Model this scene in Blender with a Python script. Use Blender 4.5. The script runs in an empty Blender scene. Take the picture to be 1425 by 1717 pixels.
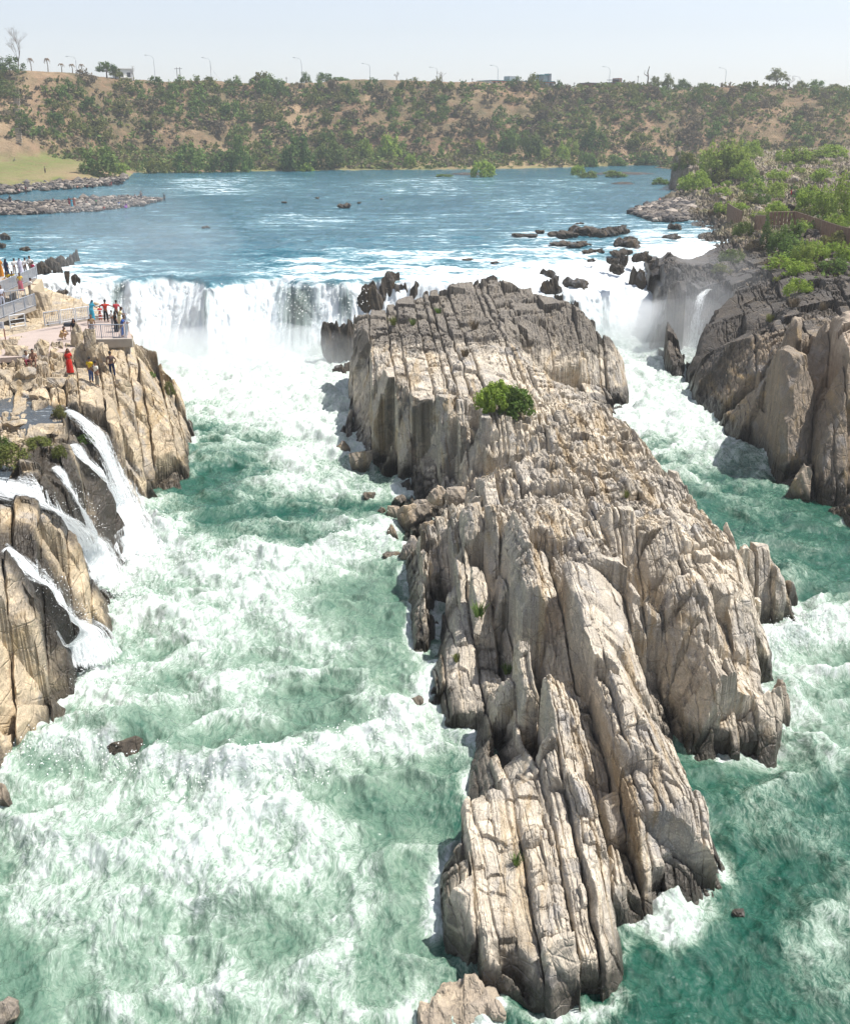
import bpy, bmesh, math, random
import numpy as np
from mathutils import Vector, Matrix
from mathutils.geometry import delaunay_2d_cdt

rad = math.radians
SC = bpy.context.scene
COL = SC.collection
# ------------------------------------------------------------------ camera
F = 1700.0; CX = 712.5; CY = 858.5; PITCH = rad(21.3); CAMZ = 16.0
CP, SP = math.cos(PITCH), math.sin(PITCH)
LOW = -7.0                      # level of the lower river; the upper river lies at z = 0

def ray(px, py):
    a = (px - CX) / F; b = (CY - py) / F
    return a, CP + SP * b, -SP + CP * b
def P(px, py, z):               # point of the view ray at height z
    a, dy, dz = ray(px, py); t = (z - CAMZ) / dz
    return (a * t, dy * t, z)
def PD(px, py, d):              # point of the view ray at ground distance d
    a, dy, dz = ray(px, py); t = d / dy
    return (a * t, d, CAMZ + dz * t)
def pix(x, y, z):
    zz = z - CAMZ
    dep = y * CP - zz * SP; up = y * SP + zz * CP
    return CX + F * x / dep, CY - F * up / dep, dep

cam = bpy.data.cameras.new('camera'); camo = bpy.data.objects.new('camera', cam); COL.objects.link(camo)
camo.location = (0, 0, CAMZ); camo.rotation_euler = (math.pi / 2 - PITCH, 0, 0)
cam.sensor_fit = 'HORIZONTAL'; cam.sensor_width = 36; cam.lens = 36 * F / 1425
cam.clip_start = 0.5; cam.clip_end = 8000
SC.camera = camo

# ------------------------------------------------------------------ light
SUN_EL, SUN_AZ = rad(62), rad(78)       # azimuth from +Y towards +X
w = bpy.data.worlds.new('World'); SC.world = w; w.use_nodes = True
nt = w.node_tree; bg = nt.nodes['Background']
sky = nt.nodes.new('ShaderNodeTexSky'); sky.sky_type = 'NISHITA'; sky.sun_disc = False
sky.sun_elevation = SUN_EL; sky.sun_rotation = SUN_AZ
sky.air_density = 1.0; sky.dust_density = 0.6; sky.ozone_density = 1.0
tint = nt.nodes.new('ShaderNodeMix'); tint.data_type = 'RGBA'; tint.blend_type = 'MULTIPLY'; tint.inputs[0].default_value = 1
tint.inputs[7].default_value = (.97, .99, 1.07, 1)
hs = nt.nodes.new('ShaderNodeHueSaturation'); hs.inputs['Saturation'].default_value = .42; hs.inputs['Value'].default_value = 1.16
nt.links.new(sky.outputs[0], hs.inputs['Color']); nt.links.new(hs.outputs[0], tint.inputs[6]); nt.links.new(tint.outputs[2], bg.inputs[0]); bg.inputs[1].default_value = 0.09
sl = bpy.data.lights.new('sun', 'SUN'); sl.energy = 5.0; sl.angle = rad(0.53); sl.color = (1, .96, .9)
so = bpy.data.objects.new('sun', sl); COL.objects.link(so)
sd = Vector((math.sin(SUN_AZ) * math.cos(SUN_EL), math.cos(SUN_AZ) * math.cos(SUN_EL), math.sin(SUN_EL)))
so.rotation_euler = sd.to_track_quat('Z', 'Y').to_euler(); so.location = (60, 60, 120)
SC.view_settings.view_transform = 'Standard'; SC.view_settings.look = 'None'
SC.view_settings.exposure = 0.50; SC.view_settings.gamma = 1.0
SC.render.engine = 'CYCLES'
SC.cycles.volume_bounces = 3; SC.cycles.max_bounces = 5; SC.cycles.transparent_max_bounces = 24
SC.cycles.use_denoising = True; SC.cycles.use_adaptive_sampling = True; SC.cycles.adaptive_threshold = .03

# ------------------------------------------------------------------ noise
def _hash(ix, iy, s):
    with np.errstate(over='ignore'):
        h = (ix.astype(np.int64).astype(np.uint32) * np.uint32(374761393) + iy.astype(np.int64).astype(np.uint32) * np.uint32(668265263)
             + np.uint32((s * 974634777) & 0xffffffff))
        h = (h ^ (h >> np.uint32(13))) * np.uint32(1274126177)
        h ^= h >> np.uint32(16)
        h = h * np.uint32(2246822519); h ^= h >> np.uint32(15)
    return h.astype(np.float32) * np.float32(1 / 4294967295.0)
def vnoise(x, y, s=0):          # value noise in 0..1
    x0 = np.floor(x); y0 = np.floor(y); fx = (x - x0).astype(np.float32); fy = (y - y0).astype(np.float32)
    ux = fx * fx * (3 - 2 * fx); uy = fy * fy * (3 - 2 * fy)
    a = _hash(x0, y0, s); b = _hash(x0 + 1, y0, s); c = _hash(x0, y0 + 1, s); d = _hash(x0 + 1, y0 + 1, s)
    return a + (b - a) * ux + (c - a) * uy + (a - b - c + d) * ux * uy
def fbm(x, y, s=0, o=4, g=.5):
    r = 0; t = 0; k = 1.0
    ca, sa = .8, .6
    for i in range(o):
        r = r + k * vnoise(x, y, s + i * 17); t += k; k *= g
        x, y = (x * ca - y * sa) * 2.03 + 11.3, (x * sa + y * ca) * 2.03 - 7.1
    return r / t
def ridged(x, y, s=0, o=4, g=.55):
    r = 0; t = 0; k = 1.0
    for i in range(o):
        r = r + k * (1 - np.abs(2 * vnoise(x, y, s + i * 17) - 1)) ** 2; t += k; k *= g
        x, y = (x * .8 - y * .6) * 2.03 + 11.3, (x * .6 + y * .8) * 2.03 - 7.1
    return r / t
def sstep(a, b, x):
    t = np.clip((x - a) / (b - a), 0, 1); return t * t * (3 - 2 * t)

def seg_dist(X, Y, a, b):
    dx, dy = b[0] - a[0], b[1] - a[1]; l2 = dx * dx + dy * dy
    t = np.clip(((X - a[0]) * dx + (Y - a[1]) * dy) / l2, 0, 1)
    return X - a[0] - t * dx, Y - a[1] - t * dy

# ------------------------------------------------------------------ triangulated control surface
class Tin:
    def __init__(self, lines):
        V = []; E = []
        for ln in lines:
            s = len(V)
            for p in ln: V.append(p)
            for i in range(len(ln) - 1): E.append((s + i, s + i + 1))
        self.V = V
        co, _, faces, ov, _, _ = delaunay_2d_cdt([Vector((p[0], p[1])) for p in V], E, [], 0, 1e-3)
        A = np.array([(p[0], p[1], p[2]) for p in V], dtype=np.float64)
        z = []
        for c, o in zip(co, ov):
            if o: z.append(np.mean([V[k][2] for k in o]))
            else:
                d2 = (A[:, 0] - c[0]) ** 2 + (A[:, 1] - c[1]) ** 2 + 1e-6
                k = np.argsort(d2)[:4]; wt = 1 / d2[k]; z.append(float((A[k, 2] * wt).sum() / wt.sum()))
        self.co = np.array([(c[0], c[1]) for c in co]); self.z = np.array(z); self.f = faces
    def eval(self, X, Y, fill=-30.0):
        sh = X.shape; x = X.ravel(); y = Y.ravel(); out = np.full(x.shape, fill, np.float32)
        order = np.argsort(y); ys = y[order]
        for f in self.f:
            p = self.co[list(f)]; zz = self.z[list(f)]
            a, b = np.searchsorted(ys, [p[:, 1].min() - 1e-6, p[:, 1].max() + 1e-6])
            if a == b: continue
            idx = order[a:b]; xx = x[idx]; k = (xx >= p[:, 0].min() - 1e-6) & (xx <= p[:, 0].max() + 1e-6)
            idx = idx[k]
            if not len(idx): continue
            xx = x[idx]; yy = y[idx]
            d = (p[1, 1] - p[2, 1]) * (p[0, 0] - p[2, 0]) + (p[2, 0] - p[1, 0]) * (p[0, 1] - p[2, 1])
            if abs(d) < 1e-9: continue
            l0 = ((p[1, 1] - p[2, 1]) * (xx - p[2, 0]) + (p[2, 0] - p[1, 0]) * (yy - p[2, 1])) / d
            l1 = ((p[2, 1] - p[0, 1]) * (xx - p[2, 0]) + (p[0, 0] - p[2, 0]) * (yy - p[2, 1])) / d
            l2 = 1 - l0 - l1; e = -1e-5
            m = (l0 >= e) & (l1 >= e) & (l2 >= e)
            out[idx[m]] = (l0 * zz[0] + l1 * zz[1] + l2 * zz[2])[m]
        return out.reshape(sh)
class Raster:                   # regular grid of heights, sampled bilinearly
    def __init__(self, tin, x0, x1, y0, y1, st, fill=-30.0, blur=0):
        self.x0, self.y0, self.st = x0, y0, st
        gx = np.arange(x0, x1 + st, st); gy = np.arange(y0, y1 + st, st)
        X, Y = np.meshgrid(gx, gy); self.g = tin.eval(X, Y, fill)
        for _ in range(blur):
            g = np.pad(self.g, 1, mode='edge')
            self.g = (g[:-2, 1:-1] + g[2:, 1:-1] + g[1:-1, :-2] + g[1:-1, 2:] + 2 * g[1:-1, 1:-1]) / 6
    def __call__(self, X, Y):
        fx = np.clip((X - self.x0) / self.st, 0, self.g.shape[1] - 1.001); fy = np.clip((Y - self.y0) / self.st, 0, self.g.shape[0] - 1.001)
        ix = fx.astype(np.int32); iy = fy.astype(np.int32); fx = (fx - ix).astype(np.float32); fy = (fy - iy).astype(np.float32)
        g = self.g
        return g[iy, ix] * (1 - fx) * (1 - fy) + g[iy, ix + 1] * fx * (1 - fy) + g[iy + 1, ix] * (1 - fx) * fy + g[iy + 1, ix + 1] * fx * fy

# ------------------------------------------------------------------ mesh helpers
def raw_mesh(name, V, Q, attrs=None, smooth=False):
    V = np.asarray(V, np.float32); Q = np.asarray(Q, np.int32)
    me = bpy.data.meshes.new(name); n = Q.shape[1]
    me.vertices.add(len(V)); me.vertices.foreach_set('co', V.ravel())
    me.loops.add(Q.size); me.loops.foreach_set('vertex_index', Q.ravel())
    me.polygons.add(len(Q)); me.polygons.foreach_set('loop_start', np.arange(0, Q.size, n, dtype=np.int32))
    me.polygons.foreach_set('loop_total', np.full(len(Q), n, np.int32))
    me.polygons.foreach_set('use_smooth', np.full(len(Q), bool(smooth)))
    me.update(calc_edges=True)
    for k, a in (attrs or {}).items():
        at = me.attributes.new(k, 'FLOAT', 'POINT'); at.data.foreach_set('value', np.asarray(a, np.float32).ravel())
    return me
def grid_mesh(name, X, Y, Z, fmask, attrs=None, smooth=True):
    nr, nc = X.shape; idx = np.arange(nr * nc).reshape(nr, nc)
    q = np.stack([idx[:-1, :-1], idx[:-1, 1:], idx[1:, 1:], idx[1:, :-1]], -1)[fmask]
    used = np.unique(q); remap = np.full(nr * nc, -1, np.int64); remap[used] = np.arange(len(used))
    V = np.stack([X.ravel(), Y.ravel(), Z.ravel()], -1)[used]
    return raw_mesh(name, V, remap[q], {k: a.ravel()[used] for k, a in (attrs or {}).items()}, smooth)
def link(name, me, mat=None, parent=None, loc=None):
    o = bpy.data.objects.new(name, me); COL.objects.link(o)
    if mat and me: 
        me.materials.clear(); me.materials.append(mat)
    if parent: o.parent = parent
    if loc is not None: o.location = loc
    return o
def tag(o, label=None, cat=None, group=None, kind=None):
    if label: o['label'] = label
    if cat: o['category'] = cat
    if group: o['group'] = group
    if kind: o['kind'] = kind
    return o
def empty(name, loc=(0, 0, 0), rz=0):
    o = bpy.data.objects.new(name, None); COL.objects.link(o); o.location = loc; o.rotation_euler = (0, 0, rz); o.empty_display_size = .2
    return o
def dup(o, loc=None, rz=None, sc=None):
    r = o.copy(); COL.objects.link(r)
    if loc is not None: r.location = loc
    if rz is not None: r.rotation_euler = (0, 0, rz)
    if sc is not None: r.scale = sc if hasattr(sc, '__len__') else (sc, sc, sc)
    for ch in list(o.children):
        c = ch.copy(); COL.objects.link(c); c.parent = r
        for g in list(ch.children):
            d = g.copy(); COL.objects.link(d); d.parent = c
    return r

class MB:                       # small mesh builder
    def __init__(self): self.v = []; self.f = []
    def box(self, c, s, rz=0, R=None):
        c = Vector(c); R = R or Matrix.Rotation(rz, 3, 'Z'); n = len(self.v)
        for dx in (-1, 1):
            for dy in (-1, 1):
                for dz in (-1, 1): self.v.append(c + R @ Vector((dx * s[0] / 2, dy * s[1] / 2, dz * s[2] / 2)))
        for q in ((0, 1, 3, 2), (4, 6, 7, 5), (0, 4, 5, 1), (2, 3, 7, 6), (0, 2, 6, 4), (1, 5, 7, 3)): self.f.append([n + i for i in q])
        return self
    def tube(self, pts, r, seg=6, cap=True):
        pts = [Vector(p) for p in pts]; n0 = len(self.v); m = len(pts)
        rs = r if hasattr(r, '__len__') else [r] * m
        for i, p in enumerate(pts):
            d = (pts[min(i + 1, m - 1)] - pts[max(i - 1, 0)]).normalized()
            u = d.orthogonal().normalized() if abs(d.z) < .9 else d.cross(Vector((0, 1, 0))).normalized()
            if abs(d.z) < .9: u = d.cross(Vector((0, 0, 1))).normalized()
            v = d.cross(u)
            for k in range(seg):
                a = 2 * math.pi * k / seg; self.v.append(p + (u * math.cos(a) + v * math.sin(a)) * rs[i])
        for i in range(m - 1):
            for k in range(seg):
                a = n0 + i * seg + k; b = n0 + i * seg + (k + 1) % seg
                self.f.append([a, b, b + seg, a + seg])
        if cap:
            self.f.append([n0 + k for k in range(seg)][::-1]); self.f.append([n0 + (m - 1) * seg + k for k in range(seg)])
        return self
    def poly(self, pts):
        n = len(self.v); self.v += [Vector(p) for p in pts]; self.f.append(list(range(n, n + len(pts)))); return self
    def prism(self, pts, z0, z1):       # footprint polygon, counter-clockwise
        n = len(self.v); m = len(pts)
        self.v += [Vector((p[0], p[1], z0 if z0 is not None else p[2])) for p in pts] + [Vector((p[0], p[1], z1)) for p in pts]
        self.f.append([n + i for i in range(m)][::-1]); self.f.append([n + m + i for i in range(m)])
        for i in range(m): self.f.append([n + i, n + (i + 1) % m, n + m + (i + 1) % m, n + m + i])
        return self
    def build(self, name, mat, parent=None, loc=None, smooth=False):
        me = bpy.data.meshes.new(name); me.from_pydata([tuple(v) for v in self.v], [], self.f); me.update()
        if smooth: me.polygons.foreach_set('use_smooth', [True] * len(me.polygons))
        return link(name, me, mat, parent, loc)

# ------------------------------------------------------------------ material helpers
class NT:
    def __init__(self, name):
        self.m = bpy.data.materials.new(name); self.m.use_nodes = True; self.t = self.m.node_tree
        self.t.nodes.clear(); self.out = self.t.nodes.new('ShaderNodeOutputMaterial')
    def n(self, typ, **kw):
        nd = self.t.nodes.new(typ)
        for k, v in kw.items():
            if k.startswith('i_'):
                key = k[2:]; key = int(key) if key.isdigit() else key.replace('_', ' ')
                self.set(nd.inputs[key], v)
            else: setattr(nd, k, v)
        return nd
    def set(self, sock, v):
        if isinstance(v, bpy.types.NodeSocket): self.t.links.new(v, sock)
        elif isinstance(v, bpy.types.Node): self.t.links.new(v.outputs[0], sock)
        else:
            if hasattr(v, '__len__') and sock.type == 'RGBA' and len(v) == 3: v = (*v, 1)
            sock.default_value = v
    def math(self, op, a, b=0.0, c=None, clamp=False):
        nd = self.t.nodes.new('ShaderNodeMath'); nd.operation = op; nd.use_clamp = clamp
        self.set(nd.inputs[0], a); self.set(nd.inputs[1], b)
        if c is not None: self.set(nd.inputs[2], c)
        return nd.outputs[0]
    def mix(self, f, a, b, blend='MIX'):
        nd = self.t.nodes.new('ShaderNodeMix'); nd.data_type = 'RGBA'; nd.blend_type = blend
        self.set(nd.inputs[0], f); self.set(nd.inputs[6], a); self.set(nd.inputs[7], b); return nd.outputs[2]
    def ramp(self, f, lo, hi, a=0.0, b=1.0):
        nd = self.t.nodes.new('ShaderNodeMapRange'); nd.interpolation_type = 'SMOOTHSTEP'
        self.set(nd.inputs[0], f); self.set(nd.inputs[1], lo); self.set(nd.inputs[2], hi); self.set(nd.inputs[3], a); self.set(nd.inputs[4], b); return nd.outputs[0]
    def pos(self, scale=(1, 1, 1), rot=(0, 0, 0), local=False):
        if local: src = self.n('ShaderNodeTexCoord').outputs['Object']
        else: src = self.n('ShaderNodeNewGeometry').outputs['Position']
        mp = self.n('ShaderNodeMapping'); self.t.links.new(src, mp.inputs[0]); mp.inputs['Scale'].default_value = scale; mp.inputs['Rotation'].default_value = rot
        return mp.outputs[0]
    def noise(self, vec, scale, detail=4, rough=.5, dist=0.0):
        nd = self.n('ShaderNodeTexNoise'); self.t.links.new(vec, nd.inputs['Vector'])
        nd.inputs['Scale'].default_value = scale; nd.inputs['Detail'].default_value = detail; nd.inputs['Roughness'].default_value = rough; nd.inputs['Distortion'].default_value = dist
        return nd.outputs[0]
    def attr(self, name):
        return self.n('ShaderNodeAttribute', attribute_name=name).outputs['Fac']
    def bump(self, h, strength=.5, dist=.1, normal=None):
        nd = self.n('ShaderNodeBump'); self.set(nd.inputs['Height'], h); nd.inputs['Strength'].default_value = strength; nd.inputs['Distance'].default_value = dist
        if normal is not None: self.set(nd.inputs['Normal'], normal)
        return nd.outputs[0]
    def bsdf(self, color, rough=.8, normal=None, spec=.3, **kw):
        b = self.n('ShaderNodeBsdfPrincipled'); self.set(b.inputs['Base Color'], color); self.set(b.inputs['Roughness'], rough)
        self.set(b.inputs['Specular IOR Level'], spec)
        if normal is not None: self.set(b.inputs['Normal'], normal)
        for k, v in kw.items(): self.set(b.inputs[k.replace('_', ' ')], v)
        self.t.links.new(b.outputs[0], self.out.inputs[0]); return b
    def surf(self, s): self.set(self.out.inputs[0], s)

def simple_mat(name, col, rough=.7, var=.12, scale=6.0, spec=.3, bump=.0):
    t = NT(name); p = t.pos(local=True); n = t.noise(p, scale, 3)
    c = t.mix(t.math('MULTIPLY', n, 1.0), [max(0, k * (1 - var * 2)) for k in col], [min(1, k * (1 + var)) for k in col])
    t.bsdf(c, rough, t.bump(n, bump, .02) if bump else None, spec); return t.m
def rock_mat(name, tan, grey, dark, strike=0.05, wet_z=-6.2, wetk=1.0, stain=(.33, .23, .11), topgrey=None, bumpk=1.0, dirty=0.0):
    t = NT(name)
    p = t.pos(); ps = t.pos((1.6, .16, .5), (0, 0, strike)); pf = t.pos((5.0, .7, 1.6), (0, 0, strike))
    n1 = t.noise(p, .22, 5, .6); n2 = t.noise(p, 1.1, 6, .65, .6); n3 = t.noise(ps, 1.0, 6, .65, .4); n4 = t.noise(p, 7.0, 5, .7); n5 = t.noise(pf, 1.0, 4, .6)
    blk = t.attr('blk')
    c = t.mix(t.ramp(t.math('ADD', t.math('MULTIPLY', blk, .45), t.math('MULTIPLY', n1, .8)), .35, .85), tan, grey)
    c = t.mix(t.ramp(n3, .42, .68, 0, .75), c, [k * .62 for k in tan])
    c = t.mix(t.ramp(n2, .50, .66, 0, .65), c, [min(1, k * 1.38) for k in tan])
    c = t.mix(t.ramp(t.noise(p, .35, 5, .65, 1.2), .54, .66, 0, .6), c, (.25, .25, .255))
    c = t.mix(t.ramp(n4, .5, .75, 0, .55), c, [k * .5 for k in grey])
    c = t.mix(t.ramp(t.noise(ps, .55, 4, .6, 1.0), .53, .66, 0, .6), c, stain)
    # dark weathering patina in blotches
    c = t.mix(t.ramp(t.math('ADD', t.noise(p, .5, 6, .7, .8), t.math('MULTIPLY', t.attr('dk'), .5)), .52, .72, 0, .85), c, dark)
    if dirty: c = t.mix(dirty, c, dark)
    n6 = t.noise(t.pos((22, 9, 14), (0, 0, strike)), 1.0, 4, .7)
    c = t.mix(t.ramp(n6, .50, .68, 0, .5), c, t.mix(.5, c, [k * .42 for k in grey])); c = t.mix(t.ramp(n6, .47, .30, 0, .45), c, [min(1, k * 1.45) for k in tan])
    # wet band above the river
    z = t.n('ShaderNodeSeparateXYZ'); t.set(z.inputs[0], t.n('ShaderNodeNewGeometry').outputs['Position'])
    zz = t.math('ADD', z.outputs[2], t.math('MULTIPLY', t.math('SUBTRACT', n2, .5), 1.6))
    wet = t.ramp(zz, wet_z - .35, wet_z + .85, 1.0 * wetk, 0.0)
    wet = t.math('MAXIMUM', wet, t.attr('wet'))
    c = t.mix(wet, c, t.mix(.86, c, (.016, .014, .012)))
    h = t.math('ADD', t.math('MULTIPLY', n2, .6), t.math('ADD', t.math('MULTIPLY', n4, .22), t.math('MULTIPLY', n5, .35)))
    vor = t.n('ShaderNodeTexVoronoi', feature='DISTANCE_TO_EDGE'); t.set(vor.inputs['Vector'], t.pos((1.0, .35, .8), (0, 0, strike))); vor.inputs['Scale'].default_value = 1.3
    vor2 = t.n('ShaderNodeTexVoronoi', feature='DISTANCE_TO_EDGE'); t.set(vor2.inputs['Vector'], t.pos((1.6, .8, 1.0), (0, 0, strike))); vor2.inputs['Scale'].default_value = 2.6
    cr = t.ramp(vor.outputs[0], 0, .05)
    c = t.mix(t.math('MULTIPLY', t.math('SUBTRACT', 1.0, t.ramp(vor.outputs[0], 0, .025)), t.ramp(n2, .45, .6, 0, .55)), c, dark)
    h = t.math('ADD', h, t.math('ADD', t.math('MULTIPLY', cr, .30), t.math('ADD', t.math('MULTIPLY', n6, .18), t.math('MULTIPLY', t.ramp(vor2.outputs[0], 0, .06), .14))))
    nb = t.bump(h, .7 * bumpk, .16)
    t.bsdf(c, t.math('SUBTRACT', .88, t.math('MULTIPLY', wet, .55)), nb, .3)
    return t.m
M_ISLE = rock_mat('island_rock', (.61, .53, .415), (.35, .32, .28), (.105, .093, .08), .055)
M_LEFT = rock_mat('bank_rock', (.53, .425, .285), (.35, .295, .225), (.105, .085, .065), .30, -6.4)
M_RIGHT = rock_mat('cliff_rock', (.28, .22, .155), (.18, .155, .13), (.055, .05, .046), -.12, -6.0, stain=(.36, .25, .11))
M_BLACK = rock_mat('wet_black_rock', (.085, .068, .05), (.04, .036, .033), (.012, .012, .013), .2, -20, stain=(.13, .09, .05))
M_BOULD = rock_mat('boulder_rock', (.42, .34, .25), (.27, .24, .21), (.11, .1, .09), .2, -6.6)

def blocks(X, Y, h0, seed, ang, wmin, wmax, lmin, lmax, amp, mixf, tilt=.15, cw=.1, cd=.5, lean=0.0, warp=.8, wfreq=.12, jag=.6, rng_v=(-160, 160)):
    rng = np.random.default_rng(seed)
    ca, sa = math.cos(ang), math.sin(ang)      # v across strike, u along it
    z0 = h0(X, Y)
    wv = (fbm(X * wfreq, Y * wfreq * .5, seed, 3) - .5) * 2 * warp
    v = X * ca + Y * sa + wv + lean * z0
    u = -X * sa + Y * ca + (vnoise(X * .5, Y * .2, seed + 3) - .5) * jag
    nw = int((rng_v[1] - rng_v[0]) / ((wmin + wmax) / 2)) + 40
    wd = rng.uniform(wmin, wmax, nw); ed = rng_v[0] + np.concatenate([[0], np.cumsum(wd)])
    i = np.clip(np.searchsorted(ed, v) - 1, 0, nw - 1)
    e0 = ed[i].astype(np.float32); e1 = ed[i + 1].astype(np.float32)
    L = rng.uniform(lmin, lmax, nw).astype(np.float32)[i]; ph = rng.uniform(0, 50, nw).astype(np.float32)[i]
    t = (u + ph) / L; j0 = np.floor(t); off = _hash(i, j0, seed + 5) * .5 - .25
    t2 = t + off * 1.0; j = np.floor(t); fu = t - j
    # jitter of the joints: warp the fraction per block
    r = _hash(i, j, seed + 9); r2 = _hash(i, j, seed + 10); r3 = _hash(i, j, seed + 11)
    vc = (e0 + e1) / 2; du = (.5 - fu) * L; dv = vc - v
    Xc = X + dv * ca - du * sa; Yc = Y + dv * sa + du * ca
    hc = h0(Xc, Yc)
    h = z0 * (1 - mixf) + hc * mixf + amp * (r - .5) * 2 + tilt * ((r2 - .5) * (-dv) * 2 + (r3 - .5) * (-du) * 1.2)
    ds = np.minimum(v - e0, e1 - v); dj = np.minimum(fu, 1 - fu) * L
    sl = _hash(i, i * 0, seed + 12)
    crack = np.exp(-(ds / cw) ** 2) * (.35 + .65 * sl) + .7 * np.exp(-(dj / (cw * .8)) ** 2) * _hash(i, j, seed + 13)
    return h - cd * np.minimum(crack, 1), r, crack

_ENV = {}
def envelope(R, rad_=.9):
    # highest and lowest ground within reach: no block may stand out beyond them
    if id(R) not in _ENV:
        n = max(1, int(rad_ / R.st)); hi = R.g.copy(); lo = R.g.copy()
        for _ in range(n):
            for g, f in ((hi, np.maximum), (lo, np.minimum)):
                p = np.pad(g, 1, mode='edge'); g[:] = f(f(f(p[:-2, 1:-1], p[2:, 1:-1]), f(p[1:-1, :-2], p[1:-1, 2:])), g)
        out = []
        for g in (hi, lo):
            q = Raster.__new__(Raster); q.x0, q.y0, q.st, q.g = R.x0, R.y0, R.st, g; out.append(q)
        _ENV[id(R)] = out
    return _ENV[id(R)]
def bound(h, R, X, Y, up=.35, dn=.6, rad_=.9):
    hi, lo = envelope(R, rad_); return np.clip(h, lo(X, Y) - dn, hi(X, Y) + up)
def planes(X, Y, h0, seed, ang, wmin, wmax, lmin, lmax, amp, tilt, cw=.05, cd=.5, warp=.3, keep=(.25, 1.0), gmax=2.4, rng_v=(-160, 160), lean=0.0, skew=.12):
    # jointed bedrock: every block between two bedding planes and two joints is one flat, slightly tilted face
    rng = np.random.default_rng(seed); ca, sa = math.cos(ang), math.sin(ang)
    v = X * ca + Y * sa + (fbm(X * .07, Y * .04, seed, 2) - .5) * 2 * warp + lean * h0(X, Y)
    nw = int((rng_v[1] - rng_v[0]) / ((wmin + wmax) / 2)) + 60
    wd = wmin + (wmax - wmin) * rng.random(nw) ** 1.7; ed = rng_v[0] + np.concatenate([[0], np.cumsum(wd)])
    i = np.clip(np.searchsorted(ed, v) - 1, 0, nw - 1); e0 = ed[i]; e1 = ed[i + 1]; fv = (v - e0) / (e1 - e0) - .5
    u = -X * sa + Y * ca + (_hash(i, i * 0, seed + 3) - .5) * 2 * skew * (e1 - e0) * fv * 4
    L = (lmin + (lmax - lmin) * rng.random(nw) ** 1.5)[i]; ph = rng.uniform(0, 50, nw)[i]
    t = (u + ph) / L; j = np.floor(t); a0 = (_hash(i, j, seed + 5) - .5) * .6; a1 = 1 + (_hash(i, j + 1, seed + 5) - .5) * .6; fu = t - j
    lo = fu < a0; hi = fu >= a1; j = np.where(lo, j - 1, np.where(hi, j + 1, j)); fu = t - j
    a0 = (_hash(i, j, seed + 5) - .5) * .6; a1 = 1 + (_hash(i, j + 1, seed + 5) - .5) * .6; mid = (a0 + a1) / 2
    du = (mid - fu) * L; dv = (e0 + e1) / 2 - v
    Xc = X + dv * ca - du * sa; Yc = Y + dv * sa + du * ca; e = .45
    hc = h0(Xc, Yc); gx = (h0(Xc + e, Yc) - h0(Xc - e, Yc)) / (2 * e); gy = (h0(Xc, Yc + e) - h0(Xc, Yc - e)) / (2 * e)
    gm = np.hypot(gx, gy) + 1e-6; k = np.minimum(1, gmax / gm) * (keep[0] + (keep[1] - keep[0]) * np.maximum(_hash(i, j, seed + 8), np.minimum(gm / 1.6, 1)))
    r1, r2, r3 = (_hash(i, j, seed + q) for q in (9, 10, 11))
    h = hc + k * (gx * (X - Xc) + gy * (Y - Yc)) + amp * (r1 - .5) * 2 + tilt * ((r2 - .5) * 2 * -dv + (r3 - .5) * 1.4 * -du)
    ds = np.minimum(v - e0, e1 - v); dj = np.minimum(fu - a0, a1 - fu) * L
    crack = np.exp(-(ds / cw) ** 2) * (.3 + .7 * _hash(i, i * 0, seed + 12)) + .7 * np.exp(-(dj / cw) ** 2) * _hash(i, j, seed + 13)
    return h - cd * np.minimum(crack, 1), r1, r2
def chips(X, Y, seed, ang, w_, l_, amp, tilt, cw=.03, cd=.12):
    # small blocks broken from the faces: a height offset only
    z = lambda a, b: np.zeros(np.broadcast(a, b).shape, np.float32)
    return planes(X, Y, z, seed, ang, w_[0], w_[1], l_[0], l_[1], amp, tilt, cw, cd, .15)

def facets(X, Y, ang, su, sv, seed, tilt=.6, step=.5):
    # angular chunks: every Voronoi cell is a tilted plane at its own height
    ca, sa = math.cos(ang), math.sin(ang)
    wx = (fbm(X * .6, Y * .6, seed + 1, 2) - .5) * .6
    v = (X * ca + Y * sa + wx) / sv; u = (-X * sa + Y * ca) / su
    iv = np.floor(v); iu = np.floor(u); best = np.full(X.shape, 9., np.float32); sec = best.copy(); out = np.zeros(X.shape, np.float32); rr = out.copy()
    for a in (-1, 0, 1):
        for b in (-1, 0, 1):
            cv = iv + a; cu = iu + b
            dv = cv + .5 + (_hash(cv, cu, seed) - .5) * .9 - v; du = cu + .5 + (_hash(cv, cu, seed + 1) - .5) * .9 - u
            d = dv * dv + du * du
            h = step * (_hash(cv, cu, seed + 2) - .5) * 2 - tilt * ((_hash(cv, cu, seed + 3) - .5) * dv * sv + (_hash(cv, cu, seed + 4) - .5) * du * su) * 2
            m = d < best; sec = np.where(m, best, np.minimum(sec, d)); out = np.where(m, h, out); rr = np.where(m, _hash(cv, cu, seed + 5), rr); best = np.where(m, d, best)
    edge = np.sqrt(sec) - np.sqrt(best)
    return out - step * .5 * np.exp(-(edge / .04) ** 2), rr

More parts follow.
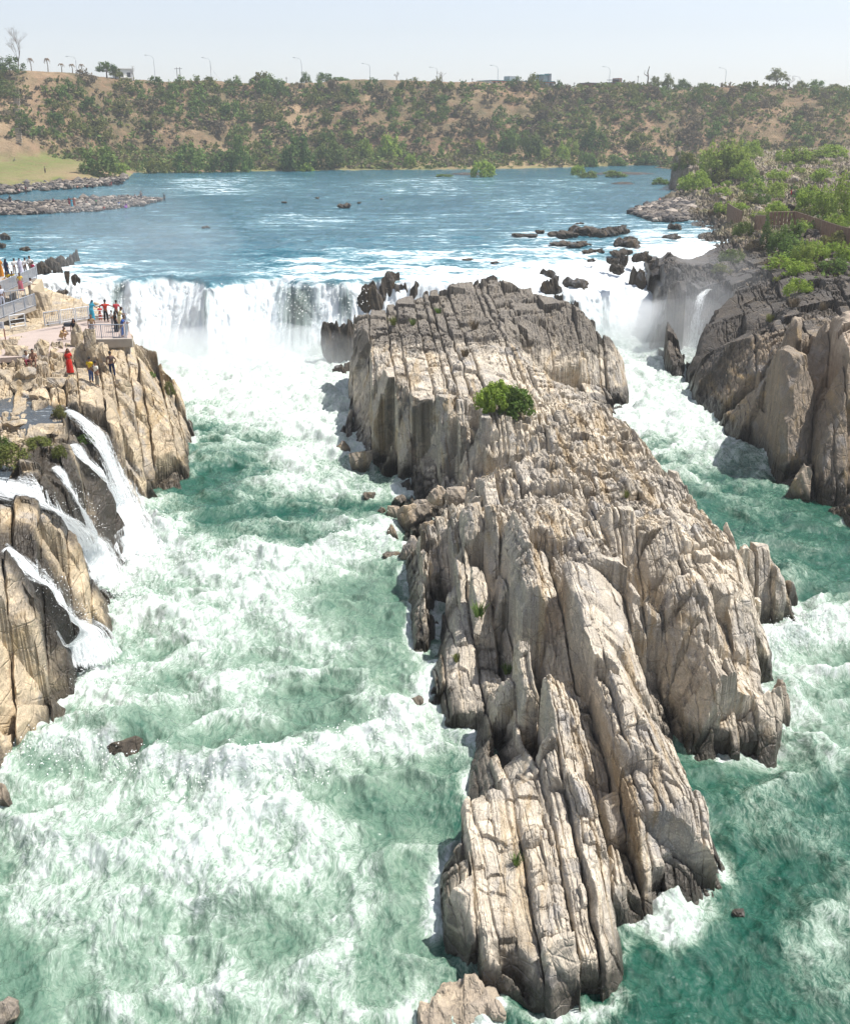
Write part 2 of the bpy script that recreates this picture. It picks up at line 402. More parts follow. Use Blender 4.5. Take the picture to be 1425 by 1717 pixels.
def make_rockfield(name, hfun, a0, a1, y0, y1, nc, nr, zmin, mat, extra=None, dens=3.0):
    """hfun(X,Y) -> (h, blk).  Rows of the grid are drawn together where the profile is steep."""
    a = np.linspace(a0, a1, nc); ly = np.linspace(math.log(y0), math.log(y1), nr)
    Y = np.exp(np.repeat(ly[:, None], nc, 1)); X = a[None, :] * Y
    h, _ = hfun(X, Y)
    D = np.zeros_like(h); D[1:] = np.abs(np.diff(np.maximum(h, zmin - .5), axis=0)) / np.diff(Y, axis=0)
    wgt = 1 + dens * np.minimum(D, 5) / 2 + .0
    wgt[np.maximum(h, 0 * h - 99) < zmin - .3] *= .25
    k = 24; c = np.cumsum(np.pad(wgt, ((0, 0), (k + 1, k)), mode='edge'), 1); wgt = (c[:, 2 * k + 1:] - c[:, :-2 * k - 1]) / (2 * k + 1)
    k = 6; c = np.cumsum(np.pad(wgt, ((k + 1, k), (0, 0)), mode='edge'), 0); wgt = (c[2 * k + 1:] - c[:-2 * k - 1]) / (2 * k + 1)
    cum = np.cumsum(wgt, 0); cum = (cum - cum[0]) / (cum[-1] - cum[0])
    tgt = np.linspace(0, 1, nr); LY = np.empty_like(Y)
    for q in range(nc): LY[:, q] = np.interp(tgt, cum[:, q], ly)
    Y = np.exp(LY); X = a[None, :] * Y
    h, blk = hfun(X, Y)
    Z = h.copy()
    # sideways roughness so that steep faces are not smooth sheets
    ax = (fbm(Y * .8 + 3, Z * 1.9, 71, 4) - .5) * .26; ay = (fbm(X * 2.2 - 5, Z * 1.2, 72, 4) - .5) * .30
    X2 = X + ax; Y2 = Y + ay
    ok = Z > zmin
    fm = ok[:-1, :-1] | ok[1:, :-1] | ok[:-1, 1:] | ok[1:, 1:]
    at = {'blk': blk}
    if extra: at.update(extra(X, Y, Z))
    me = grid_mesh(name, X2, Y2, Z, fm, at, smooth=False)
    return me
# ------------------------------------------------------------------ rock island
def L(*p): return [P(*q) for q in p]
def LD(*p): return [PD(*q) for q in p]
W0 = LOW - .7
isl = [
 # waterline, anticlockwise from the back left corner
 [(-7.6, 97, W0)] + L((598,628,W0),(588,655,W0),(585,700,W0),(562,748,W0),(588,798,W0),(632,818,W0),(640,860,W0),(662,885,W0),(672,942,W0),(705,965,W0),(738,1005,W0),(748,1050,W0),(735,1085,W0),(690,1180,W0),(690,1215,W0),(742,1262,W0),(790,1302,W0),(826,1322,W0),(776,1400,W0),(748,1455,W0),(710,1540,W0),(716,1590,W0),(770,1640,W0),(850,1690,W0),(905,1745,W0),(980,1745,W0),(1052,1700,W0),(1056,1600,W0),(1078,1584,W0),(1122,1570,W0),(1150,1556,W0),(1180,1540,W0),(1232,1532,W0),(1222,1478,W0),(1190,1405,W0),(1136,1305,W0),(1200,1308,W0),(1302,1308,W0),(1322,1225,W0),(1302,1150,W0),(1275,1078,W0)) + [(17.0,56,W0),(15.8,64,W0),(16.4,75,W0)] + L((1056,684,W0)) + [(18.5,92,W0),(17,100,W0),(13,106,W0),(6,108,W0),(0,107,W0),(-5,103,W0),(-7.6,97,W0)],
 # back edge of the top
 L((590,532,-.7),(612,524,-.4),(660,508,-.1),(700,498,.2),(784,494,.3),(790,472,1.1),(830,464,1.3),(870,480,.9),(905,493,.4),(960,513,.1),(985,530,-.3),(1005,570,-2.2),(1030,602,-3.8),(1050,650,-6)),
 # top edge of the right hand face of the back block and the gully at its foot
 L((840,545,-.2),(870,537,-.3),(905,527,-.3),(985,531,-.4)),
 L((885,618,-4.0),(935,650,-5.4),(995,690,-6.6),(1040,705,-7.4)),
 # ridge in front of it, on to the right crest
 L((800,600,-.5),(880,610,-.9),(930,636,-1.3),(985,668,-1.6),(1010,688,-1.6),(1060,718,-2),(1090,768,-2.2),(1112,800,-2),(1150,822,-1.6),(1190,866,-1.1),(1238,925,-2),(1252,965,-3.2)),
 # left top edge and the tall front wall of the back plateau
 L((592,534,-.8),(606,565,-.9),(624,600,-.9),(644,638,-.9),(700,654,-1),(760,686,-1.1),(800,702,-1.1),(835,690,-1.1)),
 L((612,700,-5.6),(622,770,-6.6),(690,797,-6.3),(770,797,-5.2),(800,768,-4.0),(814,730,-2.5)),
 L((612,640,-4.0),(618,690,-4.6)),
 L((900,700,-1.2),(960,740,-1.5),(1040,785,-1.6)), L((860,780,-1.9),(950,800,-1.7)), L((800,838,-3.1),(870,842,-2.5),(940,845,-2.4),(1010,842,-2.2),(1080,845,-1.9),(1125,850,-1.6)), L((792,868,-1.9),(862,873,-1.1),(940,869,-.8),(1000,867,-.7),(1080,867,-.6),(1150,869,-.8)),
 L((690,840,-6.6),(720,825,-6.3),(760,838,-5.6)), L((680,905,-6.9),(700,925,-6.8)),
 L((722,868,-3.2),(755,866,-2.4),(785,880,-1.9)),
 L((722,890,-4.2),(742,960,-6.6)), L((770,885,-2.4),(782,930,-2.7),(802,965,-3.0)),
 # bright slab crest with the shaded wall left of it
 L((862,915,-1.2),(877,980,-1.5),(897,1050,-1.9),(922,1130,-2.5),(936,1180,-2.9),(942,1240,-3.4),(962,1290,-3.8),(985,1330,-4.1),(1010,1380,-4.5),(1042,1430,-4.9),(1074,1500,-6.1),(1096,1540,-6.9)),
 L((792,965,-4.6),(802,1000,-5.5),(812,1060,-6.2),(852,1120,-6.1),(882,1180,-6.1),(902,1230,-6.1),(918,1290,-6.0),(995,1390,-5.9),(1042,1490,-6.6),(1066,1560,-7.2)),
 L((760,1090,-5.7),(742,1130,-5.8),(700,1185,-6.7)), L((830,1170,-5.2),(800,1230,-5.6),(820,1285,-6.3)), L((860,1230,-4.9),(862,1290,-5.5)),
 L((1000,880,-1),(1000,960,-1.3),(1010,1040,-1.9),(1030,1120,-2.3),(1062,1180,-2.7),(1092,1240,-3.2),(1112,1290,-3.8),(1138,1360,-4.3),(1166,1430,-5.7),(1200,1500,-6.9)),
 L((925,950,-2.6),(950,1060,-3.6),(985,1180,-4.7),(1003,1260,-5.2),(1032,1340,-5.7)),
 L((1060,878,-.7),(1130,890,-.7),(1180,900,-.9),(1222,960,-1.7)),
 L((1040,965,-1.6),(1130,992,-1.9),(1205,940,-1.5)), L((1075,985,-2.6),(1135,1012,-3.0),(1215,985,-2.8)),
 L((1180,1100,-3.6),(1240,1130,-3.6)), L((1200,1200,-5.2),(1288,1210,-5.4)), L((1150,1190,-5.6),(1160,1270,-6.9)),
 L((1045,1000,-3.4),(1080,1100,-5.5),(1115,1200,-6.8),(1138,1275,-7.2)),
 # front group of slabs
 L((800,1350,-4.9),(850,1338,-4.9),(900,1325,-4.6),(950,1345,-4.5)), L((780,1480,-6.0),(860,1480,-5.3),(930,1470,-4.9),(980,1440,-4.8)),
 L((780,1390,-5.3),(758,1500,-6.1)), L((1085,1420,-5.0),(1112,1480,-6.3),(1150,1515,-6.9)), L((738,1540,-6.3),(800,1570,-5.7),(880,1580,-5.6),(960,1560,-5.3),(1012,1600,-5.9)), L((990,1440,-4.8),(1014,1520,-5.1),(1030,1600,-5.8),(1034,1660,-6.8)), L((810,1632,-6.2),(870,1655,-6.0),(940,1668,-6.0),(1016,1672,-6.8)),
]
T_ISL = Tin(isl)
R_ISL = Raster(T_ISL, -14, 24, 17, 112, .15, fill=W0 - 1, blur=1)
def h_island(X, Y):
    h0 = R_ISL(X, Y)
    f = sstep(W0 - .2, LOW + .8, h0)
    px, py, _d = pix(X, Y, h0)
    rub = np.clip(sstep(66, 61, Y) * sstep(42, 46, Y), 0, 1)              # the tumbled middle of the island
    front = sstep(44, 38, Y); back = sstep(62, 70, Y)
    pa, ra, ra2 = planes(X, Y, R_ISL, 11, .060, .55, 2.9, 1.6, 7.5, .26, .16, .07, .8, .35)
    pb, rb_, rb2 = planes(X, Y, R_ISL, 17, .075, .35, 1.5, .8, 4.0, .20, .22, .05, .5, .3)
    ca_, rc, _ = chips(X, Y, 23, .065, (.16, .65), (.35, 1.9), .085, .20)
    cb_, rd, _ = chips(X, Y, 29, .050, (.08, .28), (.15, .8), .03, .22, .02, .05)
    fa, rf = facets(X, Y, .06, 1.7, 1.0, 301, .45, .20)
    var = fbm(X * .28, Y * .16, 35, 3); pick = sstep(.44, .52, fbm(X * .33, Y * .17, 36, 3))
    m = np.where(back > .5, .25, .25 + .75 * pick * (1 - .35 * front))          # share of the finer jointing
    body = pa * (1 - .6 * m) + pb * .6 * m
    broken = sstep(.35, .55, .5 * ra2 + .5 * var + .25 * rub)                    # some blocks are whole, some shattered
    h = h0 * (1 - f) + f * body + f * (ca_ * (.25 + .9 * broken) * (1 - .3 * back) + cb_ * (.35 + .8 * broken) + fa * (.15 + .55 * rub * broken + .15 * back) + .14 * front)
    h = bound(h, R_ISL, X, Y)
    h += f * .04 * (fbm(X * 5, Y * 3, 33, 3) - .5)
    return h, .5 * ra + .3 * rb_ + .2 * rc
def isl_extra(X, Y, Z):
    # the old dark surface of the far plateau, a patch of weathered skin on the real rock
    dk = sstep(72, 86, Y + 12 * (fbm(X * .2, Y * .2, 5, 3) - .5)) * .62 * sstep(-4.0, -1.5, Z)
    return {'dk': dk, 'wet': np.zeros_like(X)}
me = make_rockfield('rock_island', h_island, -.16, .42, 18.2, 110, 640, 1150, W0 + .15, M_ISLE, isl_extra)
tag(link('rock_island', me, M_ISLE), 'large tan and grey rock island of upright slabs dividing the river', 'rock island')

# leaning slabs standing in the water right of the island
slb = [L((1258,1082,W0),(1300,1080,W0),(1350,1070,W0)) + [(19.4,46.5,W0),(18.0,50,W0),(14.6,49.5,W0),(13.6,44,W0)] + L((1258,1082,W0)),
  L((1242,918,-3.2),(1276,918,-3.5),(1300,962,-4.5),(1336,1030,-6.2)), L((1258,1000,-4.7),(1312,1012,-5.4)), L((1268,1040,-5.7),(1320,1045,-6.1))]
R_SLB = Raster(Tin(slb), 12, 21, 38, 52, .08, fill=W0 - 1, blur=1)
def h_slab(X, Y):
    h0 = R_SLB(X, Y); f = sstep(W0 - .2, LOW + .8, h0)
    b, r, _ = planes(X, Y, R_SLB, 611, .02, .35, 1.1, 2, 6, .18, .12, .05, .6, .2); c_, _, _ = chips(X, Y, 615, .04, (.12, .4), (.3, 1.5), .05, .2)
    return bound(h0 * (1 - f) + f * (b + c_), R_SLB, X, Y, .15, .5, .5), r
me = make_rockfield('rock_slab', h_slab, .30, .44, 38, 52, 200, 300, W0 + .15, M_ISLE, isl_extra)
tag(link('rock_slab', me, M_ISLE), 'leaning fin of pale slabs standing in the water beside the right flank of the rock island', 'rock')
# ------------------------------------------------------------------ left rock bank with the side cascades
WB = LOW - .8
lbk = [
 [(-60,118,-2),(-42,112,-1.0),(-40.5,109,-1.5),(-36,106,-5),(-30,104,WB),(-28.5,100,WB),(-25,88,WB)] + L((335,748,WB),(331,795,WB),(303,852,WB),(264,852,WB),(252,872,WB),(272,942,WB),(246,958,WB),(218,968,WB),(214,990,WB),(200,1016,WB),(206,1082,WB),(186,1122,WB),(180,1150,WB),(142,1160,WB),(136,1200,WB),(98,1212,WB),(68,1258,WB),(28,1300,WB),(8,1345,WB),(-60,1420,WB),(-200,1500,WB)),
 # platform corner and right hand skyline
 L((-300,560,1.0),(0,573,.6),(60,565,.5),(105,575,.3),(155,578,.1),(216,577,.1)) + LD((243,602,77.5),(265,642,78.5),(302,657,78),(322,697,76.5)),
 [(-60,104,.9),(-42,104,.6),(-38,101,.5),(-34,97,.4),(-29,90,.3)] + L((214,560,.3)),
 LD((262,600,81),(285,640,81)),
 # rocky ground
 L((30,592,.5),(100,592,.7),(150,585,.5)), L((50,640,.2),(120,640,.3),(180,615,.2)), L((60,690,-.25),(20,700,-.35),(-200,700,.3)), L((100,690,-.1),(118,690,-.5)),
 L((155,652,0),(175,655,-.3),(192,660,-1.0),(232,665,-1.9),(268,690,-3.2),(302,732,-4.8)),
 L((178,690,-1.0),(205,720,-2.0),(228,745,-3.4),(252,792,-5.3),(270,838,-6.8)), L((198,738,-2.6),(218,790,-4.9),(240,838,-6.9)),
 # channel of the upper cascade, fins either side
 L((110,690,-.5),(117,694,-.6),(145,712,-1.0),(168,736,-1.7),(197,808,-4.3),(226,891,-6.9),(243,955,WB)),
 L((182,728,-1.7),(205,785,-3.7),(228,840,-5.6),(262,925,-7.0)),
 L((150,742,-.9),(166,770,-1.5),(185,810,-3.4),(197,842,-5.0)),
 L((118,745,-.7),(134,757,-.9),(168,808,-3.0),(189,850,-5.4),(206,910,-7.2)),
 L((105,760,-.3),(140,800,-1.2),(156,840,-2.4),(172,880,-4.4),(192,945,-6.3),(210,978,-7.2)),
 L((0,735,.3),(40,735,.4),(70,750,.3),(110,775,-.2)), L((0,790,.2),(50,795,.1),(88,800,-.2)),
 # the wide middle cascade
 L((-200,815,-.1),(0,815,-.4),(60,832,-.6),(90,852,-1.3),(121,891,-3.0),(147,967,-5.9),(168,1016,WB)),
 L((100,790,-.6),(112,805,-1.0),(136,850,-2.6),(160,908,-4.7),(196,1005,WB)),
 L((112,830,-1.4),(140,890,-3.6),(160,950,-5.6)),
 L((-200,860,.2),(0,856,-.1),(55,856,-.3),(98,880,-1.1),(126,925,-2.9),(140,985,-4.7),(164,1020,-5.5),(198,1065,-6.6)),
 L((0,905,-.7),(40,925,-1.2),(90,955,-2.2),(128,1005,-3.8)),
 # lowest cascade
 L((-200,925,.2),(-40,915,-.5),(5,925,-1.3),(21,932,-1.5),(63,970,-2.3),(105,1012,-3.7),(134,1062,-5.6),(160,1143,WB)),
 L((0,935,-.7),(35,962,-1.3),(58,1000,-2.4),(54,1050,-3.4),(60,1100,-4.4)), L((75,1010,-3.2),(100,1060,-4.6),(118,1120,-5.9),(128,1160,-6.9)),
 L((-200,1000,-.4),(0,1000,-1.5)), L((-200,1100,-1.4),(0,1100,-3.1),(40,1110,-4.2)), L((-200,1200,-3.3),(0,1200,-4.3),(32,1190,-5.0),(75,1160,-5.5)), L((-60,1270,-5.2),(0,1262,-5.7),(22,1250,-6.2)),
 L((-300,640,.7)), [(-60,70,.6),(-60,40,.3)],
]
T_LEFT = Tin(lbk); R_LEFT = Raster(T_LEFT, -62, -10, 22, 118, .15, fill=WB - 1, blur=1)
LA = .30
def h_left(X, Y):
    h0 = R_LEFT(X, Y)
    b1, r1, q1 = planes(X, Y, R_LEFT, 51, LA, .7, 2.8, 1.3, 5.5, .26, .20, .07, .7, .35)
    ca_, r2, _ = chips(X, Y, 57, LA + .05, (.25, .9), (.4, 2.0), .12, .24); cb_, _, _ = chips(X, Y, 58, LA, (.1, .35), (.2, .9), .035, .22, .02, .05)
    f = sstep(WB - .1, LOW + .6, h0); platform = sstep(560, 575, 0 * X)
    flat = sstep(-.35, .3, h0)
    pltx, plty, _ = P(120, 545, .5)
    plat = np.clip(sstep(72, 76, Y + .12 * (X + 26)), 0, 1) * (1 - flat * 0)
    k = (1 - .85 * plat * flat)
    fa, rf = facets(X, Y, LA, 1.9, 1.0, 401, .45, .26)
    br = sstep(.3, .6, q1)
    dc = near_casc(X, Y); carve = np.exp(-(dc / 1.1) ** 2)
    h = h0 + f * k * ((b1 - h0) + ca_ * (.35 + .8 * br + .4 * flat) + cb_ * (.5 + .6 * br) + fa * .9 * flat)
    h = h * (1 - carve) + carve * np.minimum(h, h0 - .12)
    h = bound(h, R_LEFT, X, Y, .3 + .2 * flat) + .05 * (fbm(X * 4, Y * 3, 59, 3) - .5)
    return h, .6 * r1 + .4 * r2
CASC = [  # side cascades: centre line (px, py, z), width at top and bottom in metres
 [(112,690,-.3),(130,700,-.55),(148,715,-.9),(168,738,-1.5),(184,772,-2.7),(197,808,-4.0),(212,850,-5.4),(226,893,-6.4),(243,952,-7.0)],
 [(120,748,-.6),(134,758,-.8),(152,782,-1.6),(168,808,-2.7),(180,832,-3.9),(189,852,-4.9),(200,895,-6.1),(214,955,-7.0)],
 [(-90,812,-.1),(0,818,-.2),(45,828,-.4),(72,842,-.9),(95,860,-1.6),(121,893,-2.9),(135,930,-4.4),(147,968,-5.7),(166,1012,-6.9)],
 [(92,785,-.4),(105,797,-.7),(120,822,-1.5),(136,852,-2.5),(148,880,-3.5),(160,910,-4.6),(178,955,-5.9),(197,1008,-6.9)],
 [(10,922,-1.0),(22,931,-1.2),(42,950,-1.6),(64,970,-2.1),(86,989,-2.8),(106,1012,-3.5),(122,1037,-4.3),(136,1064,-5.2),(150,1105,-6.2),(162,1145,-7.0)]]
CW = [(1.1,2.8,4.6),(1.1,2.7,3.6),(3.2,4.0,4.4),(.9,2.1,3.2),(1.0,2.5,4.8)]
CPTS = [np.array([P(*q) for q in c]) for c in CASC]
def near_casc(X, Y):
    d = np.full(X.shape, 9.0)
    for c in CPTS:
        for a, b in zip(c[:-1], c[1:]):
            dx, dy = seg_dist(X, Y, a, b); d = np.minimum(d, np.hypot(dx, dy))
    return d
def left_extra(X, Y, Z):
    d = near_casc(X, Y) + .9 * (fbm(X * 1.5, Y * 1.5, 8, 3) - .5)
    return {'dk': .4 * sstep(2.6, .9, d), 'wet': .95 * sstep(2.6, 1.0, d)}
me = make_rockfield('rock_bank', h_left, -.68, -.185, 23, 116, 620, 900, WB + .15, M_LEFT, left_extra)
tag(link('rock_bank', me, M_LEFT), 'tan left river bank of slabby rock with white side cascades running over it', 'rock bank')

# ------------------------------------------------------------------ right bank: dark cliffs in front, rough rising ground behind
rbk = [
 # water's edge, from far to near
 L((1240,262,-.6),(1160,282,-.6),(1128,296,-.6)) + L((1122,322,-.6),(1085,345,-.6),(1048,360,-.6),(1090,372,-.6),(1130,382,-.6),(1118,405,-.8),(1150,432,-1.2)) + LD((1120,448,113)) + L((1095,596,WB)) + LD((1120,600,104.6),(1150,606,104.4),(1158,600,107.0),(1184,600,107.0)) + L((1192,610,WB),(1160,640,WB),(1140,657,WB),(1160,694,WB),(1194,720,WB),(1258,742,WB),(1306,770,WB),(1332,792,WB),(1336,812,WB),(1326,850,WB),(1382,872,WB),(1425,912,WB),(1520,995,WB),(1760,1220,WB)),
 # top edge of the dark block, the niche with the thin fall, the next top edge
 LD((1097,482,105.5),(1112,466,106),(1132,462,106.2),(1153,473,106)), LD((1158,500,109.5),(1175,492,110),(1190,484,109.5),(1203,500,104)),

 LD((1200,520,101),(1190,550,96.5),(1184,585,92),(1180,630,90)), LD((1165,645,90)),
 LD((1186,600,88.5),(1222,584,85),(1265,578,82),(1312,574,79)), LD((1200,690,80.5),(1262,715,76),(1305,740,73.5)),
 LD((1215,502,101),(1245,492,101),(1290,495,98),(1318,512,92)), LD((1230,540,93),(1290,545,89)),
 LD((1326,570,80),(1340,650,75),(1345,745,71)), LD((1318,500,96),(1324,530,86)),
 # near pillar
 LD((1332,568,70),(1345,580,67),(1380,582,66.5),(1425,590,66),(1600,640,62),(1800,700,58)), LD((1338,800,64.0),(1390,838,59.3),(1425,872,56.6)), LD((1333,516,75),(1380,530,72),(1425,520,71),(1700,560,66)),
 LD((1345,700,66.5),(1400,760,62)),
 # ground behind
 LD((1300,452,107),(1345,470,98),(1425,470,92),(1600,480,88)), LD((1180,440,127),(1240,440,122),(1330,430,116),(1425,432,110),(1600,440,105)),
 LD((1145,405,155),(1180,395,150),(1225,390,146),(1300,395,135),(1425,415,118),(1650,440,110)),
 LD((1110,350,205),(1160,350,195),(1222,352,180),(1320,350,165),(1425,360,145),(1650,380,130)),
 LD((1130,276,252),(1160,276,250)), LD((1133,320,246)), LD((1165,310,238),(1230,305,232),(1320,300,225),(1425,295,215),(1700,300,200)),
 LD((1180,270,285),(1260,262,300),(1340,255,305),(1425,250,300),(1700,240,300)), LD((1260,256,330),(1425,247,345),(1700,240,350)),
]
T_RIGHT = Tin(rbk); R_RIGHT = Raster(T_RIGHT, 15, 190, 45, 350, .3, fill=WB - 1, blur=1)
RA = -.18
def h_right(X, Y):
    h0 = R_RIGHT(X, Y)
    b1, r1, q1 = planes(X, Y, R_RIGHT, 81, RA, 1.0, 4.6, 2.0, 8.5, .38, .16, .09, 1.0, .5, gmax=3.2)
    ca_, r2, _ = chips(X, Y, 87, RA + .06, (.3, 1.1), (.5, 2.6), .16, .26, .05, .3); cb_, _, _ = chips(X, Y, 88, RA, (.15, .5), (.3, 1.2), .05, .22, .03, .07)
    mid_ = np.exp(-((Y - 113) / 12) ** 2)
    edge = np.where(Y > 118, sstep(-.7, .6, h0), sstep(WB - .1, LOW + .6, h0))
    far = sstep(110, 160, Y)
    rough = ridged(X * .28, Y * .22, 88, 5) - .42
    fa, rf = facets(X, Y, RA, 2.8, 1.5, 501, .38, .28); fb, rf2 = facets(X, Y, RA, 1.2, .65, 511, .42, .13)
    br = sstep(.3, .65, q1)
    h = h0 + edge * ((b1 - h0) * (1 - .3 * far) + (ca_ * (.65 + .9 * br) + cb_ * 1.6) * (1 + .5 * far) + fa * (.10 + .40 * far + .5 * mid_) + fb * (.2 + .3 * far + .4 * mid_) + rough * (.10 + 1.1 * far + 1.0 * mid_) + .35 * (Y < 100))
    h = np.where(Y < 125, bound(h, R_RIGHT, X, Y, .15, .9, .6), h) + .08 * (fbm(X * 3, Y * 3, 89, 3) - .5)
    return h, .6 * r1 + .4 * r2
def right_extra(X, Y, Z):
    n = fbm(X * .12, Y * .12, 14, 4)
    soil = sstep(112, 150, Y + 40 * (n - .5)) * sstep(.2, 1.6, Z)
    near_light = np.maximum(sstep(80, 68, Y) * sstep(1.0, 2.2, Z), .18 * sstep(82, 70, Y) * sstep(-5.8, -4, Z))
    niche = P(1170, 500, -1)
    wet = .85 * np.exp(-((X - niche[0]) / 7) ** 2 - ((Y - 112) / 9) ** 2)
    wet = np.maximum(wet, .8 * sstep(1.3, .2, Z) * (Y > 118))
    dk = .5 * sstep(76, 88, Y) * sstep(128, 116, Y)
    return {'soil': soil, 'lit': near_light, 'wet': wet, 'dk': dk - .3 * soil - .4 * near_light}
def bank_mat():
    m = rock_mat('cliff_and_ground', (.28, .22, .155), (.165, .143, .12), (.05, .046, .043), RA, -6.0, stain=(.36, .25, .11))
    nt = m.node_tree; b = [n for n in nt.nodes if n.type == 'BSDF_PRINCIPLED'][0]
    t = NT.__new__(NT); t.m = m; t.t = nt; t.out = [n for n in nt.nodes if n.type == 'OUTPUT_MATERIAL'][0]
    old = b.inputs['Base Color'].links[0].from_socket; p = t.pos()
    g = t.mix(t.ramp(t.noise(p, .8, 6, .7), .4, .65), (.38, .315, .25), (.20, .17, .14))
    g = t.mix(t.ramp(t.noise(p, .09, 4, .6), .42, .56, 0, .8), g, (.20, .19, .075))
    c = t.mix(t.math('MULTIPLY', t.attr('soil'), t.ramp(t.noise(p, .5, 5, .65), .38, .55)), old, g)
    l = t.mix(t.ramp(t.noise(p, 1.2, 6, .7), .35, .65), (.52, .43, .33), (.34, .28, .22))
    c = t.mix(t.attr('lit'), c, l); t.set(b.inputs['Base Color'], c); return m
M_RBANK = bank_mat()
me = make_rockfield('right_bank', h_right, .205, .56, 46, 345, 560, 1050, -.0 + WB + .15, M_RBANK, right_extra)
tag(link('rock_cliff', me, M_RBANK), 'dark right cliff of fractured rock rising to rough stony ground', 'cliff')

# ------------------------------------------------------------------ far bank and plateau
hil = [
 L((-900,420,-.4),(-300,345,-.4),(0,327,-.4),(60,318,-.4),(130,312,-.4),(200,305,-.4),(232,292,-.4),(330,291,-.4),(480,289,-.4),(620,288,-.4),(700,287,-.4),(900,284,-.4),(960,282,-.4),(1050,279,-.4),(1110,278,-.4),(1200,277,-.4),(1500,275,-.4),(1900,272,-.4)),
 L((-900,350,2.5),(-300,318,2.5),(0,300,1.8),(60,296,1.6),(140,292,1.6),(205,288,1.4)),
 LD((-900,270,290),(-300,266,310),(0,268,318),(60,264,322),(130,268,330),(200,270,345)) + L((300,280,.9),(480,281,.6),(620,281,.5),(760,281,.5),(900,279,.4),(1000,276,.5),(1100,273,.6)) + LD((1180,262,352),(1300,258,358),(1425,255,360),(1800,250,370)),
 LD((0,215,332),(40,205,336),(100,230,340),(170,252,348)),
 LD((240,258,365),(330,255,372),(480,258,378),(620,258,380),(780,258,382),(900,258,385),(1020,252,390),(1130,246,394),(1260,240,398),(1425,236,400),(1800,232,410)),
 LD((-900,180,335),(-300,165,348),(20,160,352),(100,170,360),(240,190,380),(400,195,395),(620,195,402),(850,200,405),(1000,198,410),(1200,195,415),(1425,190,420),(1800,186,430)),
 LD((-900,110,365),(-300,112,368),(0,117,370),(60,118,372),(110,122,380),(170,130,392),(240,137,402),(330,137,412),(430,139,420),(520,137,424),(600,133,426),(700,133,428),(770,141,430),(850,149,432),(950,152,436),(1000,150,438),(1100,148,440),(1250,150,446),(1425,148,452),(1800,140,470)),
]
shore = hil[0]; rim = hil[-1]; hil.append([(p[0] * .98, p[1] - 7, -2.2) for p in shore]); hil.append([(p[0] * .9, p[1] - 45, -3) for p in shore]); hil.append([(p[0] * 1.02, p[1] + 10, p[2] + .15) for p in rim]); hil.append([(p[0] * 1.3, p[1] + 160, p[2] - 1.0) for p in rim]); hil.append([(p[0] * 3.2, p[1] + 1500, p[2] - 6) for p in rim])
T_HILL = Tin(hil); R_HILL = Raster(T_HILL, -260, 330, 240, 640, 1.0, fill=-3, blur=1)
def h_hill(X, Y):
    h0 = R_HILL(X, Y)
    slope = sstep(2.5, 8, h0) * sstep(31.5, 25, h0)
    gul = (fbm(X * .055, Y * .02 + .6 * fbm(X * .02, Y * .02, 4, 2), 101, 4) - .5) * 9
    h = h0 + slope * gul + sstep(-.3, 1.5, h0) * ((fbm(X * .25, Y * .25, 103, 4) - .5) * (.5 + 1.6 * slope))
    return h, fbm(X * .3, Y * .3, 104, 3)
def hill_mat():
    t = NT('hillside'); p = t.pos()
    n1 = t.noise(p, .05, 6, .65, .5); n2 = t.noise(p, .35, 7, .72); n3 = t.noise(p, 1.6, 5, .7)
    c = t.mix(t.ramp(n1, .38, .62), (.25, .16, .10), (.165, .13, .075))
    c = t.mix(t.ramp(n2, .46, .62, 0, .8), c, (.115, .10, .055)); c = t.mix(t.ramp(n3, .5, .7, 0, .5), c, (.085, .075, .045))
    c = t.mix(t.ramp(t.noise(p, .12, 6, .7), .56, .68, 0, .8), c, (.36, .25, .155))
    c = t.mix(t.math('MULTIPLY', t.attr('grass'), t.ramp(n2, .3, .55)), c, t.mix(n3, (.12, .165, .045), (.21, .215, .075)))
    c = t.mix(t.attr('bare'), c, t.mix(n2, (.40, .29, .18), (.30, .21, .13)))
    t.bsdf(c, .95, t.bump(t.math('ADD', n2, n3), .7, .8), .1); return t.m
def hill_extra(X, Y, Z):
    g = sstep(7.0, 4.5, Z) * sstep(.6, 1.3, Z) * sstep(-82, -105, X) + .9 * sstep(2.0, 1.0, Z) * sstep(.36, .46, fbm(X * .1, Y * .1, 7, 3))
    b0 = np.zeros_like(X)
    for px, py, d, rx, rz, k in ((30,190,352,5,12,.9),(10,235,335,10,6,.8),(250,270,362,14,2.2,.6),(370,255,372,10,3,.8),(430,240,380,6,6,.5),(495,175,405,4,9,.9),(510,200,400,5,5,.8),(455,235,384,10,4,.7),(640,275,365,40,2,.4),(860,272,368,40,2,.8),(1060,235,396,12,4,.7),(1000,240,392,10,3,.5),(1280,205,412,5,8,.5),(1090,265,375,30,3,.6),(750,160,422,10,4,.4),(790,150,428,12,2,.7)):
        q = PD(px, py, d); b0 = np.maximum(b0, k * np.exp(-((X - q[0]) / rx) ** 2 - ((Z - q[2]) / rz) ** 2))
    b0 *= sstep(.30, .6, fbm(X * .25, Y * .1 + Z * .12, 6, 4) + .1)
    return {'grass': np.clip(g, 0, 1), 'bare': np.clip(b0, 0, 1)}
M_HILL = hill_mat()
a_ = np.linspace(-.56, .56, 420); ly_ = np.concatenate([np.linspace(255, 460, 330), np.geomspace(465, 2000, 24)])
Yh = np.repeat(ly_[:, None], len(a_), 1); Xh = a_[None, :] * Yh
Zh, _b = h_hill(Xh, np.minimum(Yh, 630)); okh = Zh > -.35
fmh = okh[:-1, :-1] | okh[1:, :-1] | okh[:-1, 1:] | okh[1:, 1:]
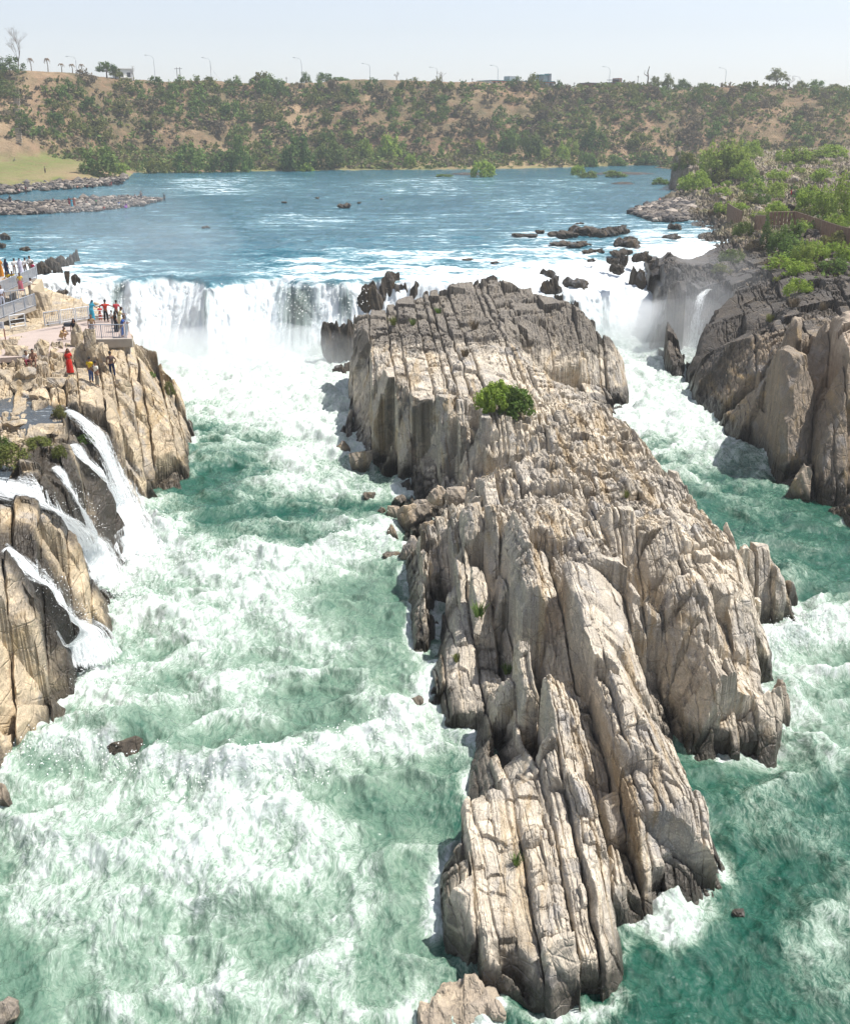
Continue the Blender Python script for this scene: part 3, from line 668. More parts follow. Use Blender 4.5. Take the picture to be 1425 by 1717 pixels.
tag(link('hills', grid_mesh('hills', Xh, Yh, Zh, fmh, hill_extra(Xh, Yh, Zh)), M_HILL), kind='structure')

def hit(px, py, hfun, d0=25, d1=480):
    d = np.geomspace(d0, d1, 3000); a, dy, dz = ray(px, py); t = d / dy; x = a * t; z = CAMZ + dz * t
    h, _ = hfun(x[None, :], d[None, :]); k = np.nonzero(h[0] >= z)[0]
    k = k[0] if len(k) else len(d) - 1
    return Vector((x[k], d[k], float(h[0][k])))
# ------------------------------------------------------------------ river surface
z0 = 0.0
lip = L((-260,470,0),(40,470,0),(75,470,0),(110,458,0),(150,455,0),(182,457,0),(204,466,0),(226,470,0),(246,460,0),(270,463,0),(300,459,0),(330,464,0),(352,477,0),(372,471,0),(398,466,0),(420,458,0),(445,455,0),(470,462,0),(500,468,0),(530,461,0),(556,464,0),(580,470,0),(620,466,0)) 
lip2 = L((760,478,-.1),(860,455,-.1),(905,440,0),(960,432,0),(1010,425,-.1),(1060,410,-.1),(1120,402,-.1),(1150,415,0))
mid2 = L((890,500,-2),(960,490,-1.8),(1010,490,-2.2),(1060,480,-2.2),(1110,475,-2.2))
base = L((-260,590,LOW)) + LD((60,520,105.5),(75,530,105.5)) 
base = [(-75,104.5,LOW),(-42,101.5,LOW)] + L((190,602,LOW),(230,597,LOW),(270,590,LOW),(310,596,LOW),(350,604,LOW),(400,598,LOW),(440,590,LOW),(480,596,LOW),(520,600,LOW),(560,594,LOW),(600,598,LOW)) + [(-4,100,LOW),(3,100,LOW),(9,101,LOW),(15,102,LOW)] + L((1000,575,LOW),(1040,585,LOW),(1090,590,LOW)) + [(24,112,LOW),(30,112,LOW)]
far = [(-400,700,0),(400,700,0)]
water_lines = [[(-75,96,LOW),(-30,96,LOW),(0,96,LOW),(25,97,LOW),(40,98,LOW),(120,98,LOW)], lip + [(-2,118,-.1),(4,119,-.1)] + lip2 + [(60,150,0),(90,150,0)], mid2, base, far, [(-120,12,LOW),(120,12,LOW)], [(-75,104.5,LOW),(-120,12,LOW)], [(30,112,LOW),(120,110,LOW)],
   [P(-260,470,0),(-120,110,0),(-400,700,0)], [(90,150,0),(130,150,0),(400,700,0)]]
T_WAT = Tin(water_lines)
FO = """600:260 1,330 1,420 1,520 1,590 1;640:330 1,430 .97,520 .93,570 .85;690:345 .55,420 .8,500 .9,560 .85;730:360 .32,430 .5,520 .85,570 .8;
770:350 .18,400 .28,430 .6,500 .88,560 .78;820:330 .12,400 .2,480 .72,560 .72,610 .5;860:290 .6,330 .12,400 .2,460 .4,530 .42,600 .2;900:260 .95,310 .5,350 .1,430 .25,500 .15,560 .3,625 .75;
940:270 1,330 .95,400 1,470 .7,530 .95,600 .8,650 .35;990:240 1,320 .95,400 .9,480 .85,540 .45,600 .18,680 .12,730 .1;1050:230 .95,320 .9,400 .88,480 .75,560 .5,640 .22,720 .12;
1110:190 .8,270 .5,350 .7,440 .72,520 .5,600 .3,680 .22;1160:160 1,230 .45,320 .55,420 .7,500 .4,580 .18,640 .3;1210:100 .4,180 .3,280 .35,370 .5,440 .42,520 .12,590 .25,660 .9;
1250:50 .3,130 .45,230 .22,310 .35,420 .28,520 .25,600 .85,680 .8;1290:40 .9,120 1,180 1,270 .75,340 .95,420 1,500 .95,580 .7,660 .35,740 .35;1340:50 .75,120 .75,200 .8,290 .9,370 1,450 .85,540 .6,640 .4,740 .25;
1400:40 .7,130 .65,230 .6,320 .88,400 .82,490 .7,570 .6,650 .32,730 .3;1460:40 .5,130 .6,230 .65,320 .82,420 .78,500 .65,580 .5,660 .28,720 .25;1530:40 .32,120 .42,220 .75,310 .75,400 .6,480 .5,580 .4,660 .3;
1600:30 .12,110 .28,200 .55,300 .7,400 .6,480 .42,560 .5,650 .32,720 .35;1690:30 .1,120 .22,220 .5,320 .75,420 .65,500 .42,600 .38,700 .7,650 .28;
640:1060 1,1120 .7;690:1070 1,1140 .95,1180 .7;740:1110 .6,1180 .72;770:1140 .55,1180 .85,1250 .45,1310 .2;800:1130 .4,1200 .4,1280 .32;840:1180 .22,1260 .24,1340 .15;890:1220 .16,1290 .16,1350 .12,1405 .06;
950:1290 .18,1350 .25,1410 .06;1000:1400 .15,1330 .65;1040:1320 .6,1370 .6,1420 .5;1085:1320 1,1380 .95,1420 .6;1120:1300 .85,1350 .9,1410 .6;1180:1340 .85,1400 .6;1250:1330 .45,1400 .4;1320:1150 .06,1220 .16,1310 .28,1400 .3;
1390:1200 .12,1280 .18,1380 .28;1450:1240 .12,1320 .18,1400 .22;1545:1140 1,1155 1;1556:1200 .12;1560:1260 .06,1350 .18,1410 .35;1625:1100 .05,1180 .06,1260 .12,1350 .22;1690:1100 .06,1200 .08,1300 .15,1400 .2"""
UP = """285:250 .05,600 .05,900 .05;312:250 .15,340 .42,430 .3,560 .15,700 .3,850 .2,950 .25,1080 .1;340:330 .1,480 .1,600 .12,750 .1,900 .25,1000 .1;375:150 .05,330 .12,530 .3,650 .15,720 .28,850 .2,980 .3,1090 .3;395:540 .1,720 .3,800 .2,900 .4,1000 .3,1080 .55;
410:60 .22,130 .2,300 .06,450 .06,560 .15,700 .2,780 .3,880 .4,1010 .35,1100 .95;428:130 .2,230 .05,350 .03,440 .1,520 .35,600 .4,680 .5,760 .55,840 .5,920 .65,990 .55,1120 1;
446:100 .5,160 .3,230 .15,330 .05,400 .06,450 .45,520 .75,600 .55,680 .65,760 .65,830 .5,900 .8,960 .95,1050 1,1120 .9;458:110 .9,160 .8,250 .3,300 .4,360 .1,430 .4,520 .7,600 .5,690 .9,800 .7,880 .9,960 1"""
def parse(s, z):
    o = []
    for row in s.replace('\n', '').split(';'):
        y, r = row.split(':')
        for q in r.split(','):
            x, v = q.split(); p = P(float(x), float(y), z); o.append((p[0], p[1], float(v)))
    return np.array(o)
FL, FU = parse(FO, LOW), parse(UP, 0)
def foam_map(X, Y, pts, sa, sl):
    a = X / Y + .030 * (fbm(X * .30, Y * .30, 201, 4) - .5); l = np.log(Y) + .045 * (fbm(X * .30, Y * .30, 202, 4) - .5); num = np.zeros_like(X); den = np.full_like(X, 1e-9)
    for x, y, v in pts:
        k = np.exp(-((a - x / y) / sa) ** 2 - ((l - math.log(y)) / sl) ** 2); num += k * v; den += k
    return num / den
NC, NR = 760, 1250
ga = np.linspace(-.60, .60, NC)
# rows: even in log distance, closer together on the falls
lyk = np.concatenate([np.linspace(math.log(15.5), math.log(100), 760), np.linspace(math.log(100), math.log(135), 330)[1:], np.linspace(math.log(135), math.log(640), 260)[1:]])
NR = len(lyk)
Y = np.exp(np.repeat(lyk[:, None], NC, 1)); X = ga[None, :] * Y
zb = T_WAT.eval(X, Y, fill=0.0)
# soften the creases of the control surface, and round the lip of the falls
for _ in range(3):
    g = np.pad(zb, 1, mode='edge'); zb = (g[:-2, 1:-1] + g[2:, 1:-1] + g[1:-1, :-2] + g[1:-1, 2:] + 4 * g[1:-1, 1:-1]) / 8
fallm = sstep(-.25, -.9, zb) * sstep(LOW + .25, LOW + 1.2, zb)
lowm = sstep(-4.5, LOW + .2, zb)
c = 6
cy = np.arange(0, NR, c); cx = np.arange(0, NC, c)
def coarse(pts, sa, sl):
    Xc, Yc = X[np.ix_(cy, cx)], Y[np.ix_(cy, cx)]; g = foam_map(Xc, Yc, pts, sa, sl)
    fy = np.clip(np.arange(NR) / c, 0, len(cy) - 1.001); fx = np.clip(np.arange(NC) / c, 0, len(cx) - 1.001)
    iy = fy.astype(int); ix = fx.astype(int); fy = (fy - iy)[:, None]; fx = (fx - ix)[None, :]
    return g[np.ix_(iy, ix)] * (1 - fy) * (1 - fx) + g[np.ix_(iy + 1, ix)] * fy * (1 - fx) + g[np.ix_(iy, ix + 1)] * (1 - fy) * fx + g[np.ix_(iy + 1, ix + 1)] * fy * fx
foam = coarse(FL, .026, .034) * lowm + (coarse(FU, .032, .05) + .07 + .12 * (ridged(X * .03, Y * .05, 46, 3) - .4)) * (1 - lowm)
foam = np.where(lowm > .5, foam * (.67 + .34 * sstep(64, 80, Y)), foam); foam = np.maximum(foam, fallm * .95)
foam = np.maximum(foam, .97 * sstep(-1, LOW, zb) * np.exp(-np.maximum(100 - Y, 0) / 5.0) * sstep(86, 96, Y))
# bow waves: crest lines of the standing waves
CRESTS = [([(250,870),(330,946),(400,928),(470,946),(560,918),(650,890)], .75), ([(20,1300),(80,1265),(180,1262),(260,1285),(340,1300),(420,1305),(520,1290),(600,1240),(690,1215)], .8),
          ([(1290,1085),(1360,1050),(1430,1040)], .6), ([(380,770),(450,760),(520,790)], .3), ([(1130,780),(1220,760),(1320,775)], .35), ([(200,1020),(300,1060),(420,1040)], .4),
          ([(100,1420),(220,1440),(330,1400),(450,1380)], .4), ([(180,1560),(300,1500),(420,1520)], .35), ([(1290,1150),(1350,1190),(1420,1170)], .4)]
Z = zb.copy().astype(np.float64)
nearY = Y < 100
for pts, amp in CRESTS:
    q = [P(p[0], p[1], LOW) for p in pts]; best = np.full(Y.shape, 1e9); sy = np.zeros_like(Y)
    for a_, b_ in zip(q[:-1], q[1:]):
        dx, dy = seg_dist(X, Y, a_, b_); d = np.hypot(dx, dy); m = d < best; best = np.where(m, d, best); sy = np.where(m, dy, sy)
    wob = .35 + 1.2 * fbm(X * .7, Y * .7, 91, 3)
    up = np.where(sy > 0, np.exp(-(best / 1.5) ** 2), np.exp(-(best / .75) ** 2))
    Z += amp * wob * up * nearY
    foam = np.maximum(foam, np.where(sy > 0, np.exp(-(best / .35) ** 2), np.exp(-(best / 1.1) ** 2)) * (.45 + .8 * fbm(X * 1.1, Y * 1.1, 92, 4)) * nearY * (amp > .5))
# pour-over above the drowned rock
drx, dry, _ = P(215, 1250, LOW)
dd = np.hypot((X - drx) / 1.7, (Y - dry - .6) / 1.1); Z += .75 * np.exp(-dd ** 2); dd2 = np.hypot((X - drx) / 1.3, (Y - dry + .9) / .8); Z -= .45 * np.exp(-dd2 ** 2)
# swell, chop and broken foam
chop = (ridged(X * .55 + .2 * Y, Y * .42, 41, 5) - .4); boil = fbm(X * .8, Y * .8, 43, 5) - .5; fine = ridged(X * 2.6, Y * 1.9, 47, 3) - .4
wx_ = 2.6 * (fbm(X * .22, Y * .22, 44, 3) - .5); wy_ = 2.6 * (fbm(X * .22 + 9, Y * .22, 48, 3) - .5); rw = ridged((X + wx_) * .19 + (Y + wy_) * .11, (Y + wy_) * .31 - (X + wx_) * .09, 45, 3); Z += lowm * .75 * (rw - .42); foam = np.clip(foam + lowm * .75 * (rw - .42) * sstep(.02, .3, foam) * sstep(90, 76, Y), 0, 1)
Z += lowm * (.42 * chop + .95 * boil * (.35 + foam) + .10 * fine + foam * .24 * (ridged(X * 1.7, Y * 1.5, 49, 4) - .4))
Z += (1 - lowm) * (1 - fallm) * (.32 * (ridged(X * .35, Y * .8, 51, 4) - .4) + foam * .30 * (fbm(X * .8, Y * .9, 53, 4) - .5) + .05 * (fbm(X * 1.4, Y * 3, 54, 3) - .5))
# lip undulation and vertical ropes of falling water
rope = fbm(X * 1.5 + .6 * fbm(X * .3, Z * .4, 3, 2), Z * .22, 61, 4) - .5
rope2 = fbm(X * 5.0, Z * .3, 62, 3) - .5
Yd = Y - fallm * (1.2 * rope + .7 * rope2 + .9 * (fbm(X * .55 + .2 * Z, Z * .4, 63, 5) - .5) + .25 * (ridged(X * 3.2, Z * 1.0, 66, 3) - .4)); 
Z += fallm * (.8 * (fbm(X * .7, Y * .8, 64, 4) - .5)) + np.exp(-((zb + .45) / .55) ** 2) * (Y < 150) * 1.0 * (fbm(X * .42, Y * .5, 67, 4) - .42)
foam_noise = fbm(X * .5, Y * .5, 65, 3)
# thin places in the curtain where dark rock and green water show through
thin = np.zeros_like(X)
for px, py, rx, rz, d in ((500,520,2.6,4.0,1.0),(580,510,1.2,2.5,.8),(190,480,1.0,3.2,.9),(240,468,1.4,1.2,.8),(355,500,1.2,3.0,.55),(300,500,.8,2,.35),(430,520,1.6,3.0,.35),(1000,500,1.4,2,.5),(1010,545,1.0,2,.8),(940,505,1.2,1.6,.9),(970,530,1.0,1.6,.9),(1000,520,.8,2.0,.8),(905,490,1.0,1.2,.8)):
    q = PD(px, py, 107 if px < 700 else 118); thin = np.maximum(thin, d * np.exp(-((X - q[0]) / rx) ** 2 - ((Z - q[2]) / rz) ** 2) * fallm)
# broken foam where the river washes against rock
for R_, amt in ((R_ISL, .9), (R_SLB, .9), (R_LEFT, .8), (R_RIGHT, .6)):
    gx_ = R_.x0 + np.arange(R_.g.shape[1]) * R_.st; gy_ = R_.y0 + np.arange(R_.g.shape[0]) * R_.st
    mk = (R_.g > LOW).astype(np.float32)
    for _ in range(int(1.0 / R_.st) ** 2 // 2 + 2): g_ = np.pad(mk, 1, mode='edge'); mk = (g_[:-2, 1:-1] + g_[2:, 1:-1] + g_[1:-1, :-2] + g_[1:-1, 2:]) / 4
    rr_ = Raster.__new__(Raster); rr_.x0, rr_.y0, rr_.st, rr_.g = R_.x0, R_.y0, R_.st, mk
    ins_ = (X > gx_[0]) & (X < gx_[-1]) & (Y > gy_[0]) & (Y < gy_[-1]); mm = np.where(ins_, rr_(X, Y), 0)
    foam = np.maximum(foam, lowm * amt * np.clip(2.6 * mm, 0, 1) * sstep(.36, .66, fbm(X * .45, Y * .45, 95, 4)))
foam = np.clip(foam, 0, 1)
milkm = lowm * (.55 * sstep(58, 47, Y) * sstep(.06, -.02, X / Y) + .40 * sstep(52, 44, Y) * sstep(30, 34, Y) * sstep(.2, .3, X / Y) + .12)
Z_WATER = Z
at = {'milk': milkm, 'foam': foam, 'fall': fallm, 'thin': thin, 'low': lowm}
zc = (zb[:-1, :-1] + zb[1:, 1:]) / 2; ac = np.broadcast_to(ga[None, :-1], zc.shape); Yc = Y[:-1, :-1]; px_split = ac * 1.0
isfall = (zc < -.45) & (zc > LOW + .35)
right = X[:-1, :-1] > -1.0
def main_piece(m):              # stray shreds of a fall belong to the river
    lab = np.zeros(m.shape, np.int32); best = (0, 0); n = 0
    for r0, c0 in zip(*np.nonzero(m)):
        if lab[r0, c0]: continue
        n += 1; st = [(r0, c0)]; lab[r0, c0] = n; cnt = 0
        while st:
            r_, c_ = st.pop(); cnt += 1
            for a_, b_ in ((r_ + 1, c_), (r_ - 1, c_), (r_, c_ + 1), (r_, c_ - 1)):
                if 0 <= a_ < m.shape[0] and 0 <= b_ < m.shape[1] and m[a_, b_] and not lab[a_, b_]: lab[a_, b_] = n; st.append((a_, b_))
        best = max(best, (cnt, n))
    return lab == best[1]
fall_l, fall_r = main_piece(isfall & ~right), main_piece(isfall & right)
def water_mat(name):
    t = NT(name); p = t.pos()
    fo, fa, th, lo = (t.attr(k) for k in ('foam', 'fall', 'thin', 'low'))
    wv = t.n('ShaderNodeVectorMath', operation='ADD'); nz = t.n('ShaderNodeTexNoise'); t.set(nz.inputs['Vector'], p); nz.inputs['Scale'].default_value = .38; nz.inputs['Detail'].default_value = 3
    sc = t.n('ShaderNodeVectorMath', operation='SCALE'); t.set(sc.inputs[0], nz.outputs[1]); sc.inputs['Scale'].default_value = 2.3
    t.set(wv.inputs[0], p); t.set(wv.inputs[1], sc.outputs[0]); pw = wv.outputs[0]
    m2 = t.n('ShaderNodeMapping'); t.set(m2.inputs[0], pw); m2.inputs['Scale'].default_value = (1.3, .42, 1); m2.inputs['Rotation'].default_value = (0, 0, .2); pw2 = m2.outputs[0]
    n1 = t.noise(pw2, .8, 8, .68, .35); n2 = t.noise(pw2, 3.4, 7, .78, .4); n3 = t.noise(pw2, .25, 3, .5, .5)
    n9 = t.noise(pw, 13.0, 3, .7)
    ridge = t.math('SUBTRACT', 1.0, t.math('ABSOLUTE', t.math('MULTIPLY', t.math('SUBTRACT', t.noise(pw2, 1.5, 6, .65, 1.4), .5), 5.0)), clamp=True)   # lacy threads
    ridge2 = t.math('SUBTRACT', 1.0, t.math('ABSOLUTE', t.math('MULTIPLY', t.math('SUBTRACT', t.noise(pw2, 4.5, 4, .6, 1.0), .5), 7.0)), clamp=True)
    nn = t.math('ADD', t.math('MULTIPLY', n1, .50), t.math('ADD', t.math('ADD', t.math('MULTIPLY', n2, .42), t.math('MULTIPLY', n9, .26)), t.math('ADD', t.math('MULTIPLY', ridge, .20), t.math('MULTIPLY', ridge2, .11))))
    # streaks on the upper river run across the current
    pu = t.pos((.10, .42, 1)); nu = t.noise(pu, 1.0, 7, .72, .3); pu2 = t.pos((.5, 2.2, 1)); nu2 = t.noise(pu2, 1.0, 5, .7)
    nup = t.math('ADD', t.math('MULTIPLY', nu, 1.0), t.math('MULTIPLY', nu2, .45)); nup = t.math('SUBTRACT', t.math('MULTIPLY', nup, 1.65), .56)
    nsel = t.math('ADD', t.math('MULTIPLY', nn, lo), t.math('MULTIPLY', nup, t.math('SUBTRACT', 1.0, lo)))
    # white where noise + foam passes a threshold, milky green below it
    gain = t.math('ADD', .95, t.math('MULTIPLY', t.math('MINIMUM', t.math('MULTIPLY', fo, 1.7), 1.0), 1.25))
    s = t.math('ADD', fo, t.math('MULTIPLY', t.math('SUBTRACT', nsel, t.math('ADD', .59, t.math('MULTIPLY', lo, .115))), gain))
    white = t.ramp(s, .50, 1.16); pale = t.ramp(s, .26, .80); milk = t.ramp(t.math('ADD', s, t.math('MULTIPLY', t.attr('milk'), .55)), .08, .85)
    # falling water
    pf = t.pos((2.4, .25, .10)); f1 = t.noise(pf, 1.0, 6, .7, .3); pf2 = t.pos((8.0, .8, .38)); f2 = t.noise(pf2, 1.0, 5, .7, .4)
    fs = t.math('ADD', t.math('MULTIPLY', f1, .6), t.math('MULTIPLY', f2, .45))
    fw = t.math('SUBTRACT', 1.0, t.math('MULTIPLY', t.ramp(t.math('ADD', fs, t.math('MULTIPLY', th, .42)), .60, .84), t.math('ADD', .58, t.math('MULTIPLY', th, .42))), clamp=True)
    whitef = t.math('ADD', t.math('MULTIPLY', white, t.math('SUBTRACT', 1.0, fa)), t.math('MULTIPLY', fw, fa))
    deep = t.mix(lo, (.016, .095, .135), t.mix(n3, (.004, .050, .033), (.010, .085, .058)))
    mil = t.mix(lo, (.14, .30, .35), t.mix(n3, (.095, .185, .13), (.185, .275, .205)))
    c = t.mix(t.math('MULTIPLY', pale, lo), t.mix(milk, deep, mil), (.29, .375, .305)); c = t.mix(fa, c, t.mix(th, (.42, .55, .56), (.07, .10, .085)))
    c = t.mix(whitef, c, t.mix(t.math('MULTIPLY', lo, t.ramp(n2, .42, .60, .9, 0)), t.mix(lo, (.75, .80, .82), (.645, .68, .67)), (.43, .52, .455)))
    pb = t.pos((1, 1, 1)); b1 = t.noise(pw2, 5.0, 6, .7, .2); b2 = t.noise(t.pos((1.2, 2.6, 1)), 1.4, 6, .7)
    hb = t.math('ADD', t.math('MULTIPLY', b1, t.math('ADD', .35, t.math('MULTIPLY', lo, .3))), t.math('ADD', t.math('MULTIPLY', whitef, .16), t.math('MULTIPLY', b2, t.math('SUBTRACT', 1.0, lo))))
    hb = t.math('ADD', hb, t.math('MULTIPLY', fs, t.math('MULTIPLY', fa, 1.5)))
    nb = t.bump(hb, .6, .22)
    t.bsdf(c, t.math('ADD', .12, t.math('MULTIPLY', whitef, .6)), nb, .5, IOR=1.33)
    return t.m
M_WATER = water_mat('river_water'); M_FALL = water_mat('falling_water')
tag(link('river', grid_mesh('river', X, Yd, Z, ~(fall_l | fall_r), at), M_WATER), kind='structure')
tag(link('waterfall', grid_mesh('waterfall', X, Yd, Z, fall_l, at), M_FALL), 'wide white curtain waterfall dropping into the gorge left of the rock island', 'waterfall')
tag(link('waterfall', grid_mesh('waterfall', X, Yd, Z, fall_r, at), M_FALL), 'steep foaming white chute of water between the rock island and the dark right cliff', 'waterfall')
# ------------------------------------------------------------------ side cascades on the left bank and the thin fall on the right
def spray_mat(name, sx=9.0, sv=.8, cover=.5):
    t = NT(name)
    uv = t.n('ShaderNodeAttribute', attribute_name='su').outputs['Fac']; vv = t.n('ShaderNodeAttribute', attribute_name='sv').outputs['Fac']; ed = t.attr('edge'); dens = t.attr('dens')
    cb = t.n('ShaderNodeCombineXYZ'); t.set(cb.inputs[0], t.math('MULTIPLY', uv, sx)); t.set(cb.inputs[1], t.math('MULTIPLY', vv, sv))
    n1 = t.noise(cb.outputs[0], 1.0, 6, .75, .35); cb2 = t.n('ShaderNodeCombineXYZ'); t.set(cb2.inputs[0], t.math('MULTIPLY', uv, sx * 2.6)); t.set(cb2.inputs[1], t.math('MULTIPLY', vv, sv * 6))
    n2 = t.noise(cb2.outputs[0], 1.0, 5, .8, .2)
    s = t.math('ADD', t.math('ADD', t.math('MULTIPLY', n1, .6), t.math('MULTIPLY', n2, .55)), t.math('MULTIPLY', t.math('SUBTRACT', dens, .5), .5))
    s = t.math('SUBTRACT', s, t.math('MULTIPLY', t.math('POWER', ed, 1.8), .32))
    al = t.ramp(s, cover - .03, cover + .16)
    d = t.n('ShaderNodeBsdfDiffuse'); t.set(d.inputs[0], (.88, .92, .93)); t.set(d.inputs['Normal'], t.bump(s, .6, .1))
    tl = t.n('ShaderNodeBsdfTranslucent'); t.set(tl.inputs[0], (.88, .92, .93)); m0 = t.n('ShaderNodeMixShader'); m0.inputs[0].default_value = .35
    t.set(m0.inputs[1], d.outputs[0]); t.set(m0.inputs[2], tl.outputs[0])
    tr = t.n('ShaderNodeBsdfTransparent'); m = t.n('ShaderNodeMixShader'); t.set(m.inputs[0], al); t.set(m.inputs[1], tr.outputs[0]); t.set(m.inputs[2], m0.outputs[0])
    t.surf(m.outputs[0]); return t.m
M_SPRAY = spray_mat('cascade_water', 6.5, .6, .50)
def resample(pts, n):
    pts = np.asarray(pts); d = np.r_[0, np.cumsum(np.linalg.norm(np.diff(pts, axis=0), axis=1))]
    # smooth Catmull-like: sample linearly then blur
    s = np.linspace(0, d[-1], n); q = np.stack([np.interp(s, d, pts[:, k]) for k in range(3)], 1)
    for _ in range(n // 12):
        g = q.copy(); g[1:-1] = (q[:-2] + 2 * q[1:-1] + q[2:]) / 4; q = g
    return q, s
def ribbon(name, pts, wid, mat, hfun=None, layers=2, n=90, m=26, lift=.10, seed=0, dens0=.62, dens1=.75):
    V = []; Q = []; A = {'su': [], 'sv': [], 'edge': [], 'dens': []}
    q, s = resample(pts, n); T = np.gradient(q, axis=0); side = np.stack([T[:, 1], -T[:, 0], 0 * T[:, 0]], 1); side /= np.linalg.norm(side, axis=1)[:, None] + 1e-9
    for k in range(20): side[1:-1] = (side[:-2] + side[1:-1] + side[2:]) / 3
    side /= np.linalg.norm(side, axis=1)[:, None] + 1e-9
    wv = np.interp(np.linspace(0, 1, n), np.linspace(0, 1, len(wid)), wid)
    for ly in range(layers):
        base = len(V) and sum(len(v) for v in V)
        u = np.linspace(-1, 1, m); U, S = np.meshgrid(u, s)
        wob = 1 + .22 * (fbm(S * .9 + ly * 9, U * 0 + seed, 5 + seed, 3) - .5)
        X_ = q[:, 0:1] + side[:, 0:1] * U * wv[:, None] * .5 * wob; Y_ = q[:, 1:2] + side[:, 1:2] * U * wv[:, None] * .5 * wob; Z_ = np.repeat(q[:, 2:3], m, 1)
        if hfun is not None:
            hh, _ = hfun(X_, Y_); Z_ = np.maximum(Z_ - .12 * U ** 2, np.minimum(hh, Z_ + .9)) + lift * (1 + ly * 1.6)
        prog = (S / s[-1])
        b = (fbm(U * 3 + seed * 7 + ly * 5, S * .8, 7 + ly, 4) - .5) * (.16 + .5 * prog)
        X_ = X_ + T[:, 0:1] * 0 + b * .5; Z_ = Z_ + b * .35
        V.append(np.stack([X_.ravel(), Y_.ravel(), Z_.ravel()], 1))
        idx = np.arange(n * m).reshape(n, m) + base
        Q.append(np.stack([idx[:-1, :-1], idx[:-1, 1:], idx[1:, 1:], idx[1:, :-1]], -1).reshape(-1, 4))
        A['su'].append((U * wv[:, None] * .5 + ly * 13.7 + seed * 31).ravel()); A['sv'].append((S + ly * 7).ravel()); A['edge'].append(np.abs(U).ravel())
        A['dens'].append((dens0 + (dens1 - dens0) * prog - .30 * ly - .9 * sstep(.86, 1.0, prog + .10 * (fbm(U * 3, S, 3 + seed, 3) - .5))).ravel())
    me = raw_mesh(name, np.concatenate(V), np.concatenate(Q), {k: np.concatenate(v) for k, v in A.items()}, True)
    return link(name, me, mat)
CL = ['narrow white side cascade farthest up the left bank, splashing beside the tan promontory', 'short white side cascade beside the farthest one, falling past a dark wet recess',
      'broad white side cascade starting as a wide sheet at the left edge', 'thin white streak of a side cascade joining the broad one from above its right edge', 'lowest white side cascade, nearest the camera, sliding between two brown rocks']
for k, (c_, w_) in enumerate(zip(CPTS, CW)):
    o = ribbon('side_cascade', c_, w_, M_SPRAY, h_left, layers=2, seed=k, n=110, m=30)
    tag(o, CL[k], 'cascade', 'white side cascades on the left bank')
tf = [PD(1194, 484, 110), PD(1186, 485, 109), PD(1177, 493, 107.6), PD(1171, 510, 106.6), PD(1167, 540, 106.0), PD(1164, 570, 105.6), PD(1163, 606, 105.2)]
M_VEIL = spray_mat('veil_water', 5.0, .5, .545)
tag(ribbon('thin_waterfall', tf, (.9, 2.0, 3.6), M_VEIL, None, 2, 80, 24, 0, 9), 'thin veil of a waterfall dropping down a dark misty recess in the right cliff', 'waterfall')
# stream pool on the left bank
bm = MB(); bm.poly([P(-200, 600, -.12), P(-200, 830, -.12), P(10, 812, -.12), P(45, 740, -.12), P(112, 702, -.12), P(60, 660, -.12), P(48, 610, -.12)])
t = NT('stream_water'); p = t.pos((1, 2.4, 1)); nz = t.noise(p, 2.2, 5, .65, .4)
t.bsdf(t.mix(t.ramp(t.noise(t.pos((.6, 1.6, 1)), 1.6, 6, .75), .56, .70), (.05, .065, .08), (.55, .6, .62)), .18, t.bump(nz, .5, .12), .5, IOR=1.33)
tag(bm.build('side_stream', t.m), kind='structure')

# ------------------------------------------------------------------ spray mist: thin bodies of white droplets hanging over the falls
def mist(loc, rx, ry, rz, dens, seed):
    m = bpy.data.materials.new('mist'); m.use_nodes = True; n = m.node_tree; n.nodes.clear(); out = n.nodes.new('ShaderNodeOutputMaterial')
    v = n.nodes.new('ShaderNodeVolumePrincipled'); v.inputs['Color'].default_value = (.96, .98, 1, 1); v.inputs['Density'].default_value = dens; v.inputs['Anisotropy'].default_value = .15
    n.links.new(v.outputs[0], out.inputs['Volume'])
    bm = bmesh.new(); bmesh.ops.create_icosphere(bm, subdivisions=4, radius=1)
    co = np.array([v_.co[:] for v_ in bm.verts]); d = .72 + .62 * (fbm(co[:, 0] * 1.7 + co[:, 2] * 1.3 + seed, co[:, 1] * 1.7 - co[:, 2] * .9, seed, 3))
    for v_, k in zip(bm.verts, d): v_.co = Vector((v_.co.x * rx * k, v_.co.y * ry * k, v_.co.z * rz * k))
    me = bpy.data.meshes.new('mist'); bm.to_mesh(me); bm.free(); me.polygons.foreach_set('use_smooth', [True] * len(me.polygons))
    return tag(link('mist', me, m, None, loc), kind='stuff')
for (px, py, d, rx, ry, rz, de) in ((330,588,102,9,7.0,2.6,.05),(430,588,102,10,7.0,2.9,.06),(530,592,101,7,6,2.4,.05),(260,590,100,7,6,2.4,.045),(400,560,106,18,5,4.0,.018),(300,470,109,9,4,6.5,.012),(240,415,113,11,5,6,.013),
                                  (1075,560,109,5.5,4,3.6,.13),(1040,540,112,5,3,3.4,.09),(1130,565,105,6.5,3.5,4.4,.05),(1180,550,102,6.0,3.0,4.8,.025),(1110,610,102,6,4,2.0,.06),(1195,500,103,6,3,5,.02)):
    mist(PD(px, py, d), rx, ry, rz, de, int(px + py))

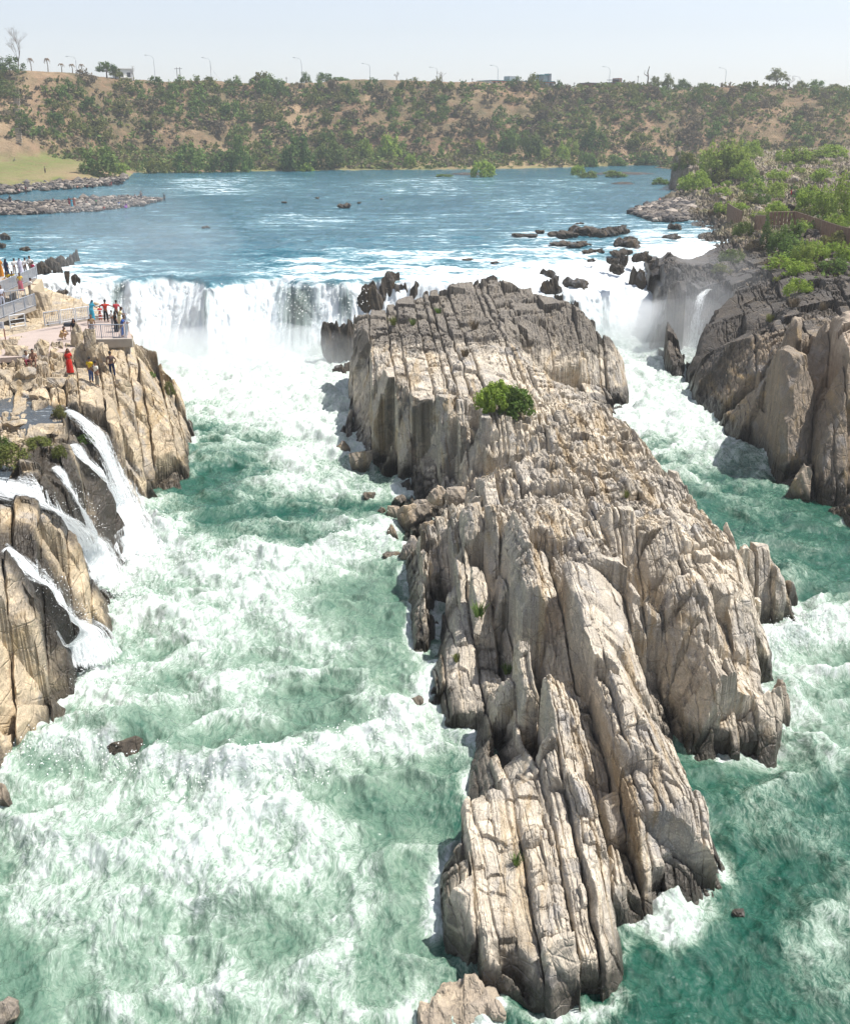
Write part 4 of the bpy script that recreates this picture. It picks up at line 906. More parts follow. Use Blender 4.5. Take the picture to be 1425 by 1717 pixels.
# flying drops and torn flecks of white water: over the falls, along the standing waves and round the cascades
rg = np.random.default_rng(77); SPL = []
def flecks(c, n, sx, sy, sz, s0, s1, up=0.0):
    q = np.asarray(c, float)[None] + rg.normal(size=(n, 3)) * np.array([sx, sy, sz]); q[:, 2] += np.abs(rg.normal(size=n)) * up; SPL.append(np.c_[q, rg.uniform(s0, s1, n) * rg.random(n) ** .6])
def surf_z(x, y):
    j = np.clip(np.searchsorted(lyk, np.log(y)), 0, NR - 1); i = np.clip(((x / y) - ga[0]) / (ga[1] - ga[0]), 0, NC - 1).astype(int); return Z_WATER[j, i]
for pts, amp in CRESTS:
    if amp < .6: continue
    q, _ = resample([P(p[0], p[1], LOW) for p in pts], 60)
    n = int(800 * amp); k = rg.integers(0, 60, n); x = q[k, 0] + rg.normal(size=n) * .6; y = q[k, 1] - np.abs(rg.normal(size=n)) * .7; z = surf_z(x, y) + np.abs(rg.normal(size=n)) * .18
    SPL.append(np.c_[x, y, z, rg.uniform(.010, .032, n)])
for c in CPTS:
    q, _ = resample(c, 40); n = 450; k = rg.integers(8, 40, n); g = (k / 40.0)[:, None]; p = q[k] + rg.normal(size=(n, 3)) * np.array([.5, .35, .22]) * (.35 + 1.1 * g) + np.array([.12, -.1, .25]); SPL.append(np.c_[p, rg.uniform(.008, .022, n)])
    flecks(c[-1] + np.array([.3, -.2, .2]), 800, 1.1, .7, .3, .008, .025, .3)
for x0_, x1_, n in ((110, 620, 1800), (880, 1090, 1500)):
    px = rg.uniform(x0_, x1_, n); py = (rg.uniform(474, 585, n) if x0_ < 500 else 440 + (px - 880) * .55 + rg.uniform(0, 90, n)); 
    for a_, b_ in zip(px, py):
        d_ = 107.5 - (b_ - 460) * .02 if x0_ < 500 else 119 - (b_ - 440) * .055
        SPL.append(np.array([[*PD(a_, b_, d_ + rg.normal() * .5), rg.uniform(.02, .06)]]))
S_ = np.concatenate(SPL); tet = np.array([(1, 1, 1), (-1, -1, 1), (-1, 1, -1), (1, -1, -1)], float); n = len(S_)
V = (S_[:, None, :3] + tet[None] * S_[:, None, 3:4] * rg.uniform(.5, 1.2, (n, 4, 1))).reshape(-1, 3); i = np.arange(n) * 4
T_ = np.concatenate([np.stack([i + a, i + b, i + c], 1) for a, b, c in ((0, 1, 2), (0, 3, 1), (0, 2, 3), (1, 3, 2))])
t = NT('spray_drops'); d = t.n('ShaderNodeBsdfDiffuse'); t.set(d.inputs[0], (.85, .88, .88)); up_ = t.n('ShaderNodeCombineXYZ'); up_.inputs[2].default_value = 1.0; t.set(d.inputs['Normal'], up_.outputs[0]); tl = t.n('ShaderNodeBsdfTranslucent'); t.set(tl.inputs[0], (.85, .88, .88)); mx = t.n('ShaderNodeMixShader'); mx.inputs[0].default_value = .15; t.set(mx.inputs[1], d.outputs[0]); t.set(mx.inputs[2], tl.outputs[0]); t.surf(mx.outputs[0])
tag(link('spray', raw_mesh('spray', V, T_), t.m), kind='stuff')
# ------------------------------------------------------------------ finding the ground under a line of sight, when a thing is placed
H_HILL = lambda X, Y: h_hill(X, np.minimum(Y, 630))

def leaf_mat(name, c1, c2, c3, transl=.3):
    t = NT(name); r = t.attr('lr'); oi = t.n('ShaderNodeObjectInfo').outputs['Random']
    c = t.mix(t.ramp(r, .1, .9), c1, c2); c = t.mix(t.ramp(t.math('ADD', t.math('MULTIPLY', oi, .8), t.math('MULTIPLY', r, .3)), .5, 1.0, 0, .8), c, c3)
    d = t.n('ShaderNodeBsdfDiffuse'); t.set(d.inputs[0], c); tl = t.n('ShaderNodeBsdfTranslucent'); t.set(tl.inputs[0], c)
    m = t.n('ShaderNodeMixShader'); m.inputs[0].default_value = transl; t.set(m.inputs[1], d.outputs[0]); t.set(m.inputs[2], tl.outputs[0]); t.surf(m.outputs[0]); return t.m
ML = {'bright': leaf_mat('bright_leaves', (.20, .30, .055), (.33, .42, .09), (.27, .33, .085), .4), 'mid': leaf_mat('green_leaves', (.095, .17, .045), (.175, .245, .07), (.16, .195, .065)),
      'dark': leaf_mat('dark_leaves', (.07, .125, .038), (.13, .185, .054), (.14, .165, .058)), 'olive': leaf_mat('olive_leaves', (.115, .14, .042), (.185, .20, .064), (.185, .175, .07)),
      'dry': leaf_mat('dry_twigs', (.13, .105, .075), (.20, .16, .105), (.15, .14, .08), .2)}
M_BARK = simple_mat('bark', (.16, .115, .08), .9, .25, 9, .1, .4); M_TWIG = simple_mat('grey_twigs', (.24, .20, .17), .9, .2, 9, .1)
def leaves(rng, n, size, nclump, shape=(1, 1, .8), spread=.28, hollow=.45, up=.35, aspect=1.6):
    """n leaf quads gathered in clumps spread through an ellipsoid of unit radius standing on z = 0"""
    c = rng.normal(size=(nclump, 3)); c /= np.linalg.norm(c, axis=1)[:, None]; c *= (hollow + (1 - hollow) * rng.random((nclump, 1)) ** .6)
    c[:, 2] = np.abs(c[:, 2]) * 1.15 - .15; cs = rng.uniform(.6, 1.35, nclump) * spread
    k = rng.integers(0, nclump, n); off = rng.normal(size=(n, 3)); off /= np.linalg.norm(off, axis=1)[:, None]; off *= rng.random((n, 1)) ** .45
    p = c[k] + off * cs[k][:, None]; p = p * np.array(shape); p[:, 2] += shape[2] * .22
    nrm = off + rng.normal(size=(n, 3)) * .55 + np.array([0, 0, up]); nrm /= np.linalg.norm(nrm, axis=1)[:, None]
    tn = rng.normal(size=(n, 3)); tn -= nrm * (tn * nrm).sum(1)[:, None]; tn /= np.linalg.norm(tn, axis=1)[:, None]; bn = np.cross(nrm, tn)
    s = size * rng.uniform(.6, 1.3, n)[:, None]
    V = np.stack([p - tn * s * aspect / 2, p - bn * s / 2 + tn * s * .1, p + tn * s * aspect / 2, p + bn * s / 2 + tn * s * .1], 1).reshape(-1, 3)
    lr = np.repeat(np.clip(.5 + .28 * (rng.random(n) - .5) + .5 * (rng.random(nclump)[k] - .5) , 0, 1), 4)
    return V, np.arange(4 * n).reshape(n, 4), lr
def leaf_mesh(name, seed, n, size, nclump, **kw):
    V, Q, lr = leaves(np.random.default_rng(seed), n, size, nclump, **kw); V[:, 2] = np.maximum(V[:, 2], -.05)
    return raw_mesh(name, V, Q, {'lr': lr})
def stem_mesh(seed, h=.8, r=.05, nb=5, spread=.6, bark=M_BARK, lean=0.0, name='trunk'):
    rng = random.Random(seed); m = MB()
    top = Vector((lean, 0, h)); m.tube([(0, 0, -.25), (lean * .3 + .02, .01, h * .4), top], [r, r * .8, r * .55], 6)
    for i in range(nb):
        a = 6.283 * i / nb + rng.uniform(-.4, .4); s = rng.uniform(.35, .95); b = Vector((lean * s, 0, h * s)); e = b + Vector((math.cos(a) * spread * rng.uniform(.6, 1), math.sin(a) * spread * rng.uniform(.6, 1), h * rng.uniform(.25, .6)))
        mid = (b + e) / 2 + Vector((0, 0, -.06)); m.tube([b, mid, e], [r * .5, r * .35, r * .12], 4, False)
    me = bpy.data.meshes.new(name); me.from_pydata([tuple(v) for v in m.v], [], m.f); me.materials.append(bark); return me
PROTO = {}
def proto(kind, var, n=420, size=.14, nclump=22):
    k = (kind, var, n)
    if k not in PROTO:
        sh = [(1, 1, .85), (1, .9, 1.05), (1, 1, .7), (.9, 1, 1.25)][var % 4]
        me = leaf_mesh('crown', 1000 + var * 7 + n, n, size, nclump, shape=sh); me.materials.append(ML[kind]); PROTO[k] = (me, stem_mesh(50 + var, .75, .035, 6, .55))
    return PROTO[k]
def plant(name, loc, w, h, kind, var, label, cat, group=None, parts=True, n=420, size=.14, nclump=22, rz=None):
    cr, st = proto(kind, var, n, size, nclump); top = {0: 1.25, 1: 1.5, 2: 1.05, 3: 1.8}[var % 4]
    rz = rz if rz is not None else (var * 1.7 + loc[0]) % 6.28
    if parts:
        r = empty(name, loc, rz); r.scale = (w / 2, w / 2, h / top); link('crown', cr, None, r); link('trunk', st, None, r)
    else:
        r = link(name, cr, None); r.location = loc; r.rotation_euler = (0, 0, rz); r.scale = (w / 2, w / 2, h / top)
    tag(r, label, cat, group); return r
def size_at(p, px): return px * pix(p[0], p[1], p[2])[2] / F

# columns and rows of the far slope, for describing where a shrub grows
ZONES = [(70, 'below the left bare tree'), (160, 'below the row of withered palms'), (240, 'below the small white house'), (320, 'below the twin utility poles'), (430, 'below the stayed lamp'),
         (560, 'below the paired rim bushes'), (690, 'below the leafless rim sapling'), (800, 'below the twiggy rim tree'), (945, 'below the long white building'), (1070, 'below the brick houses'),
         (1180, 'below the broken dead tree'), (1270, 'left of the round rim tree'), (2000, 'below the round rim tree')]
def zone(px): return next(t_ for x_, t_ in ZONES if px < x_)
KN = {'bright': 'bright green', 'mid': 'leafy green', 'dark': 'dense dark green', 'olive': 'dusty olive', 'dry': 'leafless brown'}
rng = np.random.default_rng(5)
cnt = 0; tries = 0; spots = []
while cnt < 285 and tries < 60000:
    tries += 1
    px = rng.uniform(-25, 1450); d = rng.uniform(334, 440); a, _, _ = ray(px, 200); x = a / ray(px, 200)[1] * d
    X1 = np.array([[x]]); Y1 = np.array([[d]]); z = float(h_hill(X1, Y1)[0][0, 0])
    if z < 1.6 or z > 27.5: continue
    qx, qy, _ = pix(x, d, z); f = z / 30.0
    dens = .45 + .75 * (float(fbm(X1 * .035, np.array([[z * .06]]), 77, 3)[0, 0]) - .3)
    if 80 < qx < 460 and qy < 232: dens += .45
    if qx < 85 and qy > 150: dens *= .06
    if qx < 480 and qy > 232 and qx < 330: dens *= .10
    if f < .2: dens *= .55
    if qx > 930: dens *= .8
    if float(hill_extra(X1, Y1, np.array([[z]]))['bare'][0, 0]) > .3: dens *= .12
    if rng.random() > dens: continue
    w_ = rng.uniform(3.2, 8.5) * (1.15 if 80 < qx < 460 else .95)
    if any((x - s[0]) ** 2 + ((d - s[1]) * 1.1) ** 2 < (.30 * (w_ + s[2])) ** 2 for s in spots): continue
    spots.append((x, d, w_)); u = rng.random()
    if 80 < qx < 460 and qy < 235: kind = 'dark' if u < .30 else 'mid' if u < .66 else 'olive' if u < .92 else 'dry'
    elif qx > 930: kind = 'dry' if u < .38 else 'olive' if u < .68 else 'dark' if u < .90 else 'mid'
    else: kind = 'dark' if u < .20 else 'olive' if u < .50 else 'mid' if u < .78 else 'dry'
    row = 'high on the far slope' if f > .66 else 'halfway up the far slope' if f > .3 else 'low on the far slope'
    row = row.replace(' on the far slope', ' on far slope'); lab = KN[kind] + ' bush ' + row + ' ' + zone(qx)
    plant('bush', (x, d, z - .3), w_, w_ * rng.uniform(.6, 1.0), kind, int(rng.integers(0, 4)), lab, 'bush', lab.replace(' bush ', ' bushes '), parts=False, n=640, size=.12, nclump=26)
    cnt += 1
# low scrub and dead grass between the bushes: ground cover of the slope
def cover(name, hfun, xs, ys, size, nper, mats, seed, zmin, zmax, accept, scl):
    rng = np.random.default_rng(seed); Vs, Qs, Ls, Ms = [], [], [], []; nv = 0
    z = hfun(xs[None, :], ys[None, :])[0][0]
    for i in np.nonzero((z > zmin) & (z < zmax) & accept(xs, ys, z, rng))[0]:
        V, Q, lr = leaves(rng, nper, size, 4, spread=.5, hollow=.1, shape=(1, 1, .7)); s = rng.uniform(*scl)
        Vs.append(V * s + np.array([xs[i], ys[i], z[i] - .1])); Qs.append(Q + nv); nv += len(V); Ls.append(lr); Ms.append(np.full(len(Q), rng.choice(len(mats), p=[m[1] for m in mats])))
    me = raw_mesh(name, np.concatenate(Vs), np.concatenate(Qs), {'lr': np.concatenate(Ls)})
    o = link(name, me); 
    for m in mats: me.materials.append(ML[m[0]])
    me.polygons.foreach_set('material_index', np.concatenate(Ms).astype(np.int32)); return tag(o, kind='stuff')
rg = np.random.default_rng(8); n_ = 11000
ds = rg.uniform(330, 455, n_); xs = rg.uniform(-.46, .46, n_) * ds
cover('scrub', H_HILL, xs, ds, .30, 26, [('dry', .30), ('olive', .36), ('mid', .19), ('dark', .15)], 9, .25, 27.5,
      lambda x, y, z, r: (fbm(x[None] * .06, z[None] * .1, 55, 3)[0] + .25 * (r.random(len(x)) - .5) > .36) & ((x > -128) | (z > 14) | (r.random(len(x)) < .1)) | ((z < 2.6) & (x > -88) & (r.random(len(x)) < .55)), (.9, 2.9))

# bushes one can tell apart at the foot of the slope, on the shore and on the islets  (px, py of the foot, width px, height px)
M2 = [(165, 291, 74, 56, 'mid', 1, 'big rounded green bush on the near end of the left grassy shore'), (262, 292, 44, 30, 'olive', 0, 'low olive bush at the water edge right of the grassy shore'),
 (322, 291, 60, 56, 'mid', 3, 'tall grey green tree at the water edge below the twin poles'), (372, 291, 46, 44, 'dark', 1, 'dark shoreline tree between two paler ones on the left far shore'), (404, 290, 46, 68, 'mid', 3, 'tallest leafy tree on the left far shore, with a pointed crown'),
 (500, 286, 70, 72, 'dark', 1, 'broad dark tree at the foot of the far slope left of centre'), (556, 282, 52, 60, 'dark', 3, 'dark upright tree at the foot of the slope beside the pale green ones'),
 (615, 268, 28, 40, 'bright', 3, 'narrow pale green tree left of the spreading pale one on the far slope'), (655, 266, 44, 48, 'bright', 1, 'spreading pale green tree low on the far slope at centre'), (687, 279, 22, 28, 'bright', 0, 'small round bright bush just above the far shore at centre'),
 (805, 262, 24, 30, 'bright', 1, 'pale green sapling above the islet bush on the far slope'), (850, 252, 40, 42, 'mid', 1, 'leafy tree low on the far slope right of the islet'), (890, 266, 48, 52, 'dark', 0, 'wide dark tree low on the far slope between pale ones'),
 (909, 268, 26, 30, 'bright', 0, 'round pale bush in front of a wide dark tree on the far shore'), (942, 268, 24, 34, 'bright', 3, 'slim pale tree on the far shore left of a tall dark one'), (958, 262, 28, 34, 'bright', 1, 'pale tree touching the left side of a tall dark shore tree'),
 (995, 255, 46, 56, 'dark', 3, 'tall dark tree standing on the right far shore'), (985, 281, 34, 32, 'mid', 0, 'green bush at the water edge in front of the tall dark shore tree'), (1030, 277, 36, 22, 'mid', 2, 'low spreading bush on the far shore left of the dark rock head'),
 (1082, 276, 50, 26, 'dark', 2, 'low dark bush on the far shore next to the dark rock head'), (1072, 246, 44, 30, 'olive', 0, 'grey green bush on the bare slope above the right far shore'),
 (200, 289, 40, 20, 'bright', 2, 'low bright shrubs along the grassy shore beside the big green bush'), (515, 289, 34, 20, 'bright', 2, 'low yellow green bush at the water edge left of centre')]
for k, (px, py, wp, hp, kind, var, lab) in enumerate(M2):
    q = hit(px, py, H_HILL, 250, 450); s = size_at(q, 1)
    plant('bush' if hp < 44 else 'tree', (q.x, q.y, q.z - .2), wp * s, hp * s, kind, var, lab, 'bush' if hp < 44 else 'tree', n=1500, size=.10, nclump=34)
# islets in the upper river
def islet(px, py, wp, dp, seed, lab):
    c = P(px, py, 0); s = size_at(c, 1); rg = np.random.default_rng(seed); u = np.linspace(-1, 1, 60); U, Vv = np.meshgrid(u, u)
    r = np.hypot(U, Vv); z = .55 * (1 - r ** 2) + .35 * (fbm(U * 4, Vv * 4, seed, 4) - .5) - .15
    me = grid_mesh('islet', c[0] + U * wp * s / 2, c[1] + Vv * dp, z * 1.2, (r < 1.05)[:-1, :-1], {'blk': U * 0 + .5, 'dk': U * 0, 'wet': .6 * (z < .25)}, False)
    tag(link('islet', me, M_BLACK), lab, 'islet')
islet(790, 292, 100, 4, 3, 'low stony islet under a bright green bush in the upper river'); islet(1045, 291, 130, 6, 4, 'long flat stony islet near the right far shore'); islet(1045, 308, 46, 3, 7, 'small low heap of dark stones in the river left of the dark rock head')
for px, py, wp, hp, kind, lab in ((811, 294, 44, 32, 'bright', 'bright green bush on the small islet in the upper river'), (968, 291, 26, 20, 'bright', 'yellow green bush at the left tip of the long flat islet'), (745, 294, 30, 5, 'mid', 'flat patch of green plants at the left end of the small islet'),
    (985, 295, 34, 12, 'mid', 'low green shrub on the long flat islet'), (1028, 294, 40, 12, 'mid', 'low green shrub in the middle of the long flat islet'), (1105, 306, 32, 12, 'mid', 'low green shrub on the stones left of the dark rock head')):
    q = P(px, py, .35); s = size_at(q, 1); plant('bush', (q[0], q[1], .1), wp * s, hp * s, kind, 2 if hp < 15 else 0, lab, 'bush', n=1500, size=.10, nclump=34)
# right bank
H_R = h_right
M3 = [(1163, 318, 54, 38, 'bright', 0, 'round bright bush in front of the dark rock head on the right bank'), (1200, 296, 66, 66, 'bright', 1, 'tallest of the bright willows clustered behind the dark rock head'), (1232, 290, 58, 62, 'bright', 1, 'right one of the two large bright willows behind the dark rock head'),
 (1258, 262, 36, 32, 'bright', 0, 'smaller bright willow behind and right of the clustered willows'), (1246, 300, 44, 34, 'bright', 0, 'round bright bush at the foot of the clustered willows, right side'), (1216, 302, 40, 26, 'olive', 0, 'yellowish bush at the foot of the clustered willows, left side'), (1150, 276, 32, 22, 'olive', 2, 'olive bush on top of the dark rock head'),
 (1390, 262, 60, 22, 'bright', 2, 'low bright bush far back on the right bank at the picture edge'), (1340, 268, 60, 16, 'olive', 2, 'low olive bush far back on the stony right bank'), (1110, 268, 10, 8, 'mid', 2, 'tiny bush behind the dark rock head'),
 (1302, 360, 46, 26, 'bright', 2, 'low bright bush at the left end of the long brown fence'), (1352, 355, 50, 50, 'bright', 1, 'leftmost of the tall bright willows behind the long fence'), (1384, 362, 48, 60, 'bright', 1, 'middle one of the tall bright willows behind the long fence'), (1412, 372, 56, 86, 'bright', 3, 'tallest bright willow behind the long fence at the right edge'), (1400, 385, 40, 34, 'bright', 0, 'round bright bush close behind the right end of the long fence'),
 (1226, 440, 40, 30, 'mid', 0, 'green bush on the dark rocks left of the fenced slope'), (1205, 458, 40, 20, 'olive', 2, 'thin olive shrub growing on the wet dark rocks'), (1245, 394, 34, 30, 'mid', 0, 'green bush below the short leaning fence'), (1283, 418, 26, 62, 'dark', 3, 'narrow dark bush climbing over the fence line'), (1305, 425, 42, 52, 'mid', 1, 'tall feathery shrub below the gap in the fence'),
 (1330, 402, 36, 40, 'mid', 1, 'grey green bush directly below the bend of the long fence'), (1346, 446, 40, 52, 'bright', 1, 'leftmost bright bush on the slope below the long fence'), (1368, 436, 46, 42, 'bright', 0, 'middle bright bush on the slope below the long fence'), (1392, 432, 40, 34, 'bright', 0, 'bright bush below the long fence near the right edge'), (1416, 440, 40, 40, 'bright', 1, 'bright bush below the right end of the long fence'),
 (1338, 492, 46, 34, 'bright', 0, 'light green bush on the brink above the dark cleft'), (1265, 418, 30, 22, 'dry', 0, 'dry brown brush between the two fences'), (1300, 446, 50, 16, 'dry', 2, 'dry brush patch under the feathery shrub'), (1390, 460, 60, 18, 'dry', 2, 'dry straw coloured brush above the cliff at the right edge')]
for k, (px, py, wp, hp, kind, var, lab) in enumerate(M3):
    q = hit(px, py, H_R, 60, 345); s = size_at(q, 1)
    plant('bush', (q.x, q.y, q.z - .15), wp * s, hp * s, kind, var, lab, 'bush', n=2600, size=.075, nclump=44)
n_ = 520; ds = np.exp(rg.uniform(math.log(95), math.log(340), n_)); xs = rg.uniform(.2, .5, n_) * ds
cover('low_scrub', H_R, xs, ds, .30, 16, [('dry', .28), ('olive', .34), ('mid', .24), ('bright', .14)], 19, 1.0, 14, lambda x, y, z, r: fbm(x[None] * .08, y[None] * .05, 56, 3)[0] + .35 * (r.random(len(x)) - .5) > .46, (.35, 1.0))
# the island bush and small plants rooted in cracks
q = hit(843, 690, h_island, 40, 100); s = size_at(q, 1)
r = empty('bush', (q.x, q.y, q.z - .1)); tag(r, 'dense green bush rooted in the top of the rock island', 'bush')
me = leaf_mesh('crown', 901, 7000, .075, 90, shape=(1, .9, .8), spread=.22); me.materials.append(ML['bright']); c_ = link('crown', me, None, r, (-12 * s, 0, .1)); c_.scale = (34 * s, 34 * s, 52 * s)
me = leaf_mesh('crown', 902, 6000, .075, 90, shape=(1, .9, .8), spread=.22); me.materials.append(ML['mid']); c_ = link('crown', me, None, r, (20 * s, -.2, -.1)); c_.scale = (31 * s, 31 * s, 46 * s)
t_ = link('trunk', stem_mesh(77, 1.3, .07, 8, .9), None, r)
def tuft_mesh(seed, n=70):
    rg = np.random.default_rng(seed); a = rg.uniform(0, 6.28, n); l = rg.uniform(.5, 1, n); rr = rg.random(n) * .35; lean = rg.uniform(.1, .7, n)
    b = np.stack([np.cos(a) * rr, np.sin(a) * rr, 0 * a], 1); tip = b + np.stack([np.cos(a) * lean * l, np.sin(a) * lean * l, l], 1); sd_ = np.stack([-np.sin(a), np.cos(a), 0 * a], 1) * .035; md = (b + tip) / 2 + np.array([0, 0, .08])
    V = np.stack([b - sd_, b + sd_, md + sd_, md - sd_, tip], 1).reshape(-1, 3); i = np.arange(n) * 5
    Q = np.concatenate([np.stack([i, i + 1, i + 2, i + 3], 1), np.stack([i + 3, i + 2, i + 4, i + 4], 1)])
    me = bpy.data.meshes.new('tuft'); me.from_pydata(V.tolist(), [], [list(dict.fromkeys(q)) for q in Q.tolist()]); at = me.attributes.new('lr', 'FLOAT', 'POINT'); at.data.foreach_set('value', rg.random(len(V)).astype(np.float32)); return me
TUFT = {k: [tuft_mesh(s_ + i * 3) for s_ in (1, 2, 3)] for i, k in enumerate(('olive', 'mid', 'dry'))}
for k, v in TUFT.items():
    for m_ in v: m_.materials.append(ML[k])
TF = [(660, 545, 'olive', 16, h_island, 'on the far left top of the rock island'), (692, 545, 'mid', 12, h_island, 'beside a flat boulder on the far top of the rock island'), (735, 525, 'mid', 11, h_island, 'near the back edge of the rock island'), (795, 552, 'dry', 18, h_island, 'on the far middle of the rock island'),
 (778, 598, 'dry', 18, h_island, 'up the slope behind the island bush'), (1050, 835, 'olive', 14, h_island, 'on the right crest of the rock island'), (866, 1450, 'mid', 20, h_island, 'in a crack of the near slabs of the rock island'), (802, 1035, 'mid', 26, h_island, 'hanging on the shaded left wall of the rock island'), (850, 1130, 'mid', 20, h_island, 'in the shaded hollow of the rock island'), (765, 1110, 'olive', 16, h_island, 'on the low left ledge of the rock island'),
 (1330, 515, 'dry', 20, h_right, 'on the brink beside the dark cleft'), (1290, 540, 'olive', 16, h_right, 'on the dark jagged top of the right cliff'), (1380, 520, 'dry', 16, h_right, 'on the pale rock top of the right pillar')]
for px, py, k, sp, hf, lab in TF:
    q = hit(px, py, hf, 22, 345); s = size_at(q, 1); o = link('grass_tuft', TUFT[k][int(px) % 3]); o.location = q; o.scale = (sp * s,) * 3; o.rotation_euler = (0, 0, px % 6)
    tag(o, {'olive': 'olive', 'mid': 'green', 'dry': 'straw coloured'}[k] + ' tuft of grass ' + lab, 'grass tuft')
LB = [(20, 775, 70, 40, 'olive', 0, 'dark olive shrub on the ledge at the left edge'), (60, 745, 50, 16, 'olive', 2, 'low grassy shrub on the ledge beside the stream'), (100, 770, 24, 28, 'olive', 0, 'small olive shrub beside the cascades'), (100, 700, 26, 28, 'olive', 1, 'shrub left of the top of the farthest side cascade'), (145, 740, 40, 16, 'mid', 2, 'grassy shrub right beside the farthest side cascade'),
      (232, 575, 20, 20, 'mid', 0, 'green creeper hanging below the platform corner'), (255, 632, 14, 14, 'mid', 0, 'small green plant on the cliff edge below the platform'), (283, 660, 20, 24, 'olive', 2, 'green plant on the right shoulder of the tan promontory'), (5, 760, 40, 40, 'dark', 0, 'dark shrub cut by the left picture edge')]
for px, py, wp, hp, kind, var, lab in LB:
    q = hit(px, py, h_left, 30, 110); s = size_at(q, 1); plant('shrub', (q.x, q.y, q.z - .1), wp * s, hp * s, kind, var, lab, 'shrub', n=2600, size=.075, nclump=44)

rb_g = np.random.default_rng(21); nb_ = 0
while nb_ < 70:
    px = rb_g.uniform(1135, 1440); py = rb_g.uniform(258, 470); q = hit(px, py, H_R, 85, 340)
    if q.z < 1.2: continue
    w_ = rb_g.uniform(.9, 3.0) * (1 + q.y / 300); kd = ('bright', 'mid', 'olive', 'bright')[int(rb_g.integers(0, 4))]
    plant('shrub', (q.x, q.y, q.z - .1), w_, w_ * rb_g.uniform(.4, .75), kd, int(rb_g.integers(0, 4)), {'bright': 'small fresh green', 'mid': 'small leafy green', 'olive': 'small olive'}[kd] + ' shrub among the stones of the right bank', 'shrub', {'bright': 'fresh green', 'mid': 'leafy green', 'olive': 'olive'}[kd] + ' shrubs among the right bank stones', parts=False, n=900, size=.11, nclump=30)
    nb_ += 1
# ------------------------------------------------------------------ single rocks in the river
def chunk_mesh(seed, sub=4, planes=26, rough=.2, stretch=(1, 1, 1)):
    rg = np.random.default_rng(seed); bm = bmesh.new(); bmesh.ops.create_icosphere(bm, subdivisions=sub, radius=1.25)
    co = np.array([v.co[:] for v in bm.verts])
    nr = rg.normal(size=(planes, 3)); nr[:, 2] = np.abs(nr[:, 2]) * rg.choice([1, 1, -.4], planes); nr /= np.linalg.norm(nr, axis=1)[:, None]; dd = rg.uniform(.5, .95, planes)
    for n, d in zip(nr, dd):
        e = co @ n - d; co = co - np.maximum(e, 0)[:, None] * n
    r = (fbm(co[:, 0] * 3.4 + co[:, 2] * 2.1 + seed, co[:, 1] * 3.4 - co[:, 2] * 1.6, seed, 5) - .5) * 2 * rough
    co = co * (1 + r[:, None]) * np.array(stretch)
    for v, c in zip(bm.verts, co): v.co = c
    me = bpy.data.meshes.new('rock'); bm.to_mesh(me); bm.free()
    at = me.attributes.new('blk', 'FLOAT', 'POINT'); at.data.foreach_set('value', rg.uniform(.2, .8) * np.ones(len(co), np.float32)); return me
CH = [chunk_mesh(s_, 4, 22, .26, (1, .8, .7 + .3 * (s_ % 3))) for s_ in range(8)]
CHB = [m_.copy() for m_ in CH]; CHL = [m_.copy() for m_ in CH]
for m_ in CHL: m_.materials.append(M_LEFT)
for m_ in CH: m_.materials.append(M_BLACK)
for m_ in CHB: m_.materials.append(M_BOULD)
def outcrop(seed):
    rg = np.random.default_rng(seed); bm = bmesh.new()
    for k in range(8):
        c = chunk_mesh(seed * 20 + k, 2, 9, .3); s_ = rg.uniform(.35, .75); M_ = Matrix.Translation((rg.uniform(-1, 1), rg.uniform(-.6, .6), rg.uniform(-.15, .2))) @ Matrix.Rotation(rg.uniform(-.5, .5), 4, 'Y') @ Matrix.Diagonal((s_, s_ * .8, s_ * rg.uniform(.5, 1.1), 1))
        c.transform(M_); bm.from_mesh(c); bpy.data.meshes.remove(c)
    me = bpy.data.meshes.new('rock'); bm.to_mesh(me); bm.free(); o = bpy.data.objects.new('rock', me); COL.objects.link(o)
    rm = o.modifiers.new('r', 'REMESH'); rm.mode = 'VOXEL'; rm.voxel_size = .05; dg = bpy.context.evaluated_depsgraph_get(); dg.update(); out = bpy.data.meshes.new_from_object(o.evaluated_get(dg)); bpy.data.objects.remove(o)
    co = np.array([v.co[:] for v in out.vertices]); d = (ridged(co[:, 0] * 2.2 + co[:, 2], co[:, 1] * 2.2 - co[:, 2], seed, 4) - .45) * .22; nr = np.array([v.normal[:] for v in out.vertices]); co += nr * d[:, None]
    bm = bmesh.new(); bm.from_mesh(out); bm.verts.ensure_lookup_table()
    if True:      # keep the largest connected piece
        seen = {}; best = []
        for v in bm.verts:
            if v.index in seen: continue
            st = [v]; comp = []; seen[v.index] = 1
            while st:
                q = st.pop(); comp.append(q)
                for e in q.link_edges:
                    w_ = e.other_vert(q)
                    if w_.index not in seen: seen[w_.index] = 1; st.append(w_)
            if len(comp) > len(best): best = comp
        for v in bm.verts: v.co = co[v.index]
        keep = set(best); bmesh.ops.delete(bm, geom=[v for v in bm.verts if v not in keep], context='VERTS')
    bm.to_mesh(out); bm.free(); out.polygons.foreach_set('use_smooth', [False] * len(out.polygons)); out.materials.clear(); out.materials.append(M_BLACK)
    at = out.attributes.new('blk', 'FLOAT', 'POINT'); at.data.foreach_set('value', np.full(len(out.vertices), .5, np.float32)); return out
OUTC = [outcrop(s_) for s_ in range(5)]
